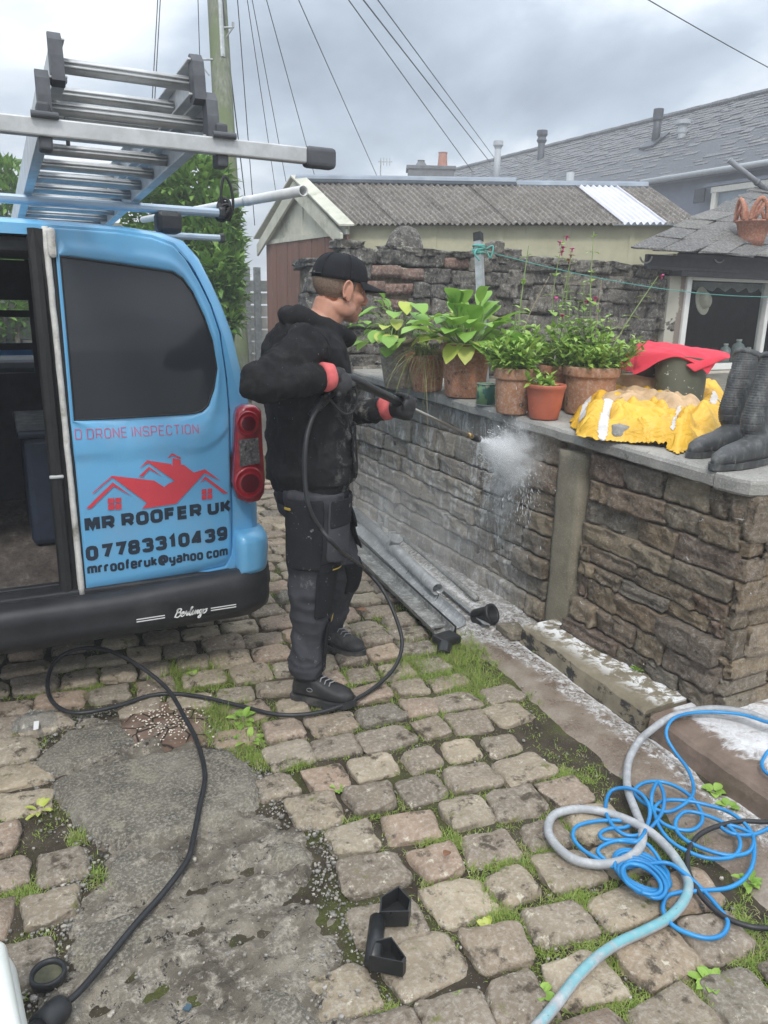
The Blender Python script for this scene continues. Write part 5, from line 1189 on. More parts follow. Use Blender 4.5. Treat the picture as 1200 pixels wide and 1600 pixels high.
# planter standing on the slates
pp = ony(1173, 385, OY-.02); 
M_TERRA = stone('terracotta', [(.42, .17, .10)], spot=(.50, .42, .36), spotamt=.70, dark=(.16, .075, .05), fine=60, bump=.3, bd=.003, darkamt=.60).m
pl = thing('basket_planter', 'terracotta basket planter with a pierced looped rim on the slate roof', 'planter', pp)
s = depth(pp)/F_PX; hb, wb_ = 36*s, 27*s
obj('bowl', lathe([(0, 0), (wb_*.62, 0), (wb_*.70, hb*.3), (wb_*.95, hb*.95), (wb_*1.05, hb*.97), (wb_*1.05, hb*1.04), (wb_*.9, hb*1.04), (wb_*.86, hb*.8), (0, hb*.75)], pp, 24), M_TERRA, pl, True)
for k in range(5):
    t0 = 2*pi*k/5+.3; pts = [pp+np.array([wb_*cos(t0+a), wb_*sin(t0+a), hb*1.02+h*s]) for a, h in ((-.45, 0), (-.4, 14), (-.2, 26), (0, 31), (.2, 26), (.4, 14), (.45, 0))]
    obj('rim_loop', tube(crom(pts, 4), 3.3*s, 6), M_TERRA, pl, True)
    pts = [pp+np.array([wb_*cos(t0+a), wb_*sin(t0+a), hb*1.02+h*s]) for a, h in ((-.2, 2), (0, 14), (.2, 26))]; obj('rim_bar', tube(pts, 2.6*s, 6), M_TERRA, pl, True)
# ------------------------------------------------------------------ leaves
def leafmat(name, a, b, rough=.45, trans=.25, vein=True):
    m = Mat(name, rough, 0, .4); r = m.rnd(); n = m.noise(18, 4, .6)
    c = m.mix(r, a, b); c = m.mix(m.math('MULTIPLY', m.step(n, .5, .75), .35), c, tuple(x*.6 for x in a)); m.col(c)
    m.b.inputs['Transmission Weight'].default_value = 0
    tr = m.n('ShaderNodeBsdfTranslucent'); m.inp(tr.inputs['Color'], m.mix(.5, c, (.25, .38, .06))); mx = m.n('ShaderNodeMixShader'); mx.inputs[0].default_value = trans
    out = [x for x in m.nt.nodes if x.type == 'OUTPUT_MATERIAL'][0]; m.l(m.b.outputs[0], mx.inputs[1]); m.l(tr.outputs[0], mx.inputs[2]); m.l(mx.outputs[0], out.inputs[0])
    m.bump(m.noise(70, 3), .3, .003); return m.m
M_LEAF = leafmat('bergenia_leaf', (.17, .36, .05), (.31, .52, .10), .42, .32)
M_LEAFY = leafmat('yellow_green_leaf', (.46, .53, .09), (.52, .54, .16))
M_HERB = leafmat('herb_leaf', (.20, .36, .055), (.34, .50, .10))
M_LAUR = leafmat('laurel_leaf', (.075, .18, .03), (.22, .36, .08), .35)
M_GRASS = leafmat('grass_blade', (.17, .28, .04), (.33, .38, .10))
M_STRAW = leafmat('straw_blade', (.36, .31, .17), (.27, .27, .12), .7)
M_STEM = simple('green_stem', (.16, .22, .07), .6)
M_DSTEM = simple('dry_stem', (.30, .26, .16), .8)
M_BARK = simple('bark', (.10, .085, .065), .9)
M_SOIL = simple('pot_soil', (.05, .042, .032), .95, var=.4, scale=30, bump=.8, bd=.01)
M_PETAL = simple('pink_petal', (.52, .085, .25), .6, var=.25, scale=60)
M_DRYL = simple('dead_leaf', (.20, .10, .055), .85, var=.4, scale=20)
def leaf(base, d, L_, Wd, droop=.5, cup=.25, n=6, up=(0, 0, 1), tip=.15):
    d = np.array(d, float); d /= np.linalg.norm(d); s = np.cross(d, up); ns = np.linalg.norm(s); s = s/ns if ns > 1e-3 else np.array([1., 0, 0]); u = np.cross(s, d)
    v = []; f = []
    for i in range(n+1):
        t = i/n; w = Wd*(sin(pi*min(1, t*.93+.04))**.7)*(1 if t < .97 else tip); c = np.array(base)+d*(L_*t)-np.array([0, 0, 1])*droop*L_*t*t
        wav = .06*Wd*sin(t*9)
        for k, e in enumerate((-1, -.5, 0, .5, 1)): v.append(c+s*(w*e)+u*(cup*w*abs(e)**1.5+wav*e))
    for i in range(n):
        for k in range(4): f.append((i*5+k, i*5+k+1, (i+1)*5+k+1, (i+1)*5+k))
    return v, f
def sleaf(base, d, L_, Wd, rs):
    d = np.array(d, float); d /= np.linalg.norm(d); s = np.cross(d, (rs.uniform(-.4, .4), rs.uniform(-.4, .4), 1)); s /= max(1e-6, np.linalg.norm(s)); u = np.cross(s, d); b = np.array(base)
    return [b, b+d*L_*.45+s*Wd+u*Wd*.3, b+d*L_-u*L_*.12, b+d*L_*.45-s*Wd+u*Wd*.3, b+d*L_*.5], [(0, 1, 4), (1, 2, 4), (2, 3, 4), (3, 0, 4)]
def blade(base, d, L_, w, droop, n=4):
    d = np.array(d, float); d /= np.linalg.norm(d); s = np.cross(d, (0, 0, 1)); s = s/max(1e-6, np.linalg.norm(s)); v = []; 
    for i in range(n+1):
        t = i/n; c = np.array(base)+d*L_*t-np.array([0, 0, 1])*droop*L_*t*t; v += [c-s*w*(1-t*.9), c+s*w*(1-t*.9)]
    return v, [(2*i, 2*i+1, 2*i+3, 2*i+2) for i in range(n)]
def rdir(rs, el0, el1, az=None):
    a = rs.uniform(0, 2*pi) if az is None else az; e = R(rs.uniform(el0, el1)); return np.array([cos(a)*cos(e), sin(a)*cos(e), sin(e)])

# ------------------------------------------------------------------ laurel bushes beyond the van
def bush(px, py, dep, blobs, label, nl, seed, lsz=(.09, .15)):
    base = ondep(px, py, dep); base[2] = 0; t = thing('laurel_bush', label, 'bush', base); rs = random.Random(seed); g = G()
    for (bx, by, br, bd) in blobs:
        c = ondep(bx, by, dep+bd); r = br/F_PX*dep
        for _ in range(int(2.4*nl*(br/60)**2)):
            d = np.array([rs.gauss(0, 1), rs.gauss(0, 1), rs.gauss(0, 1)]); d /= np.linalg.norm(d); rad = r*(rs.uniform(.55, 1.0)**.5)*(1+.22*MN.noise(Vector(d*2.5+np.array([seed, bx*.1, 0]))))
            p = c+d*rad; dd = d*.7+np.array([rs.gauss(0, .5), rs.gauss(0, .5), rs.gauss(.45, .5)]); g.add(*sleaf(p, dd, rs.uniform(*lsz), rs.uniform(.022, .034), rs))
    obj('crown', g, M_LAUR, t)
    tr = G(); tops = [ondep(b[0], b[1], dep+b[3]) for b in blobs]
    for tp_ in tops: tr.add(*tube(crom([base, base+(tp_-base)*.5+np.array([rs.uniform(-.1, .1), rs.uniform(-.1, .1), 0]), tp_], 5), [.05-.004*k for k in range(11)], 6))
    obj('branches', tr, M_BARK, t)
bush(300, 700, 7.6, [(250, 330, 55, .3), (300, 300, 55, 0), (335, 340, 38, -.1), (320, 390, 60, 0), (270, 400, 60, .3), (338, 430, 38, -.2), (330, 470, 50, 0), (262, 300, 38, .2), (335, 285, 26, 0), (348, 500, 26, -.1), (285, 480, 55, .2), (300, 560, 55, 0)], 'glossy green laurel bush growing behind the van and the telegraph pole', 520, 3)
bush(10, 700, 9.0, [(10, 330, 45, 0), (-30, 310, 55, 0), (15, 280, 28, 0), (-20, 420, 60, 0), (-60, 520, 70, 0)], 'smaller pale green laurel bush at the left edge behind the ladder', 420, 8)
# things glimpsed between the pole and the shed
m = Mat('mossy_garden_wall', .9, 0, .2); n1 = m.noise(6, 6, .7); m.col(m.ramp(n1, [(.3, (.14, .14, .11)), (.6, (.30, .30, .26))])); M_GW = m.m
fw = thing('pale_fence', 'pale weathered board fence glimpsed between the pole and the shed doors', 'fence', ondep(395, 640, 12)*np.array([1, 1, 0]))
a, b = ondep(385, 560, 12.5), ondep(420, 560, 12.5); 
for i in range(9):
    z = .12+i*.19; p = [a-_r*.5, b+_r*.6]; obj('fence_board', extr([np.array([p[0][0], p[0][1], z]), np.array([p[1][0], p[1][1], z]), np.array([p[1][0], p[1][1], z+.165]), np.array([p[0][0], p[0][1], z+.165])], _f*np.array([1, 1, 0])*.03), simple('pale_board', (.50, .50, .47), .8, var=.2, scale=6, dirt=(.2, .21, .15)) if i == 0 else bpy.data.materials['pale_board'], fw)
for x in (388, 404): p = ondep(x, 560, 12.4); obj('fence_post', box((p[0], p[1], 1.0), (.09, .09, 2.0)), M_GALV, fw)
lw = thing('garden_wall', 'grey green stone wall seen through the cab windows of the van', 'wall', (.6, 10.4, 0)); q = random.Random(2)
GWS = [mesh('stone', *rock_geo(s+700, 2, .15, .05, 1.3, False, .05, (1.8, 1, .7)), M_GW) for s in range(6)]
obj('core', box((-.3, 10.62, 1.2), (3.9, .2, 2.4)), M_GW, lw)
z = .9
while z < 2.3:
    x = -2.2; h = q.uniform(.09, .15)
    while x < 1.6:
        l = q.uniform(.2, .45); inst('stone', GWS[q.randrange(6)], (x+l/2, 10.5, z+h/2), (l*.97, .12, h*.95), (0, 0, 0), lw); x += l
    z += h

# ------------------------------------------------------------------ pots on the coping
M_OLDT = stone('old_terracotta', [(.43, .19, .10)], spot=(.42, .33, .25), spotamt=.68, dark=(.10, .055, .035), fine=60, bump=.35, bd=.003, darkamt=.56).m
M_RIBT = stone('brown_terracotta', [(.40, .20, .11)], spot=(.40, .31, .22), spotamt=.69, dark=(.10, .06, .04), fine=60, bump=.35, bd=.003, darkamt=.58).m
M_GREYP = stone('grey_pot', [(.27, .215, .155)], spot=(.28, .26, .22), spotamt=.64, dark=(.08, .07, .055), fine=40, bump=.3, bd=.003).m
M_ORP = simple('orange_plastic', (.40, .105, .058), .5, var=.15, scale=10, dirt=(.28, .11, .07))
M_DKP = simple('dark_pot', (.055, .055, .048), .7, var=.3)
def potprof(rb, rt, h, rim=.18, lip=.10, ribs=False):
    zr = h*(1-rim); rw = rt*(1-lip); P = [(0, .004), (rb*.96, 0), (rb, .006)]
    if ribs:
        for i in range(1, 16): t = i/16; P.append((rb+(rw-rb)*t+(.0022 if (i % 2 and .15 < t < .75) else 0), zr*t))
    else:
        for t in (.35, .7): P.append((rb+(rw-rb)*t, zr*t))
    return P+[(rw, zr-.004), (rt*.985, zr), (rt, zr+.006), (rt*1.005, h-.008), (rt*.985, h), (rt*.93, h), (rt*.90, h-.012), (rt*.86, h-.03), (0, h-.03)]
def potted(px, py, wb, wt, pyt, mt, label, tilt=(0, 0), rim=.18, ribs=False, lip=.10, back=None, n=30):
    b = led(px, py); d = depth(b); s = d/F_PX
    # the visible bottom edge is the front of the base
    vd = np.array([b[0], b[1]])/hypot(b[0], b[1]); rb, rt = wb*s/2, wt*s/2
    b = b+np.array([vd[0]*rb, vd[1]*rb, 0]); b[2] = zled(b[1])+.003 if back is None else b[2]
    h = (py-pyt)*s/cos(PITCH)*.98-.012
    t = thing('potted_plant', label, 'potted plant', b); Mr = rotx(tilt[0])@roty(tilt[1])
    o = obj('pot', lathe(potprof(rb, rt, h, rim, lip, ribs), b, n, Mr, 0), mt, t, True)
    top = b+Mr@np.array([0, 0, h-.028]); obj('soil', lathe([(0, .012), (rt*.5, .010), (rt*.87, 0)], top, 16, Mr), M_SOIL, t, True)
    return t, top, rt, h, b
# 1 grey tilted pot, round leaves trailing to the left
t, top, rt, h, b = potted(626, 606, 52, 62, 528, M_GREYP, 'tilted grey brown pot of pale round leaves nearest the back wall', (R(4), R(-10)), rim=.08)
rs = random.Random(1)
for i in range(44):
    d = rdir(rs, 5, 70, rs.uniform(pi*.45, pi*2.1)); L_ = rs.uniform(.12, .34); tip = top+d*L_-np.array([0, 0, .05]); obj('stem', tube(crom([top, top+d*L_*.6+np.array([0, 0, .04]), tip], 4), .003, 5), M_STEM, t)
    o = obj('leaf', leaf(tip, d*np.array([1, 1, .1])+np.array([-.2, -.4, rs.uniform(-.3, .5)]), rs.uniform(.09, .14), rs.uniform(.040, .060), .5, .2), M_LEAFY if rs.random() < .3 else M_LEAF, t, True)
# 2 brown pot with straggling grass
t, top, rt, h, b = potted(668, 613, 46, 66, 553, M_OLDT, 'old brown pot of straggling straw coloured spider grass', (0, R(-6)))
g = G(); g2 = G()
for i in range(150):
    d = rdir(rs, 15, 80); (g if i % 3 else g2).add(*blade(top+np.array([rs.uniform(-.05, .05), rs.uniform(-.05, .05), 0]), d+np.array([-.15, -.35, 0]), rs.uniform(.2, .42), rs.uniform(.0022, .004), rs.uniform(.5, 1.3), 7))
obj('dry_grass', g, M_STRAW, t, kind='stuff'); obj('green_grass', g2, M_GRASS, t, kind='stuff')
# 3 bergenia
t, top, rt, h, b = potted(725, 624, 62, 84, 540, M_OLDT, 'largest brown terracotta pot full of big paddle shaped green leaves', (0, 0), rim=.14)
for i in range(64):
    el = rs.uniform(2, 76); d = rdir(rs, el, el); L_ = rs.uniform(.06, .24); b0 = top+np.array([d[0]*.05, d[1]*.05, 0]); tip = b0+d*L_+np.array([0, 0, .03])
    obj('stem', tube(crom([b0, b0+d*L_*.5+np.array([0, 0, .02]), tip], 4), .0045, 6), M_STEM, t)
    obj('leaf', leaf(tip, d+np.array([0, 0, .05]), rs.uniform(.14, .21), rs.uniform(.050, .078), rs.uniform(.2, .75), .22, 7), M_LEAFY if rs.random() < .10 else M_LEAF, t, True)
for dx, dy, dz, dr in ((-.16, -.10, .03, 1.0), (-.10, -.15, -.01, 1.1), (.02, -.16, -.02, 1.2)):
    obj('leaf', leaf(top+np.array([dx*.5, dy*.5, .03]), (dx, dy, .02), .16, .055, .75, .15, 7), M_LEAFY, t, True)
# 4 small green tin
p = led(761, 635); s = depth(p)/F_PX; tn = thing('paint_tin', 'small green and white printed tin between two terracotta pots', 'tin', p+np.array([.02, .045, 0])); c = p+np.array([.02, .045, .002])
mt_ = Mat('printed_tin', .4, .1, .5); X = mt_.xyz(); k = mt_.mix(mt_.step(mt_.noise(22, 3, .5), .5, .56), (.03, .13, .10), (.17, .30, .14)); k = mt_.mix(mt_.step(mt_.noise(16, 2, .5, vec=mt_.map(mt_.pos, loc=(4, 2, 1))), .58, .62), k, (.5, .48, .34)); mt_.col(k)
h = 33*s; obj('can', lathe([(0, 0), (15*s, 0), (15*s, h), (14.2*s, h), (14*s, h*.5), (0, h*.5)], c, 24), mt_.m, tn, True)
for z in (.003, h): obj('tin_rim', tube([c+np.array([15.3*s*cos(a), 15.3*s*sin(a), z]) for a in np.linspace(0, 2*pi, 25)], .0025, 6, False), M_GALV, tn, True)
# 5 ribbed pot with lush herb
def herb(t, top, spots, mt, seed, nleaf, hh, rad, wl=(.035, .06), kind='foliage'):
    rs = random.Random(seed); g = G(); st = G()
    for i in range(spots):
        d = rdir(rs, 45, 88); L_ = rs.uniform(.4, 1)*hh; b0 = top+np.array([rs.uniform(-rad, rad), rs.uniform(-rad, rad), 0]); path = [b0+d*L_*k/4+np.array([d[0], d[1], 0])*L_*.25*(k/4)**2 for k in range(5)]; st.add(*tube(path, .0022, 4))
        for k in range(nleaf):
            w = rs.uniform(.2, 1); pnt = b0+d*L_*w+np.array([d[0], d[1], 0])*L_*.25*w*w; g.add(*sleaf(pnt, rdir(rs, -20, 60), rs.uniform(*wl), rs.uniform(.009, .016), rs))
    obj(kind, g, mt, t, kind='stuff'); obj('stems', st, M_STEM, t)
def spike(t, base, tip, seed, leaves=7, flowers=0, ls=.06, r=.003, stemm=None, bend=.06):
    rs = random.Random(seed); base, tip = np.array(base), np.array(tip); midp = (base+tip)/2+np.array([rs.uniform(-bend, bend), rs.uniform(-bend, bend), 0]); path = crom([base, midp, tip], 8)
    s = obj('flower_stem', tube(path, [1.35*r*(1-.6*i/len(path)) for i in range(len(path))], 6), stemm or M_STEM, t, True)
    for k in range(leaves):
        i = int((k+1)/(leaves+1)*len(path)); az = rs.uniform(0, pi); sz = 1.45*ls*(1.15-.7*k/leaves)
        for e in (0, pi): obj('leaf', leaf(path[i], rdir(rs, 5, 45, az+e), sz, sz*.26, .4, .2, 4), M_HERB, s, True)
    for k in range(flowers):
        c = tip+np.array([rs.uniform(-.02, .02), rs.uniform(-.02, .02), -.028*k+rs.uniform(0, .01)]); g = G()
        for j in range(5): g.add(*leaf(c, rdir(rs, 10, 60, 2*pi*j/5+rs.uniform(-.3, .3)), .024, .011, .3, .2, 3))
        g.add(*ellip(c-np.array([0, 0, .006]), (.005, .005, .009), None, 6, 5)); obj('flower', g, M_PETAL, s)
    return s
t, top, rt, h, b = potted(800, 650, 52, 66, 576, M_RIBT, 'ribbed brown terracotta pot with bright leafy herb and one tall stem', rim=.24, ribs=True)
herb(t, top, 70, M_HERB, 4, 16, .20, rt*.8, (.04, .07))
for i in range(9):
    d = rdir(rs, 40, 85); obj('leaf', leaf(top+np.array([0, 0, .05])+d*.08, d, .12, .035, .4, .2, 6), M_LEAF, t, True)
D5 = depth(top)
spike(t, top, ondep(826, 384, D5+.1), 11, 5, 0, .05, .0035); spike(t, top+np.array([.02, 0, 0]), ondep(806, 490, D5), 12, 4, 0, .08, .005)
spike(t, top+np.array([.03, .03, 0]), ondep(858, 432, D5+.1), 13, 0, 0, .03, .002, M_DSTEM)
# 6 dark square pot behind and mossy round pot with campion
t, top, rt, h, b = potted(868, 640, 54, 66, 572, M_DKP if False else M_OLDT, 'half hidden brown pot between the ribbed pot and the mossy pot', rim=.2)
herb(t, top, 46, M_HERB, 6, 14, .28, rt*.8)
D6 = depth(top)
spike(t, top, ondep(880, 372, D6), 21, 8, 4, .055, .003); spike(t, top+np.array([.03, 0, 0]), ondep(868, 470, D6), 22, 6, 1, .05, .003); spike(t, top+np.array([-.02, 0, 0]), ondep(892, 392, D6), 23, 6, 3, .05, .003)
spike(t, top+np.array([-.05, .0, 0]), ondep(893, 398, D6), 24, 0, 0, .03, .003, M_STEM)
t, top, rt, h, b = potted(918, 652, 74, 88, 575, M_RIBT, 'wide mossy rimmed terracotta pot with tall pink campion beside the yellow jacket', rim=.20, ribs=True)
herb(t, top, 62, M_HERB, 7, 12, .24, rt*.85)
M_MOSS = simple('moss', (.13, .165, .04), .95, var=.4, scale=60, bump=1, bd=.006)
g = G(); rs = random.Random(5)
for i in range(70):
    a = rs.uniform(0, 2*pi); g.add(*ellip(top+np.array([rt*.92*cos(a), rt*.92*sin(a), .026+rs.uniform(-.006, .004)]), (rs.uniform(.006, .014),)*2+(.006,), None, 7, 5))
obj('moss_cushions', g, M_MOSS, t, True, kind='stuff')
D7 = depth(top)
spike(t, top, ondep(928, 362, D7), 31, 9, 0, .05, .0032); spike(t, top+np.array([.05, 0, 0]), ondep(1028, 432, D7+.3), 32, 6, 1, .045, .003); spike(t, top+np.array([-.04, 0, 0]), ondep(912, 440, D7), 33, 8, 0, .055, .0035)
spike(t, top+np.array([.03, .03, 0]), ondep(940, 437, D7), 34, 0, 0, .03, .002, M_DSTEM); spike(t, top+np.array([-.01, -.03, 0]), ondep(895, 500, D7), 35, 8, 0, .05, .003)
spike(t, top+np.array([.06, -.02, 0]), ondep(972, 520, D7), 36, 1, 0, .04, .003, M_DSTEM); spike(t, top+np.array([.05, -.05, 0]), ondep(942, 565, D7-.1), 37, 2, 0, .05, .003)
for k in range(9):
    spike(t, top+np.array([rs.uniform(-.08, .08), rs.uniform(-.05, .05), 0]), ondep(rs.uniform(872, 960), rs.uniform(430, 540), D7+rs.uniform(-.1, .1)), 50+k, rs.randint(5, 9), 1 if k % 4 == 0 else 0, .05, .0026)
# 7 small orange pot with withering plant
t, top, rt, h, b = potted(849, 658, 46, 63, 601, M_ORP, 'small bright orange plastic pot with a withered plant at the coping edge', rim=.12, lip=.05)
herb(t, top+np.array([-.02, 0, 0]), 10, M_HERB, 9, 10, .09, rt*.4)
g = G()
for i in range(40): g.add(*sleaf(top+np.array([rs.uniform(-1, 1)*rt*.7, rs.uniform(-1, 1)*rt*.7, .01]), rdir(rs, -10, 60), .03, .006, rs))
obj('withered_leaves', g, M_DRYL, t, kind='stuff')
# galvanised post, blue rope, washing line
gp0 = ondep(759, 640, 4.75); gp1 = ondep(747, 364, 4.75); gp0 = gp1+(gp0-gp1)*1.05
po = thing('metal_post', 'square galvanised clothes post with blue rope tied near its top', 'post', gp0)
ax = (gp1-gp0)/np.linalg.norm(gp1-gp0); 
obj('tube', tube([gp0, gp1-ax*.05], .030, 4), M_GALV, po); obj('top_cap', tube([gp1-ax*.052, gp1], .034, 4), M_RUB, po)
M_ROPE = simple('teal_rope', (.10, .34, .30), .8)
kc = gp1-ax*.10; kn = [kc+np.array([.036*cos(a*1.0), .036*sin(a*1.0), .022*sin(a*.37)]) for a in np.linspace(0, 30, 120)]
g = G(); g.add(*tube(kn, .006, 5)); g.add(*tube(crom([kc+np.array([.03, -.03, 0]), kc+np.array([.07, -.05, .02]), kc+np.array([.05, -.06, -.05]), kc+np.array([.03, -.05, -.02])], 5), .005, 5)); g.add(*tube(crom([kc+np.array([-.03, -.03, 0]), kc+np.array([-.06, -.05, -.03]), kc+np.array([-.03, -.06, -.07])], 5), .005, 5))
obj('rope_knot', g, M_ROPE, po, True)
le = ony(1260, 462, OY-.12); ln_ = [kc+(le-kc)*t-np.array([0, 0, .10*4*t*(1-t)]) for t in np.linspace(0, 1, 30)]
tag(obj('washing_line', tube(ln_, .0032, 5), M_ROPE, None, True), 'thin green washing line stretched from the metal post past the window', 'washing line')
# ------------------------------------------------------------------ yellow jacket, waders, red cloth, boots
def cloth(name, v, f, th, m, par=None, sub=1):
    me = mesh(name, v, f, m, True); o = bpy.data.objects.new(name, me); COL.objects.link(o)
    s = o.modifiers.new('t', 'SOLIDIFY'); s.thickness = th; s.offset = 1
    if sub: u = o.modifiers.new('s', 'SUBSURF'); u.levels = sub; u.render_levels = sub
    dg = bpy.context.evaluated_depsgraph_get(); out = bpy.data.meshes.new_from_object(o.evaluated_get(dg)); bpy.data.objects.remove(o)
    out.polygons.foreach_set('use_smooth', [True]*len(out.polygons)); o = bpy.data.objects.new(name, out); put(o, par); return o
def heap(outline_px, hgt, seed, m, name, par, ridge=.055, cell=.02, th=.004, zoff=.0, zpk=None, fr=7.0):
    poly = [tuple(led(*p)[:2]) for p in outline_px]; P = np.array(poly); x0, y0 = P.min(0); x1, y1 = P.max(0)
    def zf(x, y):
        inside = pin(x, y, poly); d = edge_dist(x, y, poly)*(1 if inside else -1)
        t = max(0, min(1, d/.14)); base = zled(y)+.004+zoff; prof = (1-(1-t)**2.4)
        a = x+.05*MN.noise(Vector((x*6, y*6, seed))); b_ = y+.05*MN.noise(Vector((x*6, y*6, seed+5)))
        r1 = 1-abs(MN.noise(Vector((a*fr, b_*fr*.6, seed*1.3))))*2.2; r2 = 1-abs(MN.noise(Vector((a*fr*.8+3, b_*fr*1.9, seed*2.3))))*2.2; r3 = MN.noise(Vector((x*30, y*30, seed)))
        h = hgt(x, y) if callable(hgt) else hgt
        return base+prof*h+(.15+.85*prof)*ridge*(.55*r1+.45*r2)*min(1, max(0, d+.03)/.05)+.004*r3*prof
    v, f = grid_sheet(np.arange(x0-.02, x1+.02, cell), np.arange(y0-.02, y1+.02, cell), zf, lambda x, y: pin(x+.02*MN.noise(Vector((x*9, y*9, 1))), y+.02*MN.noise(Vector((x*9, y*9, 7))), poly))
    o = cloth(name, v, f, th, m, par, 1); return o, zf, poly
m = Mat('yellow_waterproof', .42, 0, .5); n1 = m.noise(9, 5, .6); m.col(m.ramp(n1, [(.3, (.62, .35, .02)), (.7, (.78, .46, .04))])); m.bump(m.noise(13, 4, .55, dist=1.2), .6, .03); M_YEL = m.m
M_TAN = simple('tan_lining', (.50, .35, .205), .75, var=.25, scale=14, bump=.4, bd=.01, dirt=(.34, .22, .12))
M_REFT = simple('reflective_tape', (.58, .56, .54), .45, var=.15, scale=30)
jb = led(1010, 690); jk = thing('waterproof_jacket', 'crumpled yellow waterproof jacket with silver bands spread on the coping', 'jacket', jb)
JOUT = [(893, 668), (900, 640), (930, 622), (985, 608), (1040, 600), (1100, 612), (1135, 628), (1138, 660), (1118, 690), (1085, 704), (1058, 712), (1040, 702), (1010, 698), (960, 692), (925, 690), (905, 684)]
jo, jz, jpoly = heap(JOUT, .045, 2.0, M_YEL, 'shell', jk, .105, .012, .003, fr=7.5)
JV = [np.array(p.co) for p in jo.data.vertices]; JF = [list(p.vertices) for p in jo.data.polygons]
def band(pts_px, w, name, m, lift=.0035):
    P = np.array([p for p in crom([led(*p)[:2] for p in pts_px], 8)]); A, B = P[:-1], P[1:]; D = B-A; DD = np.maximum((D*D).sum(1), 1e-9)
    V2 = np.array(JV)[:, :2]; dist = np.full(len(V2), 9.)
    for a_, d_, l_ in zip(A, D, DD):
        t = np.clip(((V2-a_)@d_)/l_, 0, 1); dist = np.minimum(dist, np.hypot(*(V2-a_-t[:, None]*d_).T))
    ff = [q_ for q_ in JF if max(dist[i] for i in q_) < w*.5]; nn_ = [np.array(p.normal) for p in jo.data.vertices]; v, f = tidy([a_+n_*lift for a_, n_ in zip(JV, nn_)], ff)
    return obj(name, (v, f), m, jk, True)
band([(908, 676), (915, 655), (935, 640), (960, 632)], .035, 'reflective_band', M_REFT)
band([(940, 690), (950, 668), (975, 658), (1010, 655), (1050, 658)], .045, 'reflective_band', M_REFT)
band([(1048, 700), (1052, 685), (1060, 672)], .024, 'reflective_band', M_REFT)
band([(1090, 662), (1110, 652), (1132, 645)], .04, 'reflective_band', M_REFT)
# tan waders bundle with olive boots standing up through it
wb0 = led(1020, 655); wd = thing('chest_waders', 'tan chest waders folded down round two upright olive boot legs', 'waders', wb0)
TOUT = [(915, 668), (935, 640), (958, 622), (985, 611), (1030, 606), (1080, 615), (1105, 640), (1100, 662), (1060, 670), (1010, 666), (965, 664)]
heap(TOUT, .035, 6.0, M_TAN, 'folded_cloth', wd, .075, .012, .003, .048, fr=9.0)
m = Mat('olive_rubber', .6, 0, .4); n1 = m.noise(8, 5, .6); c = m.ramp(n1, [(.3, (.060, .062, .040)), (.7, (.095, .096, .066))]); sp2 = m.noise(34, 4, .75); c = m.mix(m.step(sp2, .63, .67), c, (.50, .48, .42)); m.col(c); m.bump(m.noise(60, 4), .2, .003); M_OLIVE = m.m
def bootleg(pb_, pt_, rb, rt, mt, name, par, fl=.8, n=22):
    a, b = np.array(pb_), np.array(pt_); rings = []
    ax_ = (b-a)/np.linalg.norm(b-a); ex = _r-ax_*(_r@ax_); ex /= np.linalg.norm(ex); ey = np.cross(ax_, ex)
    for t in np.linspace(0, 1, 7):
        r0 = rb+(rt-rb)*t; rings.append([a+(b-a)*t+ex*r0*cos(u)*(1+.03*sin(3*u+t*4))+ey*r0*fl*sin(u) for u in np.linspace(0, 2*pi, n, endpoint=False)])
    rings.append([p+ax_*.006 for p in [(b+(p-b)*1.03) for p in rings[-1]]]); rings.append([b+ax_*.006+(p-b-ax_*.006)*.93 for p in rings[-1]]); rings.append([a+(b-a)*.5+(p-b)*.9 for p in rings[-2]])
    return obj(name, loft(rings, True, True), mt, par, True)
d1 = depth(led(1060, 655)); 
bootleg(ondep(1058, 640, d1+.02), ondep(1064, 566, d1+.02), 36*d1/F_PX, 40*d1/F_PX, M_OLIVE, 'boot_leg', wd)
bootleg(ondep(1012, 615, d1+.22), ondep(1015, 558, d1+.22), 24*d1/F_PX, 27*d1/F_PX, M_OLIVE, 'boot_leg', wd)
# loose tan cuff behind
rings = []
for t in np.linspace(0, 1, 6):
    c = ondep(1000-6*t, 640-52*t, d1+.16); r0 = (46-14*t)*d1/F_PX; rings.append([c+_r*r0*cos(u)*(1+.1*sin(4*u+3*t))+np.array([0, 1, 0])*r0*.8*sin(u)+np.array([0, 0, .012*sin(5*u+6*t)]) for u in np.linspace(0, 2*pi, 26, endpoint=False)])
obj('folded_cuff', loft(rings, True, True), M_TAN, wd, True)
# red cloth draped over the two olive legs
rc = [[(962, 580), (975, 562), (988, 548), (1000, 540), (1012, 537)], [(985, 588), (990, 560), (998, 546), (1016, 540), (1040, 540)], [(992, 588), (1003, 556), (1022, 549), (1044, 543), (1078, 546)], [(1050, 560), (1040, 556), (1050, 552), (1066, 546), (1105, 551)], [(1088, 578), (1078, 568), (1076, 560), (1090, 552), (1135, 556)], [(1102, 588), (1108, 582), (1114, 574), (1124, 568), (1138, 563)]]
cr = thing('red_cloth', 'bright red cloth draped over the olive boot legs', 'cloth', ondep(1040, 560, d1)); dps = [[.05, .12, .20, .28, .30], [.0, .08, .18, .26, .30], [-.02, .04, .12, .20, .26], [-.08, -.05, .02, .12, .2], [-.09, -.08, -.04, .04, .12], [-.1, -.09, -.06, -.02, .04]]
rows = [crom([ondep(x, y, d1+e) for (x, y), e in zip(a, b_)], 6) for a, b_ in zip(rc, dps)]
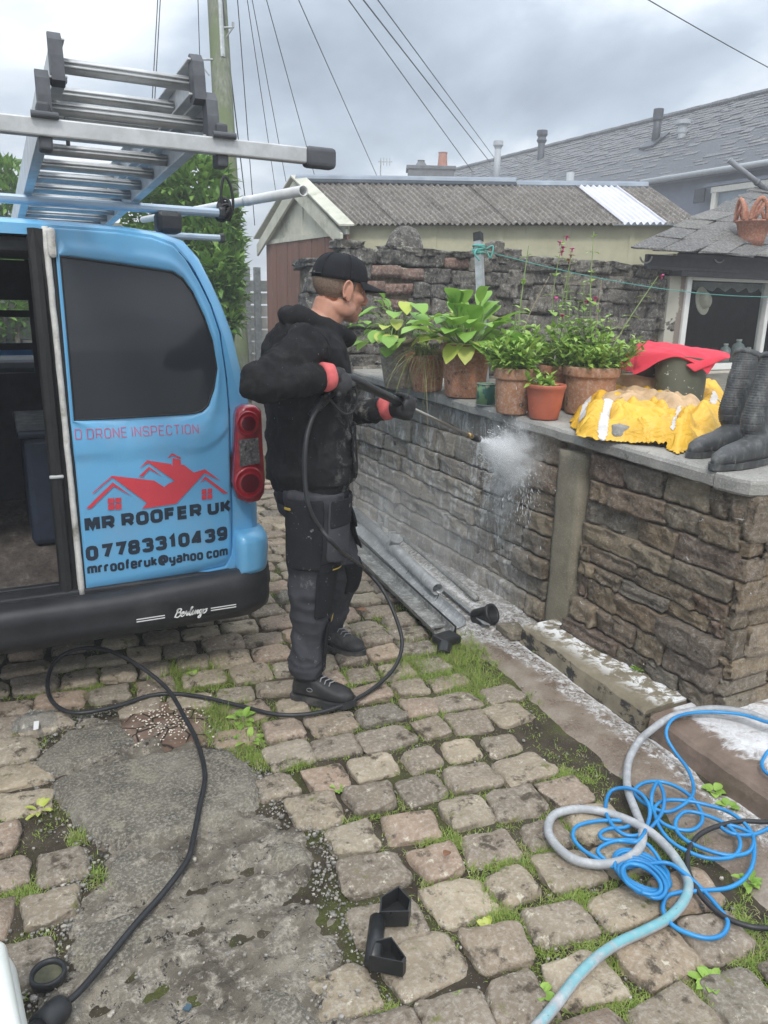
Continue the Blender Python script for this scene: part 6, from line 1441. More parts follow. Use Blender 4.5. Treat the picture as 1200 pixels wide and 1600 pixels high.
cols = list(zip(*rows)); cols = [crom(list(c), 7) for c in cols]; v = [p+np.array([0, -.008, .014+.008*MN.noise(Vector(p*22))+.005*sin(i*.9+j*.25)]) for i, c in enumerate(cols) for j, p in enumerate(c)]; nn = len(cols[0])
f = [(i*nn+j, i*nn+j+1, (i+1)*nn+j+1, (i+1)*nn+j) for i in range(len(cols)-1) for j in range(nn-1)]
M_REDC = simple('red_fabric', (.56, .030, .055), .75, var=.10, scale=8, bump=.3, bd=.003)
cloth('fabric', v, f, .0035, M_REDC, cr, 1)
e0_, e1_ = 5*6, nn-1
v2 = []; 
for t in np.linspace(0, 1, 16):
    a_ = ondep(1070+55*t, 570-14*t, d1-.095-.0*t); b2 = ondep(1085+52*t, 582-22*t, d1-.11); v2 += [a_, (a_+b2)/2+np.array([0, -.006, .002*sin(t*9)]), b2]
cloth('folded_edge', v2, [(3*i+k, 3*i+k+1, 3*i+k+4, 3*i+k+3) for i in range(15) for k in (0, 1)], .004, M_REDC, cr, 1)
o = inst('flat_stone', mesh('flat_stone', *rock_geo(901, 6, .3, .06, 1.3, False, .08, (2, 1, .5)), M_COP, True), led(985, 692)+np.array([.05, .05, .035]), (.22, .15, .085), (0, .05, -.4)); tag(o, 'flat pale stone tucked under the front of the yellow jacket', 'stone')
# black wellington boots
m = Mat('black_wellington', .5, 0, .45); n1 = m.noise(7, 6, .7); n2 = m.noise(26, 6, .75, vec=m.map(m.pos, scale=(1.3, 1.3, .6)))
c = m.ramp(n1, [(.3, (.030, .032, .033)), (.7, (.058, .060, .061))]); c = m.mix(m.math('MULTIPLY', m.step(n2, .46, .70), .5), c, (.21, .215, .21)); m.col(c); m.ro(m.ramp(n2, [(.3, (.38,)*3), (.7, (.75,)*3)])); m.bump(n2, .2, .003); M_WELL = m.m
def welly(toe_px, heel_px, ank_px, top_px, wtop, dep0, label):
    """boot: foot along toe->heel on the coping, shaft rising from the heel end"""
    toe, heel = led(*toe_px), led(*heel_px); zb_ = min(zled(toe[1]), zled(heel[1]))+.004
    fd = heel-toe; fd[2] = 0; Lf = np.linalg.norm(fd); fd /= Lf; sd = np.array([-fd[1], fd[0], 0.])
    t = thing('wellington_boot', label, 'boot', heel*np.array([1, 1, 0])+np.array([0, 0, zb_])); s = dep0/F_PX
    ank = ondep(*ank_px, dep0); top = ondep(*top_px, dep0+.02)
    g = G(); rings = []
    for x, hw, zt in ((0, .010, .030), (.02, .030, .052), (.07, .044, .070), (.13, .048, .086), (.18, .046, .104), (.24, .041, .115), (.30, .038, .11), (.33, .022, .09)):
        c = toe*np.array([1, 1, 0])+fd*(x/.335*Lf); ring = []
        for u in np.linspace(0, 2*pi, 20, endpoint=False):
            cu, su = cos(u), sin(u); ring.append(c+sd*hw*(abs(cu)**.8*np.sign(cu))+np.array([0, 0, zb_+.008+zt/2+zt/2*(abs(su)**.75*np.sign(su))]))
        rings.append(ring)
    g.add(*loft(rings, True, True)); b0 = toe*np.array([1, 1, 0])+fd*(Lf*.78)+np.array([0, 0, zb_+.06]); pts = crom([b0, ank, ank+(top-ank)*.5, top], 6); N = len(pts); rings = []
    for i, p in enumerate(pts):
        q_ = i/(N-1); r0 = (.050+.026*q_)*(wtop/.076); d = pts[min(i+1, N-1)]-pts[max(i-1, 0)]; d /= np.linalg.norm(d); a1 = fd-d*(fd@d); a1 /= np.linalg.norm(a1); a2 = np.cross(d, a1)
        rings.append([p+a1*r0*1.10*cos(u)+a2*r0*.80*sin(u) for u in np.linspace(0, 2*pi, 24, endpoint=False)])
    g.add(*loft(rings, True, True)); me = remesh(g, .0042, 9, .5, 'leather')
    def fn(co, no):
        h = co[:, 2]-zb_; fr_ = -(no@fd); rib = np.where((h > .09)&(fr_ > .25), .0013*np.sign(np.sin(h*2*pi/.0095)), 0); n_ = np.array([.004*MN.noise(Vector(p)*14) for p in co]); return rib+n_
    displace(me, fn); me.materials.append(M_WELL); obj('upper', me, M_WELL, t, True)
    d = (top-ank)/np.linalg.norm(top-ank); a1 = fd-d*(fd@d); a1 /= np.linalg.norm(a1); a2 = np.cross(d, a1); r0 = wtop*1.02
    el_ = lambda k, o_: [top+d*o_+a1*r0*k*1.10*cos(u)+a2*r0*k*.80*sin(u) for u in np.linspace(0, 2*pi, 24, endpoint=False)]
    obj('top_rim', loft([el_(.98, -.016), el_(1.03, -.014), el_(1.03, .006), el_(.94, .006), el_(.90, -.002), el_(.3, -.03)], True, True), M_WELL, t, True)
    sole = []
    for x, hw in ((-.006, .010), (.02, .036), (.08, .052), (.14, .053), (.20, .046), (.27, .045), (.32, .038), (.342, .020)):
        c = toe*np.array([1, 1, 0])+fd*(x/.335*Lf); sole.append([c+sd*hw+np.array([0, 0, zb_-.002]), c+sd*hw+np.array([0, 0, zb_+.020]), c-sd*hw+np.array([0, 0, zb_+.020]), c-sd*hw+np.array([0, 0, zb_-.002])])
    obj('sole', loft(sole, True, True), M_WELL, t)
    obj('toe_cap', tube([toe*np.array([1, 1, 0])+fd*(.055/.335*Lf)+sd*.0425*cos(u)+np.array([0, 0, zb_+.012+.054*max(0, sin(u))]) for u in np.linspace(0, pi, 14)], .0035, 6), M_WELL, t, True)
welly((1076, 716), (1186, 696), (1143, 650), (1172, 558), .072, depth(led(1150, 706)), 'black wellington boot standing closest to the yellow jacket')
welly((1112, 735), (1222, 716), (1178, 668), (1214, 566), .072, depth(led(1190, 725)), 'black wellington boot in front at the coping corner, leaning right')

# ------------------------------------------------------------------ gutters and pipes lying along the wall foot
m = Mat('wet_grey_plastic', .3, 0, .5); n1 = m.noise(8, 6, .7); n2 = m.noise(30, 5, .7); c = m.ramp(n1, [(.3, (.17, .18, .185)), (.7, (.36, .37, .375))]); c = m.mix(m.math('MULTIPLY', m.step(n2, .5, .68), .6), c, (.62, .63, .63)); m.col(c); M_GPL = m.m
m = Mat('dirty_gutter', .45, 0, .5); n1 = m.noise(12, 6, .7); n2 = m.noise(50, 5, .75); c = m.ramp(n1, [(.3, (.055, .055, .052)), (.55, (.20, .20, .19)), (.75, (.42, .42, .40))]); c = m.mix(m.math('MULTIPLY', m.step(n2, .5, .65), .5), c, (.58, .57, .54)); m.col(c); m.bump(n2, .4, .004); M_DGUT = m.m
M_BLKP = simple('black_plastic', (.016, .017, .018), .38, var=.3, scale=12, bump=.15)
def gut(pa_, pb_, r, m, name, par, n=12, open_up=True, th=.003):
    a, b = np.array(pa_), np.array(pb_); d = (b-a)/np.linalg.norm(b-a); s = np.array([d[1], -d[0], 0]); s /= np.linalg.norm(s); u = np.cross(s, d); rings = []
    for p in (a, a+(b-a)*.33, a+(b-a)*.66, b):
        o_ = [p+s*r*cos(t)+u*r*sin(t) for t in np.linspace(pi, 2*pi, n)]; i_ = [p+s*(r-th)*cos(t)+u*(r-th)*sin(t) for t in np.linspace(2*pi, pi, n)]; rings.append(o_+i_)
    return obj(name, loft(rings, True, True), m, par)
g1a, g1b = onz(540, 838, .09), onz(694, 982, .09)
gt = thing('gutter_length', 'dirty half round gutter length lying open nearest the cobbles', 'gutter', g1b*np.array([1, 1, 0])); gut(g1a, g1b, .055, M_DGUT, 'channel', gt)
dd = (g1b-g1a)/np.linalg.norm(g1b-g1a); ss = np.array([dd[1], -dd[0], 0])
obj('front_board', extr([g1a-ss*.058+np.array([0, 0, .004]), g1b-ss*.058+np.array([0, 0, .004]), g1b-ss*.058-np.array([0, 0, .038]), g1a-ss*.058-np.array([0, 0, .038])], -ss*.007), M_BLKP, gt)
g2a, g2b = onz(552, 818, .075), onz(716, 968, .06); gt2 = thing('gutter_length', 'second dark half round gutter length lying tilted between the dirty gutter and the downpipe', 'gutter', g2b*np.array([1, 1, 0])); gut(g2a, g2b, .048, M_GPL, 'channel', gt2)
for f_ in (.55, .8): c = g2a+(g2b-g2a)*f_; obj('joint_bracket', tube([c+ss*.050*cos(t)+np.array([0, 0, .052*sin(t)]) for t in np.linspace(pi, 2*pi, 10)], .007, 6), M_BLKP, gt2)
g3a, g3b = onz(640, 880, .03), onz(760, 978, .03); gt3 = thing('plastic_offcut', 'flat grey plastic offcut wedged behind the black gutter outlet', 'offcut', g3b*np.array([1, 1, 0])); d3 = (g3b-g3a)/np.linalg.norm(g3b-g3a); n3_ = np.array([d3[1], -d3[0], 0]); obj('strip', extr([g3a-n3_*.02, g3b-n3_*.02, g3b+n3_*.02+np.array([0, 0, .012]), g3a+n3_*.02+np.array([0, 0, .02])], (0, 0, .006)), M_GPL, gt3)
obj('silt', extr([g1a-ss*.045-np.array([0, 0, .022]), g1b-dd*.08-ss*.045-np.array([0, 0, .022]), g1b-dd*.08+ss*.045-np.array([0, 0, .022]), g1a+ss*.045-np.array([0, 0, .022])], (0, 0, -.01)), M_DGUT, gt)
def gb(px, py): return onz(px, py, .05)
bk = thing('gutter_outlet', 'black moulded gutter outlet end lying at the foot of the gutter', 'gutter fitting', gb(715, 985)*np.array([1, 1, 0]))
e = g1b+dd*.05; obj('elbow', G()+bbox(e+np.array([0, 0, -.04])-dd*.02, (.09, .115, .04), .01, rotz(atan2(dd[1], dd[0])+.25))+tube([e+np.array([-.03, -.02, -.05]), e+np.array([-.06, -.06, -.075])], .035, 12), M_BLKP, bk)
obj('grey_outlet', lathe([(.03, -.01), (.042, 0), (.042, .045), (.03, .05), (.026, .04), (.0, .03)], onz(672, 975, .0), 16), M_GPL, bk)
pa2, pb2 = onz(556, 800, .085), onz(684, 921, .085)
p2 = thing('downpipe', 'grey round downpipe with a branch socket lying behind the gutter', 'pipe', pb2*np.array([1, 1, 0])); d2 = (pb2-pa2)/np.linalg.norm(pb2-pa2); f1, f2, _ = frame(d2)
rg_ = lambda c, r: [c+f1*r*cos(t)+f2*r*sin(t) for t in np.linspace(0, 2*pi, 18, endpoint=False)]
obj('tube', loft([rg_(pa2, .034), rg_(pb2, .034), rg_(pb2, .030), rg_(pb2-d2*.2, .030)], True, True), M_GPL, p2, True)
cs = onz(600, 858, .085); k = (cs-pa2)@d2; cs = pa2+d2*k
obj('branch_socket', loft([rg_(cs-d2*.05, .041), rg_(cs+d2*.05, .041)], True, True), M_GPL, p2, True); obj('branch_mouth', lathe([(.034, -.03), (.036, .045), (.041, .047), (.041, .062), (.034, .062), (.030, .02), (0, .02)], cs+np.array([0, 0, .02]), 18, rotx(R(25))), M_GPL, p2, True)
pa3, pb3 = onz(570, 790, .06), onz(745, 935, .05)
p3 = thing('downpipe', 'thin dark rod with pipe clips lying closest to the wall', 'pipe', pb3*np.array([1, 1, 0])); obj('rod', tube([pa3, pb3], .016, 10), M_DGUT, p3, True)
for px, py in ((592, 822), (612, 836)): c = onz(px, py, .075); obj('pipe_clip', G()+bbox(c, (.05, .02, .05), .006)+cyl(c-np.array([.03, 0, 0]), c+np.array([.03, 0, .02]), .008), M_GPL, p3)
pc_ = onz(757, 962, .05); cl = thing('pipe_collar', 'short black pipe collar lying on its side beyond the gutter end', 'pipe collar', pc_*np.array([1, 1, 0])); Mr = rotz(R(25))@rotx(R(62))
obj('socket', lathe([(.036, -.055), (.046, -.055), (.046, .035), (.053, .038), (.053, .055), (.044, .058), (.038, .05), (.036, -.05), (.034, -.05)], pc_, 22, Mr), M_BLKP, cl, True)
# broken stones at the wall foot
q = random.Random(12)
for i, (px, py, w, lab) in enumerate(((800, 985, .13, 'wet broken stone beside the black pipe collar'), (840, 962, .10, 'small grey stone at the foot of the concrete pier'), (612, 800, .16, 'flat wet stone behind the pipe clips near the wall'))):
    o = inst('loose_stone', mesh('loose_stone', *rock_geo(950+i, 5, .3, .09, 1.3, True, .1), M_WST, True), onz(px, py, .03), (w, w*.8, w*.4), (0, 0, q.uniform(0, 3))); tag(o, lab, 'stone')

# ------------------------------------------------------------------ black bracket on the cobbles
bkx = onz(578, 1470, .045); br_ = thing('downpipe_bracket', 'black plastic downpipe bracket with two open ends lying on the cobbles', 'bracket', bkx*np.array([1, 1, 0]))
A, B = onz(590, 1436, .058), onz(582, 1506, .055); obj('bar', tube([A, B], .021, 14), M_BLKP, br_, True)
def openbox(pts_px, z0, z1, name):
    lo = [onz(a, b_, z0) for a, b_ in pts_px]; th = .004; v = []; f = []
    c = np.mean(lo, 0); up_ = np.array([0, 0, z1-z0])
    g = G(); n = len(lo)
    for i in range(n):
        a, b_ = lo[i], lo[(i+1) % n]; ia, ib = a+(c-a)*.10, b_+(c-b_)*.10; h1 = up_*(1 if i % 2 == 0 else .9)
        g.add([a, b_, b_+up_, a+up_, ia, ib, ib+up_, ia+up_], [(0, 1, 2, 3), (5, 4, 7, 6), (3, 2, 6, 7), (1, 0, 4, 5), (0, 3, 7, 4), (2, 1, 5, 6)])
    g.add([p+np.array([0, 0, .003]) for p in lo], [tuple(range(n))]); return obj(name, g, M_BLKP, br_)
openbox([(592, 1448), (638, 1447), (642, 1428), (622, 1406), (594, 1424)],   .036, .082, 'open_end'); openbox([(576, 1516), (629, 1527), (634, 1519), (611, 1486), (584, 1492)], .036, .080, 'open_end')

# ------------------------------------------------------------------ hoses
M_HBLK = simple('black_hose', (.020, .021, .023), .48, var=.25, scale=20, bump=.1)
m = Mat('blue_hose', .35, 0, .5); m.col(m.ramp(m.noise(12, 4), [(.3, (.012, .16, .40)), (.7, (.022, .25, .54))])); M_HBLU = m.m
m = Mat('grey_teal_hose', .5, 0, .4); X = m.xyz(); n1 = m.noise(5, 4, .5); teal = m.math('MULTIPLY', m.step(m.math('ADD', X[1], m.math('MULTIPLY', n1, .25)), 1.46, 1.24), m.math('MULTIPLY', m.step(m.noise(9, 5, .7), .40, .58), .75)); sd_ = m.xyz(m.geo.outputs['Normal']); c = m.mix(m.step(m.noise(30, 5, .7), .4, .7), (.30, .31, .32), (.42, .43, .44)); c = m.mix(m.math('MULTIPLY', teal, m.step(m.math('SUBTRACT', sd_[2], m.math('MULTIPLY', sd_[0], .5)), .15, .45)), c, (.09, .36, .41)); c = m.mix(m.step(m.noise(45, 5, .75), .64, .70), c, (.16, .15, .14)); m.col(c); M_HGRY = m.m
def hose(pts, r, m, name, label, cat='hose', n=8, z0=None, dens=7):
    P = []
    for p in pts:
        z = p[2] if len(p) > 2 else (r+.026 if z0 is None else z0); P.append(onz(p[0], p[1], z))
    return tag(obj(name, tube(crom(P, dens), r, n), m, None, True), label, cat)
Z = .048
gz = lambda zx, zy, z=Z: (820+zx*.3251, 1080+zy*.3251, z)
hose([gz(1300, 150, .16), gz(1169, 140, .145), gz(1080, 108, .14), gz(970, 88, .13), gz(880, 85, .12), gz(780, 100, .125), gz(690, 130, .12), gz(610, 185, .10), gz(550, 240, .06), gz(505, 320), gz(490, 410), gz(500, 490), gz(530, 570), gz(560, 650, .05), gz(565, 720, .05), gz(530, 780, .05), gz(450, 820), gz(340, 832), gz(230, 805), gz(150, 740), gz(112, 670), gz(135, 600), gz(220, 570), gz(320, 570), gz(430, 595), gz(540, 640, .06), gz(620, 690, .05), gz(700, 770), gz(760, 860), gz(788, 930), gz(765, 1010), gz(690, 1090), gz(580, 1150), gz(460, 1205), gz(360, 1270), gz(260, 1365), gz(170, 1480), gz(80, 1590), gz(-20, 1700)], .0135, M_HGRY, 'garden_hose', 'thick grey and teal garden hose looping across the cobbles', n=12)
bl_ = [gz(1300, 185, .16), gz(1169, 150, .15), gz(1040, 112, .14), gz(900, 100, .13), gz(780, 108, .13), gz(705, 140, .125), gz(680, 210, .10), gz(720, 290, .06), gz(780, 370), gz(810, 450), gz(800, 510), gz(740, 560), gz(680, 580), gz(610, 560), gz(550, 520), gz(525, 480), gz(570, 442), gz(650, 435), gz(730, 460), gz(800, 510), gz(845, 575, .04), gz(850, 630), gz(800, 668), gz(720, 660), gz(650, 625), gz(612, 560, .05), gz(612, 490, .06), gz(640, 438, .06), gz(668, 500, .06), gz(660, 580, .05), gz(600, 660, .05), gz(530, 695, .05), gz(460, 680, .05), gz(405, 620, .05), gz(388, 550, .05), gz(415, 480, .05), gz(490, 465, .07), gz(560, 495, .07), gz(600, 560, .07), gz(590, 640, .06), gz(545, 720, .06), gz(470, 720), gz(380, 712), gz(362, 685), gz(400, 662), gz(480, 655), gz(520, 630), gz(450, 622), gz(340, 625), gz(250, 650), gz(232, 700), gz(270, 755), gz(340, 800), gz(440, 848), gz(560, 835, .06), gz(680, 825, .06), gz(760, 870, .06), gz(850, 950), gz(930, 1040), gz(975, 1105), gz(955, 1165), gz(890, 1188), gz(800, 1170), gz(710, 1125), gz(665, 1055), gz(680, 990), gz(740, 968), gz(860, 958), gz(980, 945), gz(1060, 895), gz(1098, 820), gz(1100, 710), gz(1060, 640), gz(980, 580), gz(880, 548), gz(780, 528), gz(680, 525), gz(625, 560), gz(640, 640), gz(700, 720), gz(800, 778), gz(900, 805), gz(1000, 795), gz(1035, 745), gz(1020, 690), gz(950, 630), gz(850, 590), gz(770, 580), gz(728, 620), gz(730, 670), gz(780, 720), gz(880, 765), gz(990, 790), gz(1080, 770), gz(1098, 700), gz(1040, 660), gz(960, 640), gz(945, 655), gz(1000, 685), gz(1090, 690), gz(1169, 660), gz(1260, 600)]
hose(bl_, .0062, M_HBLU, 'blue_hose', 'bright blue thin hose tangled in loops beside the kerb', n=8)
# the tight coil in the middle
cpts = []
rs = random.Random(14)
for k in range(7):
    cxk, cyk, ax1, ay1 = 575+rs.uniform(-18, 18), 860+k*8+rs.uniform(-10, 10), 128-k*4+rs.uniform(-14, 14), 80+rs.uniform(-18, 18)
    for a in np.linspace(0, 2*pi, 10, endpoint=False)+.4*k: cpts.append(gz(cxk+ax1*cos(a)+.25*ay1*sin(a), cyk+ay1*sin(a)+.35*ax1*cos(a)*.8, .036+.006*k))
hose([gz(440, 848, .04), gz(350, 775), gz(400, 730), gz(500, 715), gz(600, 745)]+cpts, .0060, M_HBLU, 'blue_hose', 'bright blue hose coil wound tight in the middle of the tangle', n=8, dens=4)
hose([(1290, 1195, .12), (1215, 1170, .12), (1193, 1185, .115), (1195, 1205, .115), (1230, 1225, .115)], .0062, M_HBLU, 'blue_hose', 'short blue hose loop at the edge lying on the soapy step')
hose([gz(1300, 610, .05), gz(1169, 628, .05), gz(1050, 625, .05), gz(930, 648, .05), gz(840, 690, .045), gz(790, 760), gz(785, 850), gz(820, 940), gz(880, 1020), gz(970, 1090), gz(1080, 1130), gz(1169, 1140), gz(1300, 1145)], .0075, M_HBLK, 'power_cable', 'thick black cable curving over the blue hose at the right', 'cable')
# pressure hose from the gun to the machine
gunp = ony(509, 622, 2.50)
PH = [gunp, ony(500, 632, 2.495), ony(487, 655, 2.47), ony(478, 690, 2.44), ony(476, 740, 2.42), ony(482, 790, 2.40), ony(500, 825, 2.40), ony(530, 858, 2.42)]
PH += [onz(570, 890, .42), onz(600, 925, .32), onz(622, 975, .20), onz(628, 1010, .12), onz(615, 1045, .07), onz(580, 1078, .05), onz(530, 1104, .045), onz(480, 1116, .04), onz(430, 1116, .04), onz(380, 1104, .04), onz(320, 1090, .04), onz(270, 1084, .04), onz(230, 1088, .04), onz(180, 1104, .04), onz(120, 1114, .04), onz(85, 1100, .04), onz(74, 1070, .05), onz(85, 1035, .09), onz(115, 1016, .13), onz(160, 1014, .15), onz(210, 1036, .14), onz(260, 1075, .09), onz(288, 1120, .06), onz(308, 1160, .045), onz(320, 1210, .045), onz(312, 1260, .045), onz(302, 1310, .04), onz(292, 1345, .04), onz(255, 1395, .04), onz(215, 1440, .04), onz(170, 1495, .04), onz(128, 1545, .05), onz(98, 1572, .06)]
tag(obj('pressure_hose', tube(crom(PH, 8), .0085, 10), M_HBLK, None, True), 'long black pressure hose hanging from the gun and looping past the van bumper', 'hose')
# pressure washer at the lower left edge
mw = Mat('cream_plastic', .35, 0, .5); mw.col(mw.ramp(mw.noise(9, 5), [(.3, (.60, .62, .58)), (.7, (.72, .73, .70))])); M_CRM = mw.m
wp_ = onz(5, 1600, 0); ws = thing('pressure_washer', 'rounded cream plastic corner of the pressure washer at the bottom edge', 'pressure washer', (-.35, 1.50, 0))
c0 = ondep(-75, 1650, 1.52); 
obj('casing', G()+bbox(c0+np.array([0, 0, -.10]), (.27, .34, .36), .05, rotz(.1), 4), M_CRM, ws, True); obj('lid', bbox(c0+np.array([.01, .0, .085]), (.225, .30, .05), .022, rotz(.1), 4), M_CRM, ws, True)
hc = onz(98, 1572, .06); he = onz(62, 1606, .075); obj('hose_connector', G()+tube([hc+(he-hc)*-.1, hc, hc+(he-hc)*.15, he], [.014, .026, .030, .030], 18)+tube([he, he+(he-hc)*.5], [.022, .022], 14), M_HBLK, ws, True)
rcx = onz(76, 1530, .02); rg0 = thing('rubber_cap', 'round black rimmed drain cap lying beside the hose connector', 'cap', rcx*np.array([1, 1, 0]))
m = Mat('mossy_disc', .85); m.col(m.ramp(m.noise(25, 5, .7), [(.3, (.05, .05, .03)), (.7, (.12, .115, .07))])); 
obj('rim', lathe([(.030, 0), (.040, 0), (.042, .012), (.040, .022), (.034, .022), (.031, .012), (.030, 0)], rcx*np.array([1, 1, 0])+np.array([0, 0, .022]), 26), M_HBLK, rg0, True); obj('disc', lathe([(0, .010), (.033, .010), (.033, 0)], rcx*np.array([1, 1, 0])+np.array([0, 0, .022]), 24), m.m, rg0)
# litter
pbx = onz(52, 1127, .03); pg = Mat('clear_film', .12, 0, .5); pg.b.inputs['Transmission Weight'].default_value = .92; pg.b.inputs['IOR'].default_value = 1.15; pg.col((.85, .87, .88)); rs = random.Random(3)
v, f = grid_sheet(np.linspace(-.08, .08, 14), np.linspace(-.06, .06, 11), lambda x, y: .012+.05*max(0, 1-hypot(x/.075, y/.055))+.012*MN.noise(Vector((x*40, y*40, 2)))); v = [np.array(p)*np.array([1, 1, 1])+np.array([pbx[0], pbx[1], .02]) for p in v]
bg = thing('plastic_bag', 'small crumpled clear plastic bag with a white label on the cobbles', 'bag', (pbx[0], pbx[1], .02)); obj('film', (v, f), pg.m, bg)
lp = [onz(a, b_, .048) for a, b_ in ((53, 1128), (61, 1127), (60, 1139), (52, 1141))]; obj('paper_label', extr(lp, (0, 0, .002)), M_WHT, bg)
g = G(); rs = random.Random(8); M_CRUMB = simple('pale_crumb', (.62, .56, .46), .9, bump=0)
for i in range(210):
    a, b_ = rs.gauss(262, 30), rs.gauss(1124, 20); p = onz(a, b_, .028); g.add(*ellip(p, (rs.uniform(.002, .006), rs.uniform(.002, .005), .002), rotz(rs.uniform(0, 3)), 6, 4))
obj('spilt_crumbs', g, M_CRUMB, None, kind='stuff')
g = G(); M_GRIT = stone('loose_grit', [(.30, .28, .25), (.18, .17, .15), (.42, .38, .32)], fine=80, bump=.3).m
for i in range(1500):
    a, b_ = rs.uniform(-20, 1150), rs.uniform(1060, 1610); p = onz(a, b_, .012+(.012 if pin(*onz(a, b_, 0)[:2], PATCH) else 0)); r0 = abs(rs.gauss(0, .0022))+.0012
    if p[0] > path_left(p[1])+.2: continue
    g.add(*ellip(p, (r0*1.3, r0, r0*.8), rotz(rs.uniform(0, 3)), 5, 3))
for i in range(2600):
    j = rs.randrange(len(PATCH)); a_, b_ = np.array(PATCH[j]), np.array(PATCH[(j+1) % len(PATCH)]); p2d = a_+(b_-a_)*rs.random()+np.array([rs.gauss(0, .035), rs.gauss(0, .035)]); r0 = abs(rs.gauss(0, .0024))+.0011
    if p2d[1] > .6: g.add(*ellip((p2d[0], p2d[1], .006+(.008 if pin(p2d[0], p2d[1], PATCH) else 0)), (r0*1.3, r0, r0*.8), rotz(rs.uniform(0, 3)), 5, 3))
obj('grit', g, M_GRIT, None, kind='stuff')
for px, py, s, lab, mt in ((847, 1189, .014, 'small round white disc lying on the wet channel', M_WHT), (293, 1574, .012, 'small dark blue chip lying on the concrete', simple('blue_chip', (.05, .09, .12), .4))):
    c = onz(px, py, .022); tag(obj('chip', lathe([(0, .002), (s*.9, .002), (s, 0), (s, -.002)], c, 14 if s > .013 else 4), mt, None), lab, 'litter')
c = onz(557, 953, .035); tag(obj('dead_leaf', leaf(c, (.3, -.2, .05), .06, .02, .2, .4, 5), M_DRYL, None, True), 'curled orange brown leaf on the cobbles right of the man', 'leaf')
c = onz(695, 1338, .05); tag(obj('dead_leaf', leaf(c, (.3, .2, .05), .03, .012, .2, .4, 5), M_DRYL, None, True), 'tiny rust red leaf on a cobble in the middle of the yard', 'leaf')

# ------------------------------------------------------------------ grass in the joints, weeds
rs = random.Random(31); tops = []
def onsett(x, y):
    for (sx, sy, w, h, a, dz, s, q_) in single:
        if abs(x-sx) < w and abs(y-sy) < w:
            c_, s_ = cos(R(6-a)), sin(R(6-a)); u = (x-sx)*c_-(y-sy)*s_; v_ = (x-sx)*s_+(y-sy)*c_
            if abs(u) < w*.45 and abs(v_) < h*.43: return True
    return False
def tuft(g, x, y, n, L0, L1, spread, lean=.9):
    for _ in range(n):
        b = np.array([x+rs.gauss(0, spread), y+rs.gauss(0, spread), 0.004]); d = rdir(rs, 25, 85); g.add(*blade(b, d, rs.uniform(L0, L1), rs.uniform(.0009, .0019), rs.uniform(.2, lean), 3))
GCL = [(690, 1035, 62, 30, 260), (640, 1050, 32, 18, 90), (735, 1070, 34, 16, 80), (770, 1095, 40, 12, 40), (370, 1150, 45, 24, 120), (350, 1115, 60, 14, 60), (300, 1050, 50, 16, 80), (330, 1070, 50, 14, 60), (270, 1078, 40, 12, 50), (400, 1190, 25, 14, 40), (460, 1195, 16, 10, 26), (540, 1070, 40, 20, 40), (600, 1090, 50, 18, 40), (250, 1110, 30, 14, 24), (140, 1080, 50, 12, 40), (60, 1090, 40, 10, 20), (120, 1310, 16, 8, 12), (30, 1400, 30, 16, 30), (430, 1050, 30, 10, 20), (590, 985, 30, 14, 30), (650, 960, 30, 14, 24), (730, 1400, 50, 20, 40), (780, 1440, 40, 18, 40), (700, 1320, 40, 10, 26), (800, 1360, 50, 16, 40), (870, 1215, 50, 10, 40), (900, 1410, 40, 16, 30), (1000, 1400, 60, 20, 40), (950, 1500, 60, 30, 50), (1080, 1560, 60, 30, 50), (1150, 1450, 40, 30, 34), (850, 1330, 30, 14, 24), (880, 1290, 40, 14, 24), (1040, 1330, 60, 24, 34), (1180, 1500, 30, 40, 30), (840, 1480, 40, 16, 24), (690, 1130, 60, 20, 26), (620, 1150, 60, 24, 22), (500, 1110, 30, 10, 16), (580, 1280, 40, 16, 14), (720, 1230, 80, 30, 20), (150, 1050, 30, 8, 14), (160, 1380, 30, 14, 8), (480, 960, 60, 40, 30), (420, 900, 10, 60, 20), (600, 1590, 30, 10, 8), (960, 1570, 60, 20, 24)]
g = G(); gs = G(); ng = 0
for (cx2, cy2, sx, sy, n) in GCL:
    for _ in range(int(n*1.9)):
        px, py = rs.gauss(cx2, sx*.6), rs.gauss(cy2, sy*.6); p = onz(px, py, 0)
        if p[0] > path_left(p[1])+.05 and py < 1200: continue
        dense = n >= 80 and rs.random() < .5
        if onsett(p[0], p[1]) and not (dense or rs.random() < .12): continue
        tuft(gs if rs.random() < .13 else g, p[0], p[1], rs.randint(9, 18), .015, .050 if n < 60 else .085, .010)
for i in range(4200):     # short moss-like growth in all joints
    px, py = rs.uniform(0, 1200), rs.uniform(860, 1600); p = onz(px, py, 0)
    if p[0] > path_left(p[1]) or pin(p[0], p[1], PATCH) or onsett(p[0], p[1]): continue
    if MN.noise(Vector((p[0]*2.2, p[1]*2.2, 5))) < -.12: continue
    tuft(gs if rs.random() < .2 else g, p[0], p[1], rs.randint(6, 12), .008, .030, .013)
for i in range(420):
    j = rs.randrange(len(PATCH)); a_, b_ = np.array(PATCH[j]), np.array(PATCH[(j+1) % len(PATCH)]); p2d = a_+(b_-a_)*rs.random()+np.array([rs.gauss(0, .03), rs.gauss(0, .03)])
    if MN.noise(Vector((p2d[0]*4, p2d[1]*4, 8))) > -.05 and not onsett(p2d[0], p2d[1]) and not pin(p2d[0], p2d[1], PATCH): tuft(gs if rs.random() < .25 else g, p2d[0], p2d[1], rs.randint(5, 12), .008, .034, .012)
obj('grass', g, M_GRASS, None, kind='stuff'); obj('dry_grass', gs, M_STRAW, None, kind='stuff')
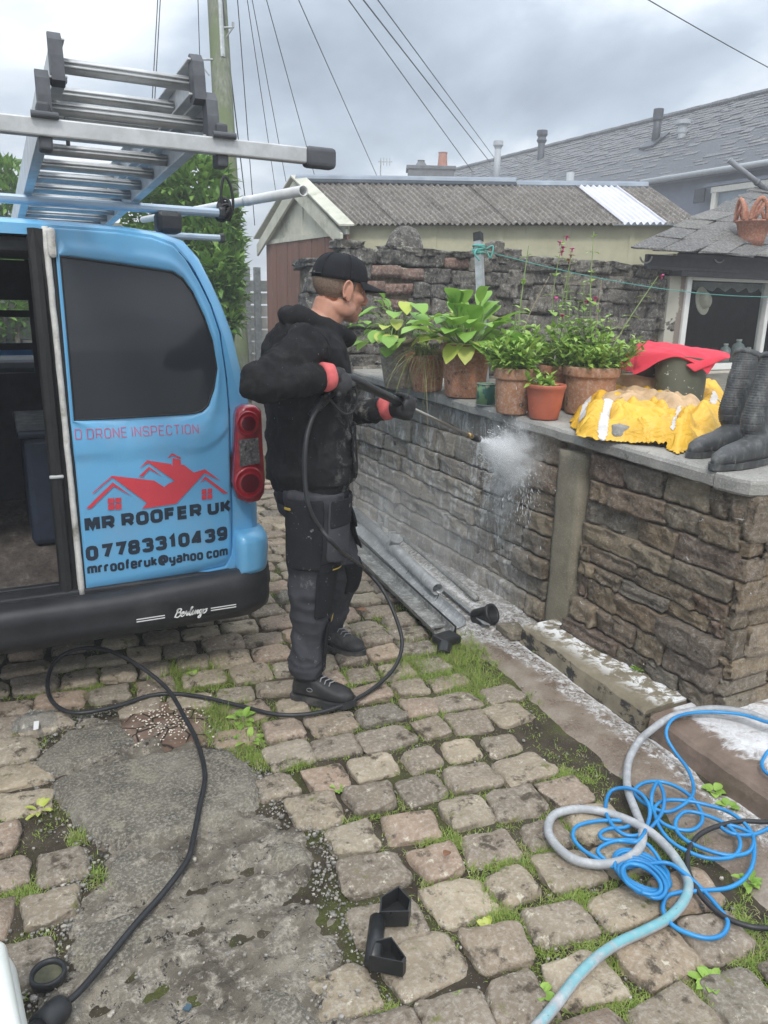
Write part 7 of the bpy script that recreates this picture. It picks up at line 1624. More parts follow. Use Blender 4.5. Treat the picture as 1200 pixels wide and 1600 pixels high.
def weed(px, py, n, Lr, wr, mt, label, el=(5, 45), name='weed', z=.006):
    p = onz(px, py, z); t = thing(name, label, 'weed', p); k0 = rs.uniform(0, 6)
    for i in range(n): d = rdir(rs, *el, az=k0+i*2.4); obj('leaf', leaf(p+d*.008, d, rs.uniform(.6, 1)*Lr, wr*rs.uniform(.7, 1), .35, .25, 5), mt, t, True)
weed(732, 1582, 14, .052, .013, M_HERB, 'leafy green weed at the bottom edge near the black bracket', name='weed')
weed(843, 1557, 18, .045, .012, M_HERB, 'dense scalloped weed beside the thick grey and teal hose')
weed(527, 1234, 11, .034, .009, M_HERB, 'little pale rosette weed between two cobbles in mid yard')
weed(1115, 1238, 9, .05, .017, M_HERB, 'round leaved weed growing from the foam at the channel edge')
weed(1138, 1262, 7, .045, .016, M_HERB, 'second round leaved weed just nearer than the one in the foam')
weed(62, 1268, 9, .055, .010, M_LEAFY, 'brownish green weed between the left hand cobbles')
weed(996, 1050, 8, .040, .012, M_HERB, 'small nettle sprouting from the kerb foot of the wall', (30, 80), z=.09)
weed(842, 1020, 6, .030, .010, M_HERB, 'tiny weed in the crack where the kerb begins')
weed(1000, 1480, 16, .05, .010, M_HERB, 'green weed spreading just above the blue hose loop')
weed(1110, 1540, 14, .06, .013, M_HERB, 'low leafy weed near the lower right corner cobbles')
weed(1170, 1380, 12, .05, .012, M_HERB, 'leafy weed under the black cable at the right edge')
weed(760, 1455, 12, .05, .010, M_LEAFY, 'yellow green weed between two large flat cobbles')
weed(378, 1128, 16, .085, .016, M_HERB, 'tall jagged dock weed behind the black hose near the crumbs', (25, 75))
weed(390, 1160, 14, .075, .015, M_HERB, 'bushy jagged weed just in front of the dock')
weed(302, 1062, 14, .06, .012, M_HERB, 'dark weed in the shade beneath the van bumper', (15, 70))
# ------------------------------------------------------------------ the man with the lance
def ms(name, c, rough, smear, scol, sc=18, th=(.58, .70), var=.25, zone=None, weave=True):
    m = Mat(name, rough, 0, .25); m.b.inputs['Specular IOR Level'].default_value = .12
    k = m.ramp(m.noise(7, 6, .65), [(.3, tuple(x*(1-var) for x in c)), (.7, tuple(x*(1+var) for x in c))])
    n_ = m.noise(sc, 6, .75, dist=.3); a = m.step(n_, *th)
    if zone is not None: a = m.math('MULTIPLY', a, zone(m))
    k = m.mix(m.math('MULTIPLY', a, smear), k, scol)
    sp = m.noise(95, 3, .6); k = m.mix(m.math('MULTIPLY', m.step(sp, .70, .73), .35 if smear > .3 else .15), k, (.6, .6, .58)); m.col(k)
    m.bump(m.math('ADD', m.noise(30, 5, .65), m.math('MULTIPLY', m.noise(420, 2, .5), .35)), .28, .005); return m.m
def frontz(m):
    X = m.xyz(); return m.math('MAXIMUM', m.math('MULTIPLY', m.step(X[0], 1.04, 1.16), m.step(X[2], 1.34, 1.18)), .07)
M_HOOD = ms('black_hoodie', (.0165, .0165, .0175), .9, .62, (.24, .235, .22), 16, (.50, .66), zone=frontz)
M_TROU = ms('charcoal_trousers', (.050, .051, .058), .88, .42, (.26, .26, .26), 15, (.60, .70))
M_TPAD = ms('black_trouser_panel', (.017, .0175, .020), .85, .5, (.38, .38, .37), 24, (.62, .68))
M_GLOVE = simple('black_glove', (.017, .017, .018), .6, var=.3, scale=30, bump=.4)
M_CUFF = simple('red_cuff', (.56, .115, .115), .8, var=.2, scale=25, bump=.4)
M_CAP = ms('black_cap', (.016, .017, .020), .85, .10, (.12, .12, .12), 9)
M_BOOT = simple('black_work_shoe', (.018, .018, .019), .6, var=.35, scale=22, bump=.35, dirt=(.075, .072, .065))
M_SOLE = simple('shoe_sole', (.030, .030, .031), .8, var=.3, dirt=(.12, .11, .10))
M_LACE = simple('grey_lace', (.24, .24, .25), .8)
M_YTAG = simple('yellow_tag', (.34, .24, .035), .6, var=.25, scale=60)
m = Mat('skin', .48, 0, .45); m.b.inputs['Subsurface Weight'].default_value = .12; m.b.inputs['Subsurface Radius'].default_value = (.012, .005, .003); m.b.inputs['Subsurface Scale'].default_value = .5
n1 = m.noise(26, 4, .6); m.col(m.mix(m.math('MULTIPLY', m.step(m.noise(13, 4, .6), .48, .66), .20), m.ramp(n1, [(.3, (.43, .205, .135)), (.7, (.52, .27, .185))]), (.48, .165, .11)))
X = m.xyz(); st_ = m.math('MULTIPLY', m.math('MULTIPLY', m.step(X[2], 1.585, 1.545), m.step(X[0], 1.155, 1.185)), m.math('ADD', m.math('MULTIPLY', m.noise(380, 3, .7), .55), .05)); m.col(m.mix(st_, m.b.inputs['Base Color'].links[0].from_socket, (.15, .10, .08))); m.bump(m.noise(320, 3), .12, .001); M_SKIN = m.m
m = Mat('short_hair', .8, 0, .2); m.col(m.ramp(m.noise(210, 4, .7), [(.35, (.15, .105, .078)), (.65, (.27, .195, .145))])); m.bump(m.noise(520, 2), .5, .002); M_HAIR = m.m

heelR, toeR = onz(459, 1096, 0), onz(552, 1112, 0); heelL, toeL = onz(500, 1012, 0), onz(567, 1034, 0)
hipR, hipL = np.array([1.03, 2.63, .86]), np.array([1.08, 2.84, .86])
def mk(h, t, f=.22): return h+(t-h)*f
ankR = mk(heelR, toeR)+np.array([0, 0, .10]); ankL = mk(heelL, toeL)+np.array([0, 0, .10])
kneR = ony(486, 902, (hipR[1]+ankR[1])/2-.02); kneL = ony(532, 890, (hipL[1]+ankL[1])/2-.01)
shR, shL = np.array([.965, 2.545, 1.425]), np.array([1.06, 2.915, 1.42])
elR = ony(402, 602, 2.44); wrR = ony(507, 589, 2.46)
A0 = ony(548, 592, 2.49); NZ = ony(749, 688, 3.0); ld_ = (NZ-A0)/np.linalg.norm(NZ-A0)
hl = A0+(NZ-A0)*.335; wrL = ony(603, 637, hl[1]+.05); elL = np.array([1.215, 2.975, 1.13])
neck = np.array([1.075, 2.72, 1.50]); HC = ony(531, 450, 2.72)
HM = rotz(R(2))@roty(R(11))
def hd(p): return HC+HM@np.array(p, float)
def hel(c, r, M3=None): return ellip(hd(c), r, HM if M3 is None else HM@M3, 20, 14)

# body: one continuous skin surface (head, neck, trunk, limbs); clothes are worn over it
g = G()
for a in (hel((-.012, 0, .030), (.099, .077, .090)), hel((.030, 0, -.025), (.062, .064, .085)), hel((.040, 0, -.078), (.050, .050, .034)), hel((.070, 0, -.092), (.024, .026, .022)),
          hel((.082, 0, .018), (.017, .046, .012)), hel((.056, .040, -.024), (.030, .024, .022)), hel((.056, -.040, -.024), (.030, .024, .022)), hel((.089, 0, -.057), (.013, .024, .008)), hel((.087, 0, -.069), (.013, .022, .008)),
          hel((.005, .055, -.07), (.05, .018, .030)), hel((.005, -.055, -.07), (.05, .018, .030))): g.add(*a)
g.add(*tube([hd((.088, 0, .016)), hd((.104, 0, -.008)), hd((.114, 0, -.028))], [.008, .0095, .013], 10)); g.add(*hel((.104, 0, -.036), (.016, .017, .008)))
for sy in (1, -1):
    g.add(*hel((-.006, sy*.078, -.012), (.018, .010, .032), rotz(sy*.35)@roty(-.18)))
    g.add(*tube([hd((-.006-.002+.019*cos(t)*(1.0), sy*(.086+.006*(cos(t) < 0)), -.010+.034*sin(t))) for t in np.linspace(-.9, 4.2, 16)], .0048, 7))
    g.add(*hel((.004, sy*.082, -.040), (.009, .006, .011)))
g.add(*tube([hd((-.022, 0, -.06)), hd((-.036, 0, -.12)), neck-np.array([.015, 0, .03])], [.063, .060, .074], 18))
tr_ = [(1.055, .80, .11, .15), (1.055, .95, .115, .145), (1.055, 1.15, .12, .155), (1.05, 1.32, .125, .17), (1.05, 1.42, .10, .15), (1.065, 1.49, .06, .08)]
g.add(*loft([[np.array([cx2+a*cos(t), 2.73+b_*sin(t), z]) for t in np.linspace(0, 2*pi, 24, endpoint=False)] for cx2, z, a, b_ in tr_], True, True))
for s_, e_, w_ in ((shR, elR, wrR), (shL, elL, wrL)): g.add(*tube(crom([s_, e_, w_], 5), [.055-.003*i for i in range(11)], 12))
for h_, k_, a_ in ((hipR, kneR, ankR), (hipL, kneL, ankL)): g.add(*tube(crom([h_, k_, a_], 6), [.078-.0035*i for i in range(13)], 12))
for h_, t_ in ((heelR, toeR), (heelL, toeL)): g.add(*tube([mk(h_, t_, .15)+np.array([0, 0, .055]), mk(h_, t_, .5)+np.array([0, 0, .045]), mk(h_, t_, .85)+np.array([0, 0, .035])], [.024, .025, .018], 10))
bm_ = remesh(g, .0042, 5, .5, 'person'); bm_.materials.append(M_SKIN)
man = obj('person', bm_, M_SKIN, None, True); tag(man, 'man in a black cap and dusty black hoodie spraying the wall with a lance', 'person')
WOFF.pop('person', None)
# hair: cropped stubble between cap and nape
v = [np.array(q_.co) for q_ in bm_.vertices]; nn = [np.array(q_.normal) for q_ in bm_.vertices]; HI = HM.T
loc = [HI@(p-HC) for p in v]
ff = [tuple(p.vertices) for p in bm_.polygons if all(-.044 < loc[i][2] < .04 and loc[i][0] < .030-.5*max(0, .0-loc[i][2]) and loc[i][2] > -.055-.35*(loc[i][0]+.10)*0 and not (abs(loc[i][1]) > .078 and loc[i][0] > -.045) for i in p.vertices)]
us = sorted({i for q_ in ff for i in q_}); mp_ = {a: b_ for b_, a in enumerate(us)}
obj('hair', ([v[i]+nn[i]*.0016 for i in us], [tuple(mp_[i] for i in q_) for q_ in ff]), M_HAIR, man, True)
M_EYE = simple('eye_white', (.7, .68, .65), .2, bump=0); M_BROW = simple('eyebrow_hair', (.09, .06, .04), .9)
for sy in (1, -1):
    e_ = obj('eye', hel((.068, sy*.031, -.003), (.012, .013, .010)), M_EYE, man, True); obj('iris', hel((.0785, sy*.032, -.005), (.003, .0055, .0055)), M_TXT, e_, True)
    obj('eyebrow', tube([hd((.094, sy*.014, .019)), hd((.093, sy*.034, .024)), hd((.080, sy*.050, .018))], [.004, .0045, .002], 6, flat=.6), M_BROW, man, True)
# cap
cr_ = []
for ph in np.linspace(0, 1, 14):
    a = ph*pi/2; zz = .024+.094*sin(a)**.92; s_ = cos(a)**.62 if ph < 1 else .02
    cr_.append([hd((-.008+(.106 if cos(t) > 0 else .104)*s_*cos(t), .089*s_*sin(t), zz+.014*cos(t)*s_*(1-ph)*.4)) for t in np.linspace(0, 2*pi, 36, endpoint=False)])
inner = [[HC+(p-HC)*.965 for p in r0] for r0 in cr_]
cap = obj('cap', loft([inner[5], inner[0]]+cr_, True, False), M_CAP, man, True)
br = G(); rows = []
for k, d in enumerate(np.linspace(0, 1, 9)):
    row = []
    for t in np.linspace(-1, 1, 21):
        a = t*1.12; x0, y0 = -.008+.105*cos(a), .089*sin(a); ext = .086*d*(1-abs(t)**3.2*.8); row.append((x0+ext, y0*(1+.05*d), .030+.006*cos(a)-.012*d-.012*(abs(t)**2)*d-.004*(y0/.09)**2))
    rows.append(row)
top_ = [[hd((a, b_, c_+.0022)) for a, b_, c_ in r0] for r0 in rows]; bot_ = [[hd((a, b_, c_-.0022)) for a, b_, c_ in r0] for r0 in rows]
v = [p for r0 in top_ for p in r0]+[p for r0 in bot_ for p in r0]; n_ = 21; N_ = 9*21; f = []
for i in range(8):
    for k in range(20): f.append((i*n_+k, i*n_+k+1, (i+1)*n_+k+1, (i+1)*n_+k)); f.append((N_+i*n_+k, N_+(i+1)*n_+k, N_+(i+1)*n_+k+1, N_+i*n_+k+1))
for k in range(20): f.append((8*n_+k, 8*n_+k+1, N_+8*n_+k+1, N_+8*n_+k))
obj('brim', (v, f), M_CAP, cap, True)
g = G(); g.add(*ellip(hd((-.008, 0, .119)), (.008, .008, .005), None, 10, 6))
for t in np.linspace(0, 2*pi, 6, endpoint=False)+.52: g.add(*tube([hd((-.008+.1055*s_*cos(t), .090*s_*sin(t), .026+.094*sin(a)**.92)) for a, s_ in [(x, max(.02, cos(x)**.62)) for x in np.linspace(.05, 1.5, 12)]], .0014, 5))
obj('cap_seams', g, M_CAP, cap, True)
obj('adjuster_strap', tube([hd((-.008-.106*cos(t), .0905*sin(t), .030)) for t in np.linspace(-.5, .5, 9)], .006, 6, flat=.35), M_RUB, cap, True)

# hoodie
g = G()
hz = [(1.052, .875, .138, .170), (1.052, .905, .144, .178), (1.054, .96, .154, .186), (1.05, 1.06, .150, .182), (1.046, 1.18, .149, .184), (1.04, 1.28, .152, .196), (1.033, 1.36, .148, .206), (1.03, 1.42, .134, .200), (1.035, 1.465, .114, .162), (1.05, 1.505, .098, .115)]
g.add(*loft([[np.array([cx2+a*cos(t)*(1.0 if cos(t) > 0 else 1.03), 2.73+b_*np.sign(sin(t))*abs(sin(t))**.85, z]) for t in np.linspace(0, 2*pi, 32, endpoint=False)] for cx2, z, a, b_ in hz], True, True))
def sleeve(s_, e_, w_, r): 
    P = crom([s_+(s_-e_)*.10, s_+(e_-s_)*.25, s_+(e_-s_)*.65, e_, e_+(w_-e_)*.35, e_+(w_-e_)*.75, w_], 4); N = len(P); return tube(P, np.interp(np.linspace(0, 1, N), np.linspace(0, 1, len(r)), r), 16)
g.add(*sleeve(shR, elR, wrR, [.080, .075, .063, .056, .054, .047, .041])); g.add(*sleeve(shL, elL, wrL, [.080, .076, .068, .060, .056, .049, .042]))
g.add(*ellip(shR+np.array([.01, .03, -.01]), (.088, .085, .078), None, 16, 10)); g.add(*ellip(shL+np.array([0, -.03, -.01]), (.088, .085, .078), None, 16, 10))
# hood lying on the shoulders
hp_ = [neck+np.array([.108*cos(t)+.004, .098*sin(t), -.014-.040*cos(t)+.006*abs(sin(t))]) for t in np.linspace(-pi, pi, 28)]
g.add(*tube(hp_, [.026+.010*max(0, -cos(t)) for t in np.linspace(-pi, pi, 28)], 12))
g.add(*ellip(neck+np.array([-.075, 0, -.045]), (.065, .115, .055), roty(.5), 18, 12)); g.add(*ellip(neck+np.array([-.10, 0, -.10]), (.045, .110, .06), None, 16, 10))
hm_ = remesh(g, .0062, 7, .5, 'hoodie')
def seg(p, a, b_):
    d = b_-a; t = np.clip(((p-a)@d)/(d@d), 0, 1); return np.linalg.norm(p-(a+t[:, None]*d), axis=1), t
def hoodfold(co, no):
    d = np.zeros(len(co))
    for i, p in enumerate(co):
        w = MN.noise_vector(Vector(p)*4.0); q_ = p+np.array(w)*.05
        r1 = 1-2.2*abs(MN.noise(Vector((q_[0]*5+3, q_[1]*5, q_[2]*11)))); r2 = 1-2.2*abs(MN.noise(Vector((q_[0]*13, q_[1]*9, q_[2]*7+9)))); r3 = 1-2.2*abs(MN.noise(Vector((q_[0]*20+q_[2]*9, q_[1]*18, q_[2]*20-5)))); d[i] = .0065*r1+.0085*r2+.0042*r3+.0015*MN.noise(Vector(p)*55)-.006
    for a, b_, c_ in ((shR, elR, wrR), (shL, elL, wrL)):
        for p0, p1, ctr, amp in ((a, b_, .85, .008), (b_, c_, .12, .008), (b_, c_, .82, .007)):
            ds, t = seg(co, p0, p1); wgt = (ds < .105)*np.exp(-((t-ctr)/.22)**2); d += amp*.8*wgt*np.array([1-2.4*abs(MN.noise(Vector((tt*7.5, p_[2]*4+p_[0]*3, p_[1]*5)))) for tt, p_ in zip(t, co)])
    wz = np.exp(-((co[:, 2]-.945)/.035)**2); d += .010*wz*(.6+.4*np.sin(np.arctan2(co[:, 1]-2.73, co[:, 0]-1.05)*9))
    hem = (co[:, 2] < .925)&(np.abs(co[:, 0]-1.05) < .2); d[hem] = d[hem]*.35-.004
    return d
displace(hm_, hoodfold); hm_.materials.append(M_HOOD); hoodie = obj('hoodie', hm_, M_HOOD, man, True)
# front pouch and drawstring, chest print
def torso_pt(t, z, off):
    zs_ = [q_[1] for q_ in hz]; cx2 = np.interp(z, zs_, [q_[0] for q_ in hz]); a = np.interp(z, zs_, [q_[2] for q_ in hz]); b_ = np.interp(z, zs_, [q_[3] for q_ in hz])
    return np.array([cx2+(a+off)*cos(t), 2.73+(b_+off)*np.sign(sin(t))*abs(sin(t))**.85, z])
rings = [[torso_pt(t, z, .012) for t in np.linspace(-.85, .85, 18)] for z in np.linspace(.945, 1.14, 8)]
cloth('pouch_pocket', *loft(rings, False), .006, M_HOOD, hoodie, 0)
g = G()
for (t, z, w_, h_) in ((-.30, 1.335, .020, .006), (-.26, 1.350, .008, .030), (-.36, 1.325, .007, .028), (-.33, 1.352, .016, .006), (-.22, 1.325, .008, .022), (-.40, 1.345, .006, .016)):
    c_ = torso_pt(t, z, .012); tx = torso_pt(t+.02, z, .012)-c_; tx /= np.linalg.norm(tx); g.add([c_-tx*w_/2-np.array([0, 0, h_/2]), c_+tx*w_/2-np.array([0, 0, h_/2]), c_+tx*w_/2+np.array([0, 0, h_/2]), c_-tx*w_/2+np.array([0, 0, h_/2])], [(0, 1, 2, 3)])
obj('chest_print', g, M_WHT, hoodie)
# red inner cuffs
for wr, el, nm in ((wrR, elR, 1), (wrL, elL, 2)):
    d = (wr-el)/np.linalg.norm(wr-el); a, b_, _ = frame(d); rg0_ = []
    for k, (o_, r0) in enumerate(((-.010, .036), (-.012, .046), (.002, .050), (.016, .049), (.030, .043), (.034, .034))):
        rg0_.append([wr+d*o_+a*r0*(1+.05*sin(5*t+k))*cos(t)+b_*r0*(1+.05*cos(4*t+k))*sin(t) for t in np.linspace(0, 2*pi, 22, endpoint=False)])
    obj('cuff', loft(rg0_, True, True), M_CUFF, man, True)

# trousers
g = G(); g.add(*ellip((1.05, 2.735, .86), (.130, .170, .13), None, 22, 14))
def leg(h_, k_, a_): 
    P = crom([h_+np.array([0, 0, .04]), h_+(k_-h_)*.5, k_, k_+(a_-k_)*.5, a_+np.array([0, 0, .045])], 5); N = len(P); return P, list(np.interp(np.linspace(0, 1, N), [0, .2, .5, .6, .75, .92, 1], [.112, .106, .082, .075, .064, .058, .060]))
PR, RRd = leg(hipR, kneR, ankR); PL, RLd = leg(hipL, kneL, ankL)
g.add(*tube(PR, RRd, 20)); g.add(*tube(PL, RLd, 20))
tm_ = remesh(g, .0062, 6, .5, 'trousers')
def troufold(co, no):
    d = np.zeros(len(co))
    for i, p in enumerate(co):
        w = MN.noise_vector(Vector(p)*3.5); q_ = p+np.array(w)*.06
        r1 = 1-2.2*abs(MN.noise(Vector((q_[0]*6, q_[1]*6, q_[2]*10+2)))); r2 = 1-2.2*abs(MN.noise(Vector((q_[0]*12, q_[1]*12, q_[2]*4+7)))); r3 = 1-2.2*abs(MN.noise(Vector((q_[0]*22, q_[1]*22, q_[2]*13-5)))); d[i] = .0055*r1+.0065*r2+.0035*r3+.0015*MN.noise(Vector(p)*50)-.004
    for k_, a_ in ((kneR, ankR), (kneL, ankL)):
        for ctr, rngz, amp in ((k_[2]-.05, .07, .004), (a_[2]+.09, .05, .0055)): d += amp*np.exp(-((co[:, 2]-ctr)/rngz)**2)*np.array([1-2.4*abs(MN.noise(Vector((p_[2]*22, p_[0]*6+3, p_[1]*6)))) for p_ in co])
    return d
displace(tm_, troufold); tm_.materials.append(M_TROU); trou = obj('trousers', tm_, M_TROU, man, True)
def patchleg(P, Rd, t0, t1, a0, a1, off, m, name, th=.006, flare=0.0, nz=9, na=12, sag=.0):
    N = len(P); rings = []
    for t in np.linspace(t0, t1, nz):
        i = t*(N-1); k = min(int(i), N-2); p = P[k]+(P[k+1]-P[k])*(i-k); r0 = Rd[k]+(Rd[k+1]-Rd[k])*(i-k)+off+.006+flare*(t-t0)/(t1-t0)
        rings.append([p+np.array([cos(a)*r0, sin(a)*r0, -sag*(1-((a-(a0+a1)/2)/((a1-a0)/2))**2) if t == t1 else 0])+np.array([cos(a), sin(a), 0])*.004*MN.noise(Vector((a*3, t*20, off*99))) for a in np.linspace(a0, a1, na)])
    return cloth(name, *loft(rings, False), th, m, trou, 1)
# angles: 0 = forwards (+x), -pi/2 = towards the viewer
patchleg(PR, RRd, .03, .33, -1.55, .15, .020, M_TROU, 'holster_pocket', .007, .014, sag=.02)
patchleg(PR, RRd, .02, .16, -1.50, .10, .026, M_TPAD, 'pocket_flap', .006, .004)
patchleg(PR, RRd, .42, .66, -1.75, .25, .012, M_TPAD, 'knee_pocket', .008, .0)
patchleg(PR, RRd, .36, .43, -1.75, .25, .017, M_TPAD, 'knee_flap', .006)
patchleg(PR, RRd, .70, .97, -.95, .30, .010, M_TPAD, 'shin_panel', .004)
patchleg(PR, RRd, .02, .40, -2.9, -1.65, .012, M_TPAD, 'rear_pocket', .006, .01)
patchleg(PL, RLd, .0, .22, -.5, .7, .020, M_TPAD, 'side_pocket', .01, .02, sag=.03)
patchleg(PL, RLd, .18, .36, -.35, .5, .022, M_TPAD, 'tool_loop', .01, .008)
patchleg(PL, RLd, .42, .64, -1.7, .4, .010, M_TPAD, 'knee_pocket', .008)
def tagp(P, Rd, t, a0, a1, off, hh, m=M_YTAG): patchleg(P, Rd, t, t+hh, a0, a1, off, m, 'sewn_tag', .002, 0, 3, 5)
tagp(PR, RRd, .40, -1.25, -.75, .026, .010); tagp(PR, RRd, .665, -.75, -.30, .016, .030); tagp(PR, RRd, .07, -2.85, -2.60, .024, .014)
def bandp(z, t0, t1, off, m, name, h_): 
    rings = [[np.array([1.05+(.146+off)*cos(t), 2.735+(.180+off)*sin(t), zz]) for t in np.linspace(t0, t1, 14)] for zz in (z, z+h_*.5, z+h_)]; cloth(name, *loft(rings, False), .004, m, trou, 0)
bandp(.845, -2.9, 0.4, .0, M_TPAD, 'waistband', .045)

# shoes
def shoe(h_, t_, nm):
    fd = t_-h_; fd[2] = 0; Lf = np.linalg.norm(fd); fd /= Lf; sd_ = np.array([-fd[1], fd[0], 0]); k_ = Lf/.30; z0 = .028
    rings = []
    for x, hw, zt in ((0, .016, .05), (.012, .032, .085), (.05, .038, .105), (.095, .040, .108), (.135, .043, .088), (.18, .048, .072), (.23, .049, .060), (.27, .040, .050), (.295, .020, .038), (.302, .008, .030)):
        c_ = h_+fd*(x*k_); rings.append([c_+sd_*hw*np.sign(cos(u))*abs(cos(u))**.75+np.array([0, 0, z0+.012+zt/2+zt/2*np.sign(sin(u))*abs(sin(u))**.8]) for u in np.linspace(0, 2*pi, 22, endpoint=False)])
    sh = obj('shoe', loft(rings, True, True), M_BOOT, man, True)
    so_ = []
    for x, hw in ((-.008, .022), (.01, .038), (.06, .042), (.12, .042), (.18, .051), (.235, .053), (.275, .044), (.30, .026), (.311, .012)):
        c_ = h_+fd*(x*k_)+np.array([0, 0, .012*max(0, (x-.22)/.09)]); so_.append([c_+sd_*hw+np.array([0, 0, z0-.008]), c_+sd_*hw*1.02+np.array([0, 0, z0+.020]), c_-sd_*hw*1.02+np.array([0, 0, z0+.020]), c_-sd_*hw+np.array([0, 0, z0-.008])])
    obj('sole', loft(so_, True, True), M_SOLE, sh)
    cl_ = []
    for k in range(6):
        c_ = h_+fd*((.062-.004*k)*k_)+np.array([0, 0, z0+.085+.016*k]); r0 = .044+.002*k; cl_.append([c_+fd*r0*1.12*cos(u)+sd_*r0*.9*sin(u) for u in np.linspace(0, 2*pi, 20, endpoint=False)])
    obj('collar', loft(cl_, True, True), M_BOOT, sh, True)
    g = G()
    for k in range(5):
        x = .10+.022*k; zt = z0+.014+np.interp(x, [.095, .135, .18, .23], [.110, .091, .075, .063]); c_ = h_+fd*(x*k_)
        g.add(*tube([c_-sd_*.024+np.array([0, 0, zt-.010]), c_-sd_*.010+np.array([0, 0, zt+.001]), c_+fd*.012+sd_*.010+np.array([0, 0, zt]), c_+fd*.012+sd_*.024+np.array([0, 0, zt-.012])], .0028, 6))
    obj('laces', g, M_LACE, sh, True)
    g = G(); c_ = h_+fd*.10*k_-sd_*.0425+np.array([0, 0, z0+.06]); g.add(*tube([c_+fd*.012*cos(u)+np.array([0, 0, .008*sin(u)]) for u in np.linspace(0, 2*pi, 13)], .0014, 5)); obj('shoe_trim', g, M_LACE, sh, True)
shoe(heelR, toeR, 'r'); shoe(heelL, toeL, 'l')

# gloved hands closed on the gun
def grip(c_, gax, pdir, rg0_, wr, side, name, thumb_at=.048, spread=.0205):
    gax = np.array(gax, float); gax /= np.linalg.norm(gax); pdir = np.array(pdir, float); pdir -= gax*(pdir@gax); pdir /= np.linalg.norm(pdir); tdir = np.cross(gax, pdir)*side
    g = G(); pc = c_+pdir*(rg0_+.016)
    M3 = np.stack([gax, pdir, tdir], 1); g.add(*ellip(pc-tdir*.006, (.043, .019, .040), M3, 16, 10)); g.add(*ellip(pc-tdir*.034+gax*.004, (.034, .020, .026), M3, 14, 8))
    at = lambda ang, rad, o_: c_+gax*o_+pdir*rad*cos(ang)+tdir*rad*sin(ang)
    for k, (end, r0) in enumerate(((R(190), .0108), (R(212), .0112), (R(206), .0108), (R(178), .0095))):
        o_ = (1.5-k)*spread; P = [at(R(28), rg0_+.020, o_), at(R(62), rg0_+.017, o_*1.0)]+[at(a, rg0_+.0118+(.003 if j in (1, 3) else 0), o_*1.02) for j, a in enumerate(np.linspace(R(90), end, 5))]
        g.add(*tube(crom(P, 4), [r0*(1.08 if (i//4) % 2 == 0 else .98)*(1-.16*i/25) for i in range(4*(len(P)-1)+1)], 10)); g.add(*ellip(P[-1], (r0*.86,)*3, None, 8, 6))
        kn = at(R(40), rg0_+.024, o_); g.add(*ellip(kn, (.0115, .0115, .0115), None, 8, 6))
    P = [at(R(-42), rg0_+.022, thumb_at*.45), at(R(-66), rg0_+.020, thumb_at*.85), at(R(-100), rg0_+.014, thumb_at), at(R(-138), rg0_+.012, thumb_at*1.05)]
    g.add(*tube(crom(P, 5), [.0155-.0003*i for i in range(16)], 10)); g.add(*ellip(P[-1], (.0108,)*3, None, 8, 6))
    g.add(*tube(crom([pc-tdir*.030, pc*.4+wr*.6-tdir*.01, wr], 5), [.032, .033, .033, .033, .034, .034, .035, .035, .036, .036, .037], 14))
    me = remesh(g, .0032, 3, .5, name); me.materials.append(M_GLOVE); return obj(name, me, M_GLOVE, man, True)
hb_ = ony(511, 617, 2.485)                    # bottom of the gun handle, where the hose screws on
hax = (A0-hb_)/np.linalg.norm(A0-hb_); hcR = hb_+(A0-hb_)*.52
grip(hcR, hax, (-.25, -.80, .30), .018, wrR, 1, 'glove', .040, .0215)
grip(hl, ld_, (.10, -.85, .05), .016, wrL, -1, 'glove')

# pressure washer lance
gun = thing('pressure_lance', 'black pressure washer gun with a long thin metal lance and brass nozzle', 'pressure lance', A0)
B1 = A0+(NZ-A0)*.36; B2 = A0+(NZ-A0)*.90
obj('foregrip', tube([A0-ld_*.03, A0, A0+ld_*.06, A0+ld_*.14, B1-ld_*.05, B1, B1+ld_*.012], [.012, .019, .021, .0165, .0165, .018, .010], 16), M_BLKP, gun, True)
obj('handle', tube(crom([A0+ld_*.01, A0*.6+hb_*.4, hb_*.8+A0*.2, hb_], 4), [.020, .019, .018, .0175, .017, .017, .017, .017, .017, .017, .018, .018, .018], 14), M_BLKP, gun, True)
hdn = (hb_-A0)/np.linalg.norm(hb_-A0); pd_ = (PH[1]-PH[0])/np.linalg.norm(PH[1]-PH[0])
obj('hose_coupling', tube([hb_-hdn*.004, hb_+hdn*.012, PH[0]+pd_*.0, PH[0]+pd_*.045, PH[0]+pd_*.05, PH[0]+pd_*.085], [.016, .019, .019, .017, .0135, .0115], 14), M_BLKP, gun, True)
tg = [ony(a, b_, 2.47) for a, b_ in ((552, 598), (558, 618), (554, 640), (541, 647), (527, 638), (515, 622))]
obj('trigger_guard', tube(crom(tg, 5), .0042, 8), M_RUB, gun, True)
M_STEEL = Mat('lance_steel', .3, .9, .5); M_STEEL.col((.36, .34, .31)); M_STEEL = M_STEEL.m; M_BRASS = Mat('brass', .35, .9, .5); M_BRASS.col((.42, .30, .13)); M_BRASS = M_BRASS.m
obj('lance_tube', tube([B1, B2], .0065, 12), M_STEEL, gun, True)
obj('brass_nut', tube([B2-ld_*.012, B2-ld_*.008, B2+ld_*.022, B2+ld_*.03], [.008, .0125, .0125, .010], 8), M_BRASS, gun)
obj('nozzle', tube([B2+ld_*.028, B2+ld_*.034, B2+ld_*.07, NZ], [.010, .0145, .0145, .010], 14), M_BLKP, gun, True)

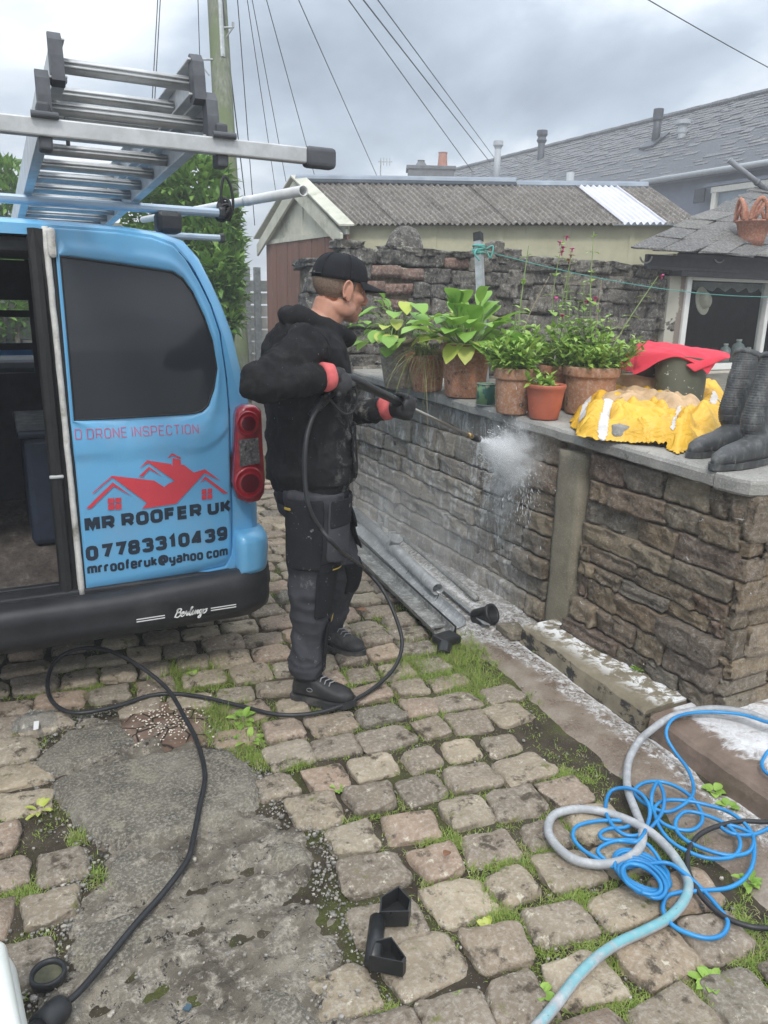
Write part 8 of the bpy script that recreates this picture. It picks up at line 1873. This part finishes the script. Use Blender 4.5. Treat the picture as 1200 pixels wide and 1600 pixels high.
# ------------------------------------------------------------------ spray
def volmat(name, build):
    m = bpy.data.materials.new(name); m.use_nodes = True; nt = m.node_tree; nt.nodes.clear(); out = nt.nodes.new('ShaderNodeOutputMaterial'); vp = nt.nodes.new('ShaderNodeVolumePrincipled'); nt.links.new(vp.outputs[0], out.inputs['Volume'])
    vp.inputs['Color'].default_value = (.97, .975, .98, 1); vp.inputs['Anisotropy'].default_value = .2; M_ = Mat.__new__(Mat); M_.m = m; M_.nt = nt; M_.geo = nt.nodes.new('ShaderNodeNewGeometry'); M_.pos = M_.geo.outputs['Position']; M_._tc = None
    nt.links.new(build(M_), vp.inputs['Density']); return m
def volobj(name, vf, mat, c_, axes, label):
    me = mesh(name, vf[0], vf[1], mat); o = bpy.data.objects.new(name, me); COL.objects.link(o); Mx = Matrix.Identity(4)
    for j in range(3):
        for i in range(3): Mx[i][j] = float(axes[j][i])
        Mx[j][3] = float(c_[j])
    o.matrix_world = Mx; o['kind'] = 'stuff'; o['label'] = label; return o
HIT = onx(812, 722, 2.35); jd = HIT-NZ; JL = np.linalg.norm(jd); jd /= JL; ja, jb_, _ = frame(jd)
def jet(M_):
    X = M_.xyz(M_.objco()); rr2 = M_.math('SQRT', M_.math('ADD', M_.math('MULTIPLY', X[1], X[1]), M_.math('MULTIPLY', X[2], X[2]))); lim = M_.math('ADD', M_.math('MULTIPLY', X[0], .42), .012)
    q_ = M_.math('SUBTRACT', 1.0, M_.math('DIVIDE', rr2, lim)); q_ = M_.math('MAXIMUM', q_, 0.0); q_ = M_.math('POWER', q_, 1.5)
    cvx = M_.n('ShaderNodeCombineXYZ'); M_.l(M_.math('MULTIPLY', X[0], .9), cvx.inputs[0]); M_.l(M_.math('DIVIDE', X[1], lim), cvx.inputs[1]); M_.l(M_.math('DIVIDE', X[2], lim), cvx.inputs[2])
    n_ = M_.step(M_.noise(4.2, 6, .72, vec=cvx.outputs[0]), .40, .62); n2_ = M_.step(M_.noise(30, 4, .65), .30, .70)
    fall = M_.math('DIVIDE', 46.0, M_.math('ADD', M_.math('MULTIPLY', X[0], 1.0), .10)); return M_.math('MULTIPLY', M_.math('MULTIPLY', q_, fall), M_.math('MULTIPLY', M_.math('ADD', M_.math('MULTIPLY', n_, 1.2), .12), M_.math('ADD', n2_, .3)))
rings = [[np.array([x, (.012+.42*x)*cos(t), (.012+.42*x)*sin(t)]) for t in np.linspace(0, 2*pi, 20, endpoint=False)] for x in (0, .25, .5, .75, 1.0)]
volobj('water_spray', loft(rings, True, True), volmat('spray_jet', jet), NZ, (jd*JL*.97, ja*JL*.97, jb_*JL*.97), 'white fan of water leaving the nozzle')
def puff(dens, sc, lo, hi, pw=1.2):
    def f(M_):
        vl = M_.n('ShaderNodeVectorMath', operation='LENGTH'); M_.l(M_.objco(), vl.inputs[0]); q_ = M_.math('MAXIMUM', M_.math('SUBTRACT', 1.0, vl.outputs['Value']), 0.0); q_ = M_.math('POWER', q_, pw)
        n_ = M_.step(M_.noise(sc, 5, .6), lo, hi); return M_.math('MULTIPLY', M_.math('MULTIPLY', q_, n_), dens)
    return f
S1 = ellip((0, 0, 0), (1, 1, 1), None, 20, 12)
pc1 = onx(805, 712, 2.27); volobj('spray_cloud', S1, volmat('spray_cloud', puff(34, 11, .44, .70, 1.1)), pc1, ((.11, 0, 0), (0, .22, .07), (0, -.05, .20)), 'white cloud of spray bursting against the wall')
pc2 = onx(785, 772, 2.29); volobj('spray_cloud', S1, volmat('spray_fall', puff(24, 13, .44, .66, 1.2)), pc2, ((.08, 0, 0), (0, .11, .0), (0, .05, .24)), 'thinner spray falling below the burst')
pc3 = onx(640, 830, 2.12); volobj('mist', S1, volmat('floor_mist', puff(1.1, 5, .25, .70, .8)), pc3, ((.34, 0, 0), (0, 1.15, 0), (0, 0, .42)), 'faint mist drifting along the foot of the wall')
g = G(); rs = random.Random(77); M_DROP = Mat('water_drop', .1, 0, .5); M_DROP.col((.80, .82, .84)); M_DROP = M_DROP.m
for i in range(3600):
    if i % 4 == 0: 
        p = HIT+np.array([-abs(rs.gauss(0, .05))-.02, rs.gauss(0, .11), rs.gauss(-.05, .13)]); d = p-HIT+np.array([0, 0, -.06])
    else:
        t = rs.uniform(.05, 1); p = NZ+jd*JL*t+ja*rs.gauss(0, .11*t)+jb_*rs.gauss(0, .11*t); d = jd
    d = d/max(1e-6, np.linalg.norm(d)); s_ = abs(rs.gauss(0, .0005))+.0004
    if p[0] > 2.335: continue
    g.add(*tube([p-d*s_*9, p, p+d*s_*7], [s_*.3, s_, s_*.4], 4))
obj('spray_droplets', g, M_DROP, None, kind='stuff')
# ------------------------------------------------------------------ thin haze volume added to lift the blacks like a lens veil
hz_ = mesh('haze', *box((0, 0, 4.0), (200, 200, 10.6)))
hm = bpy.data.materials.new('veil_haze'); hm.use_nodes = True; hm.node_tree.nodes.clear()
ho = hm.node_tree.nodes.new('ShaderNodeOutputMaterial'); hv = hm.node_tree.nodes.new('ShaderNodeVolumePrincipled')
hv.inputs['Color'].default_value = (.93, .95, 1, 1); hv.inputs['Density'].default_value = 0.0065; hv.inputs['Anisotropy'].default_value = 0.1
hm.node_tree.links.new(hv.outputs[0], ho.inputs['Volume']); hz_.materials.append(hm)
o = bpy.data.objects.new('haze', hz_); COL.objects.link(o); o['kind'] = 'stuff'
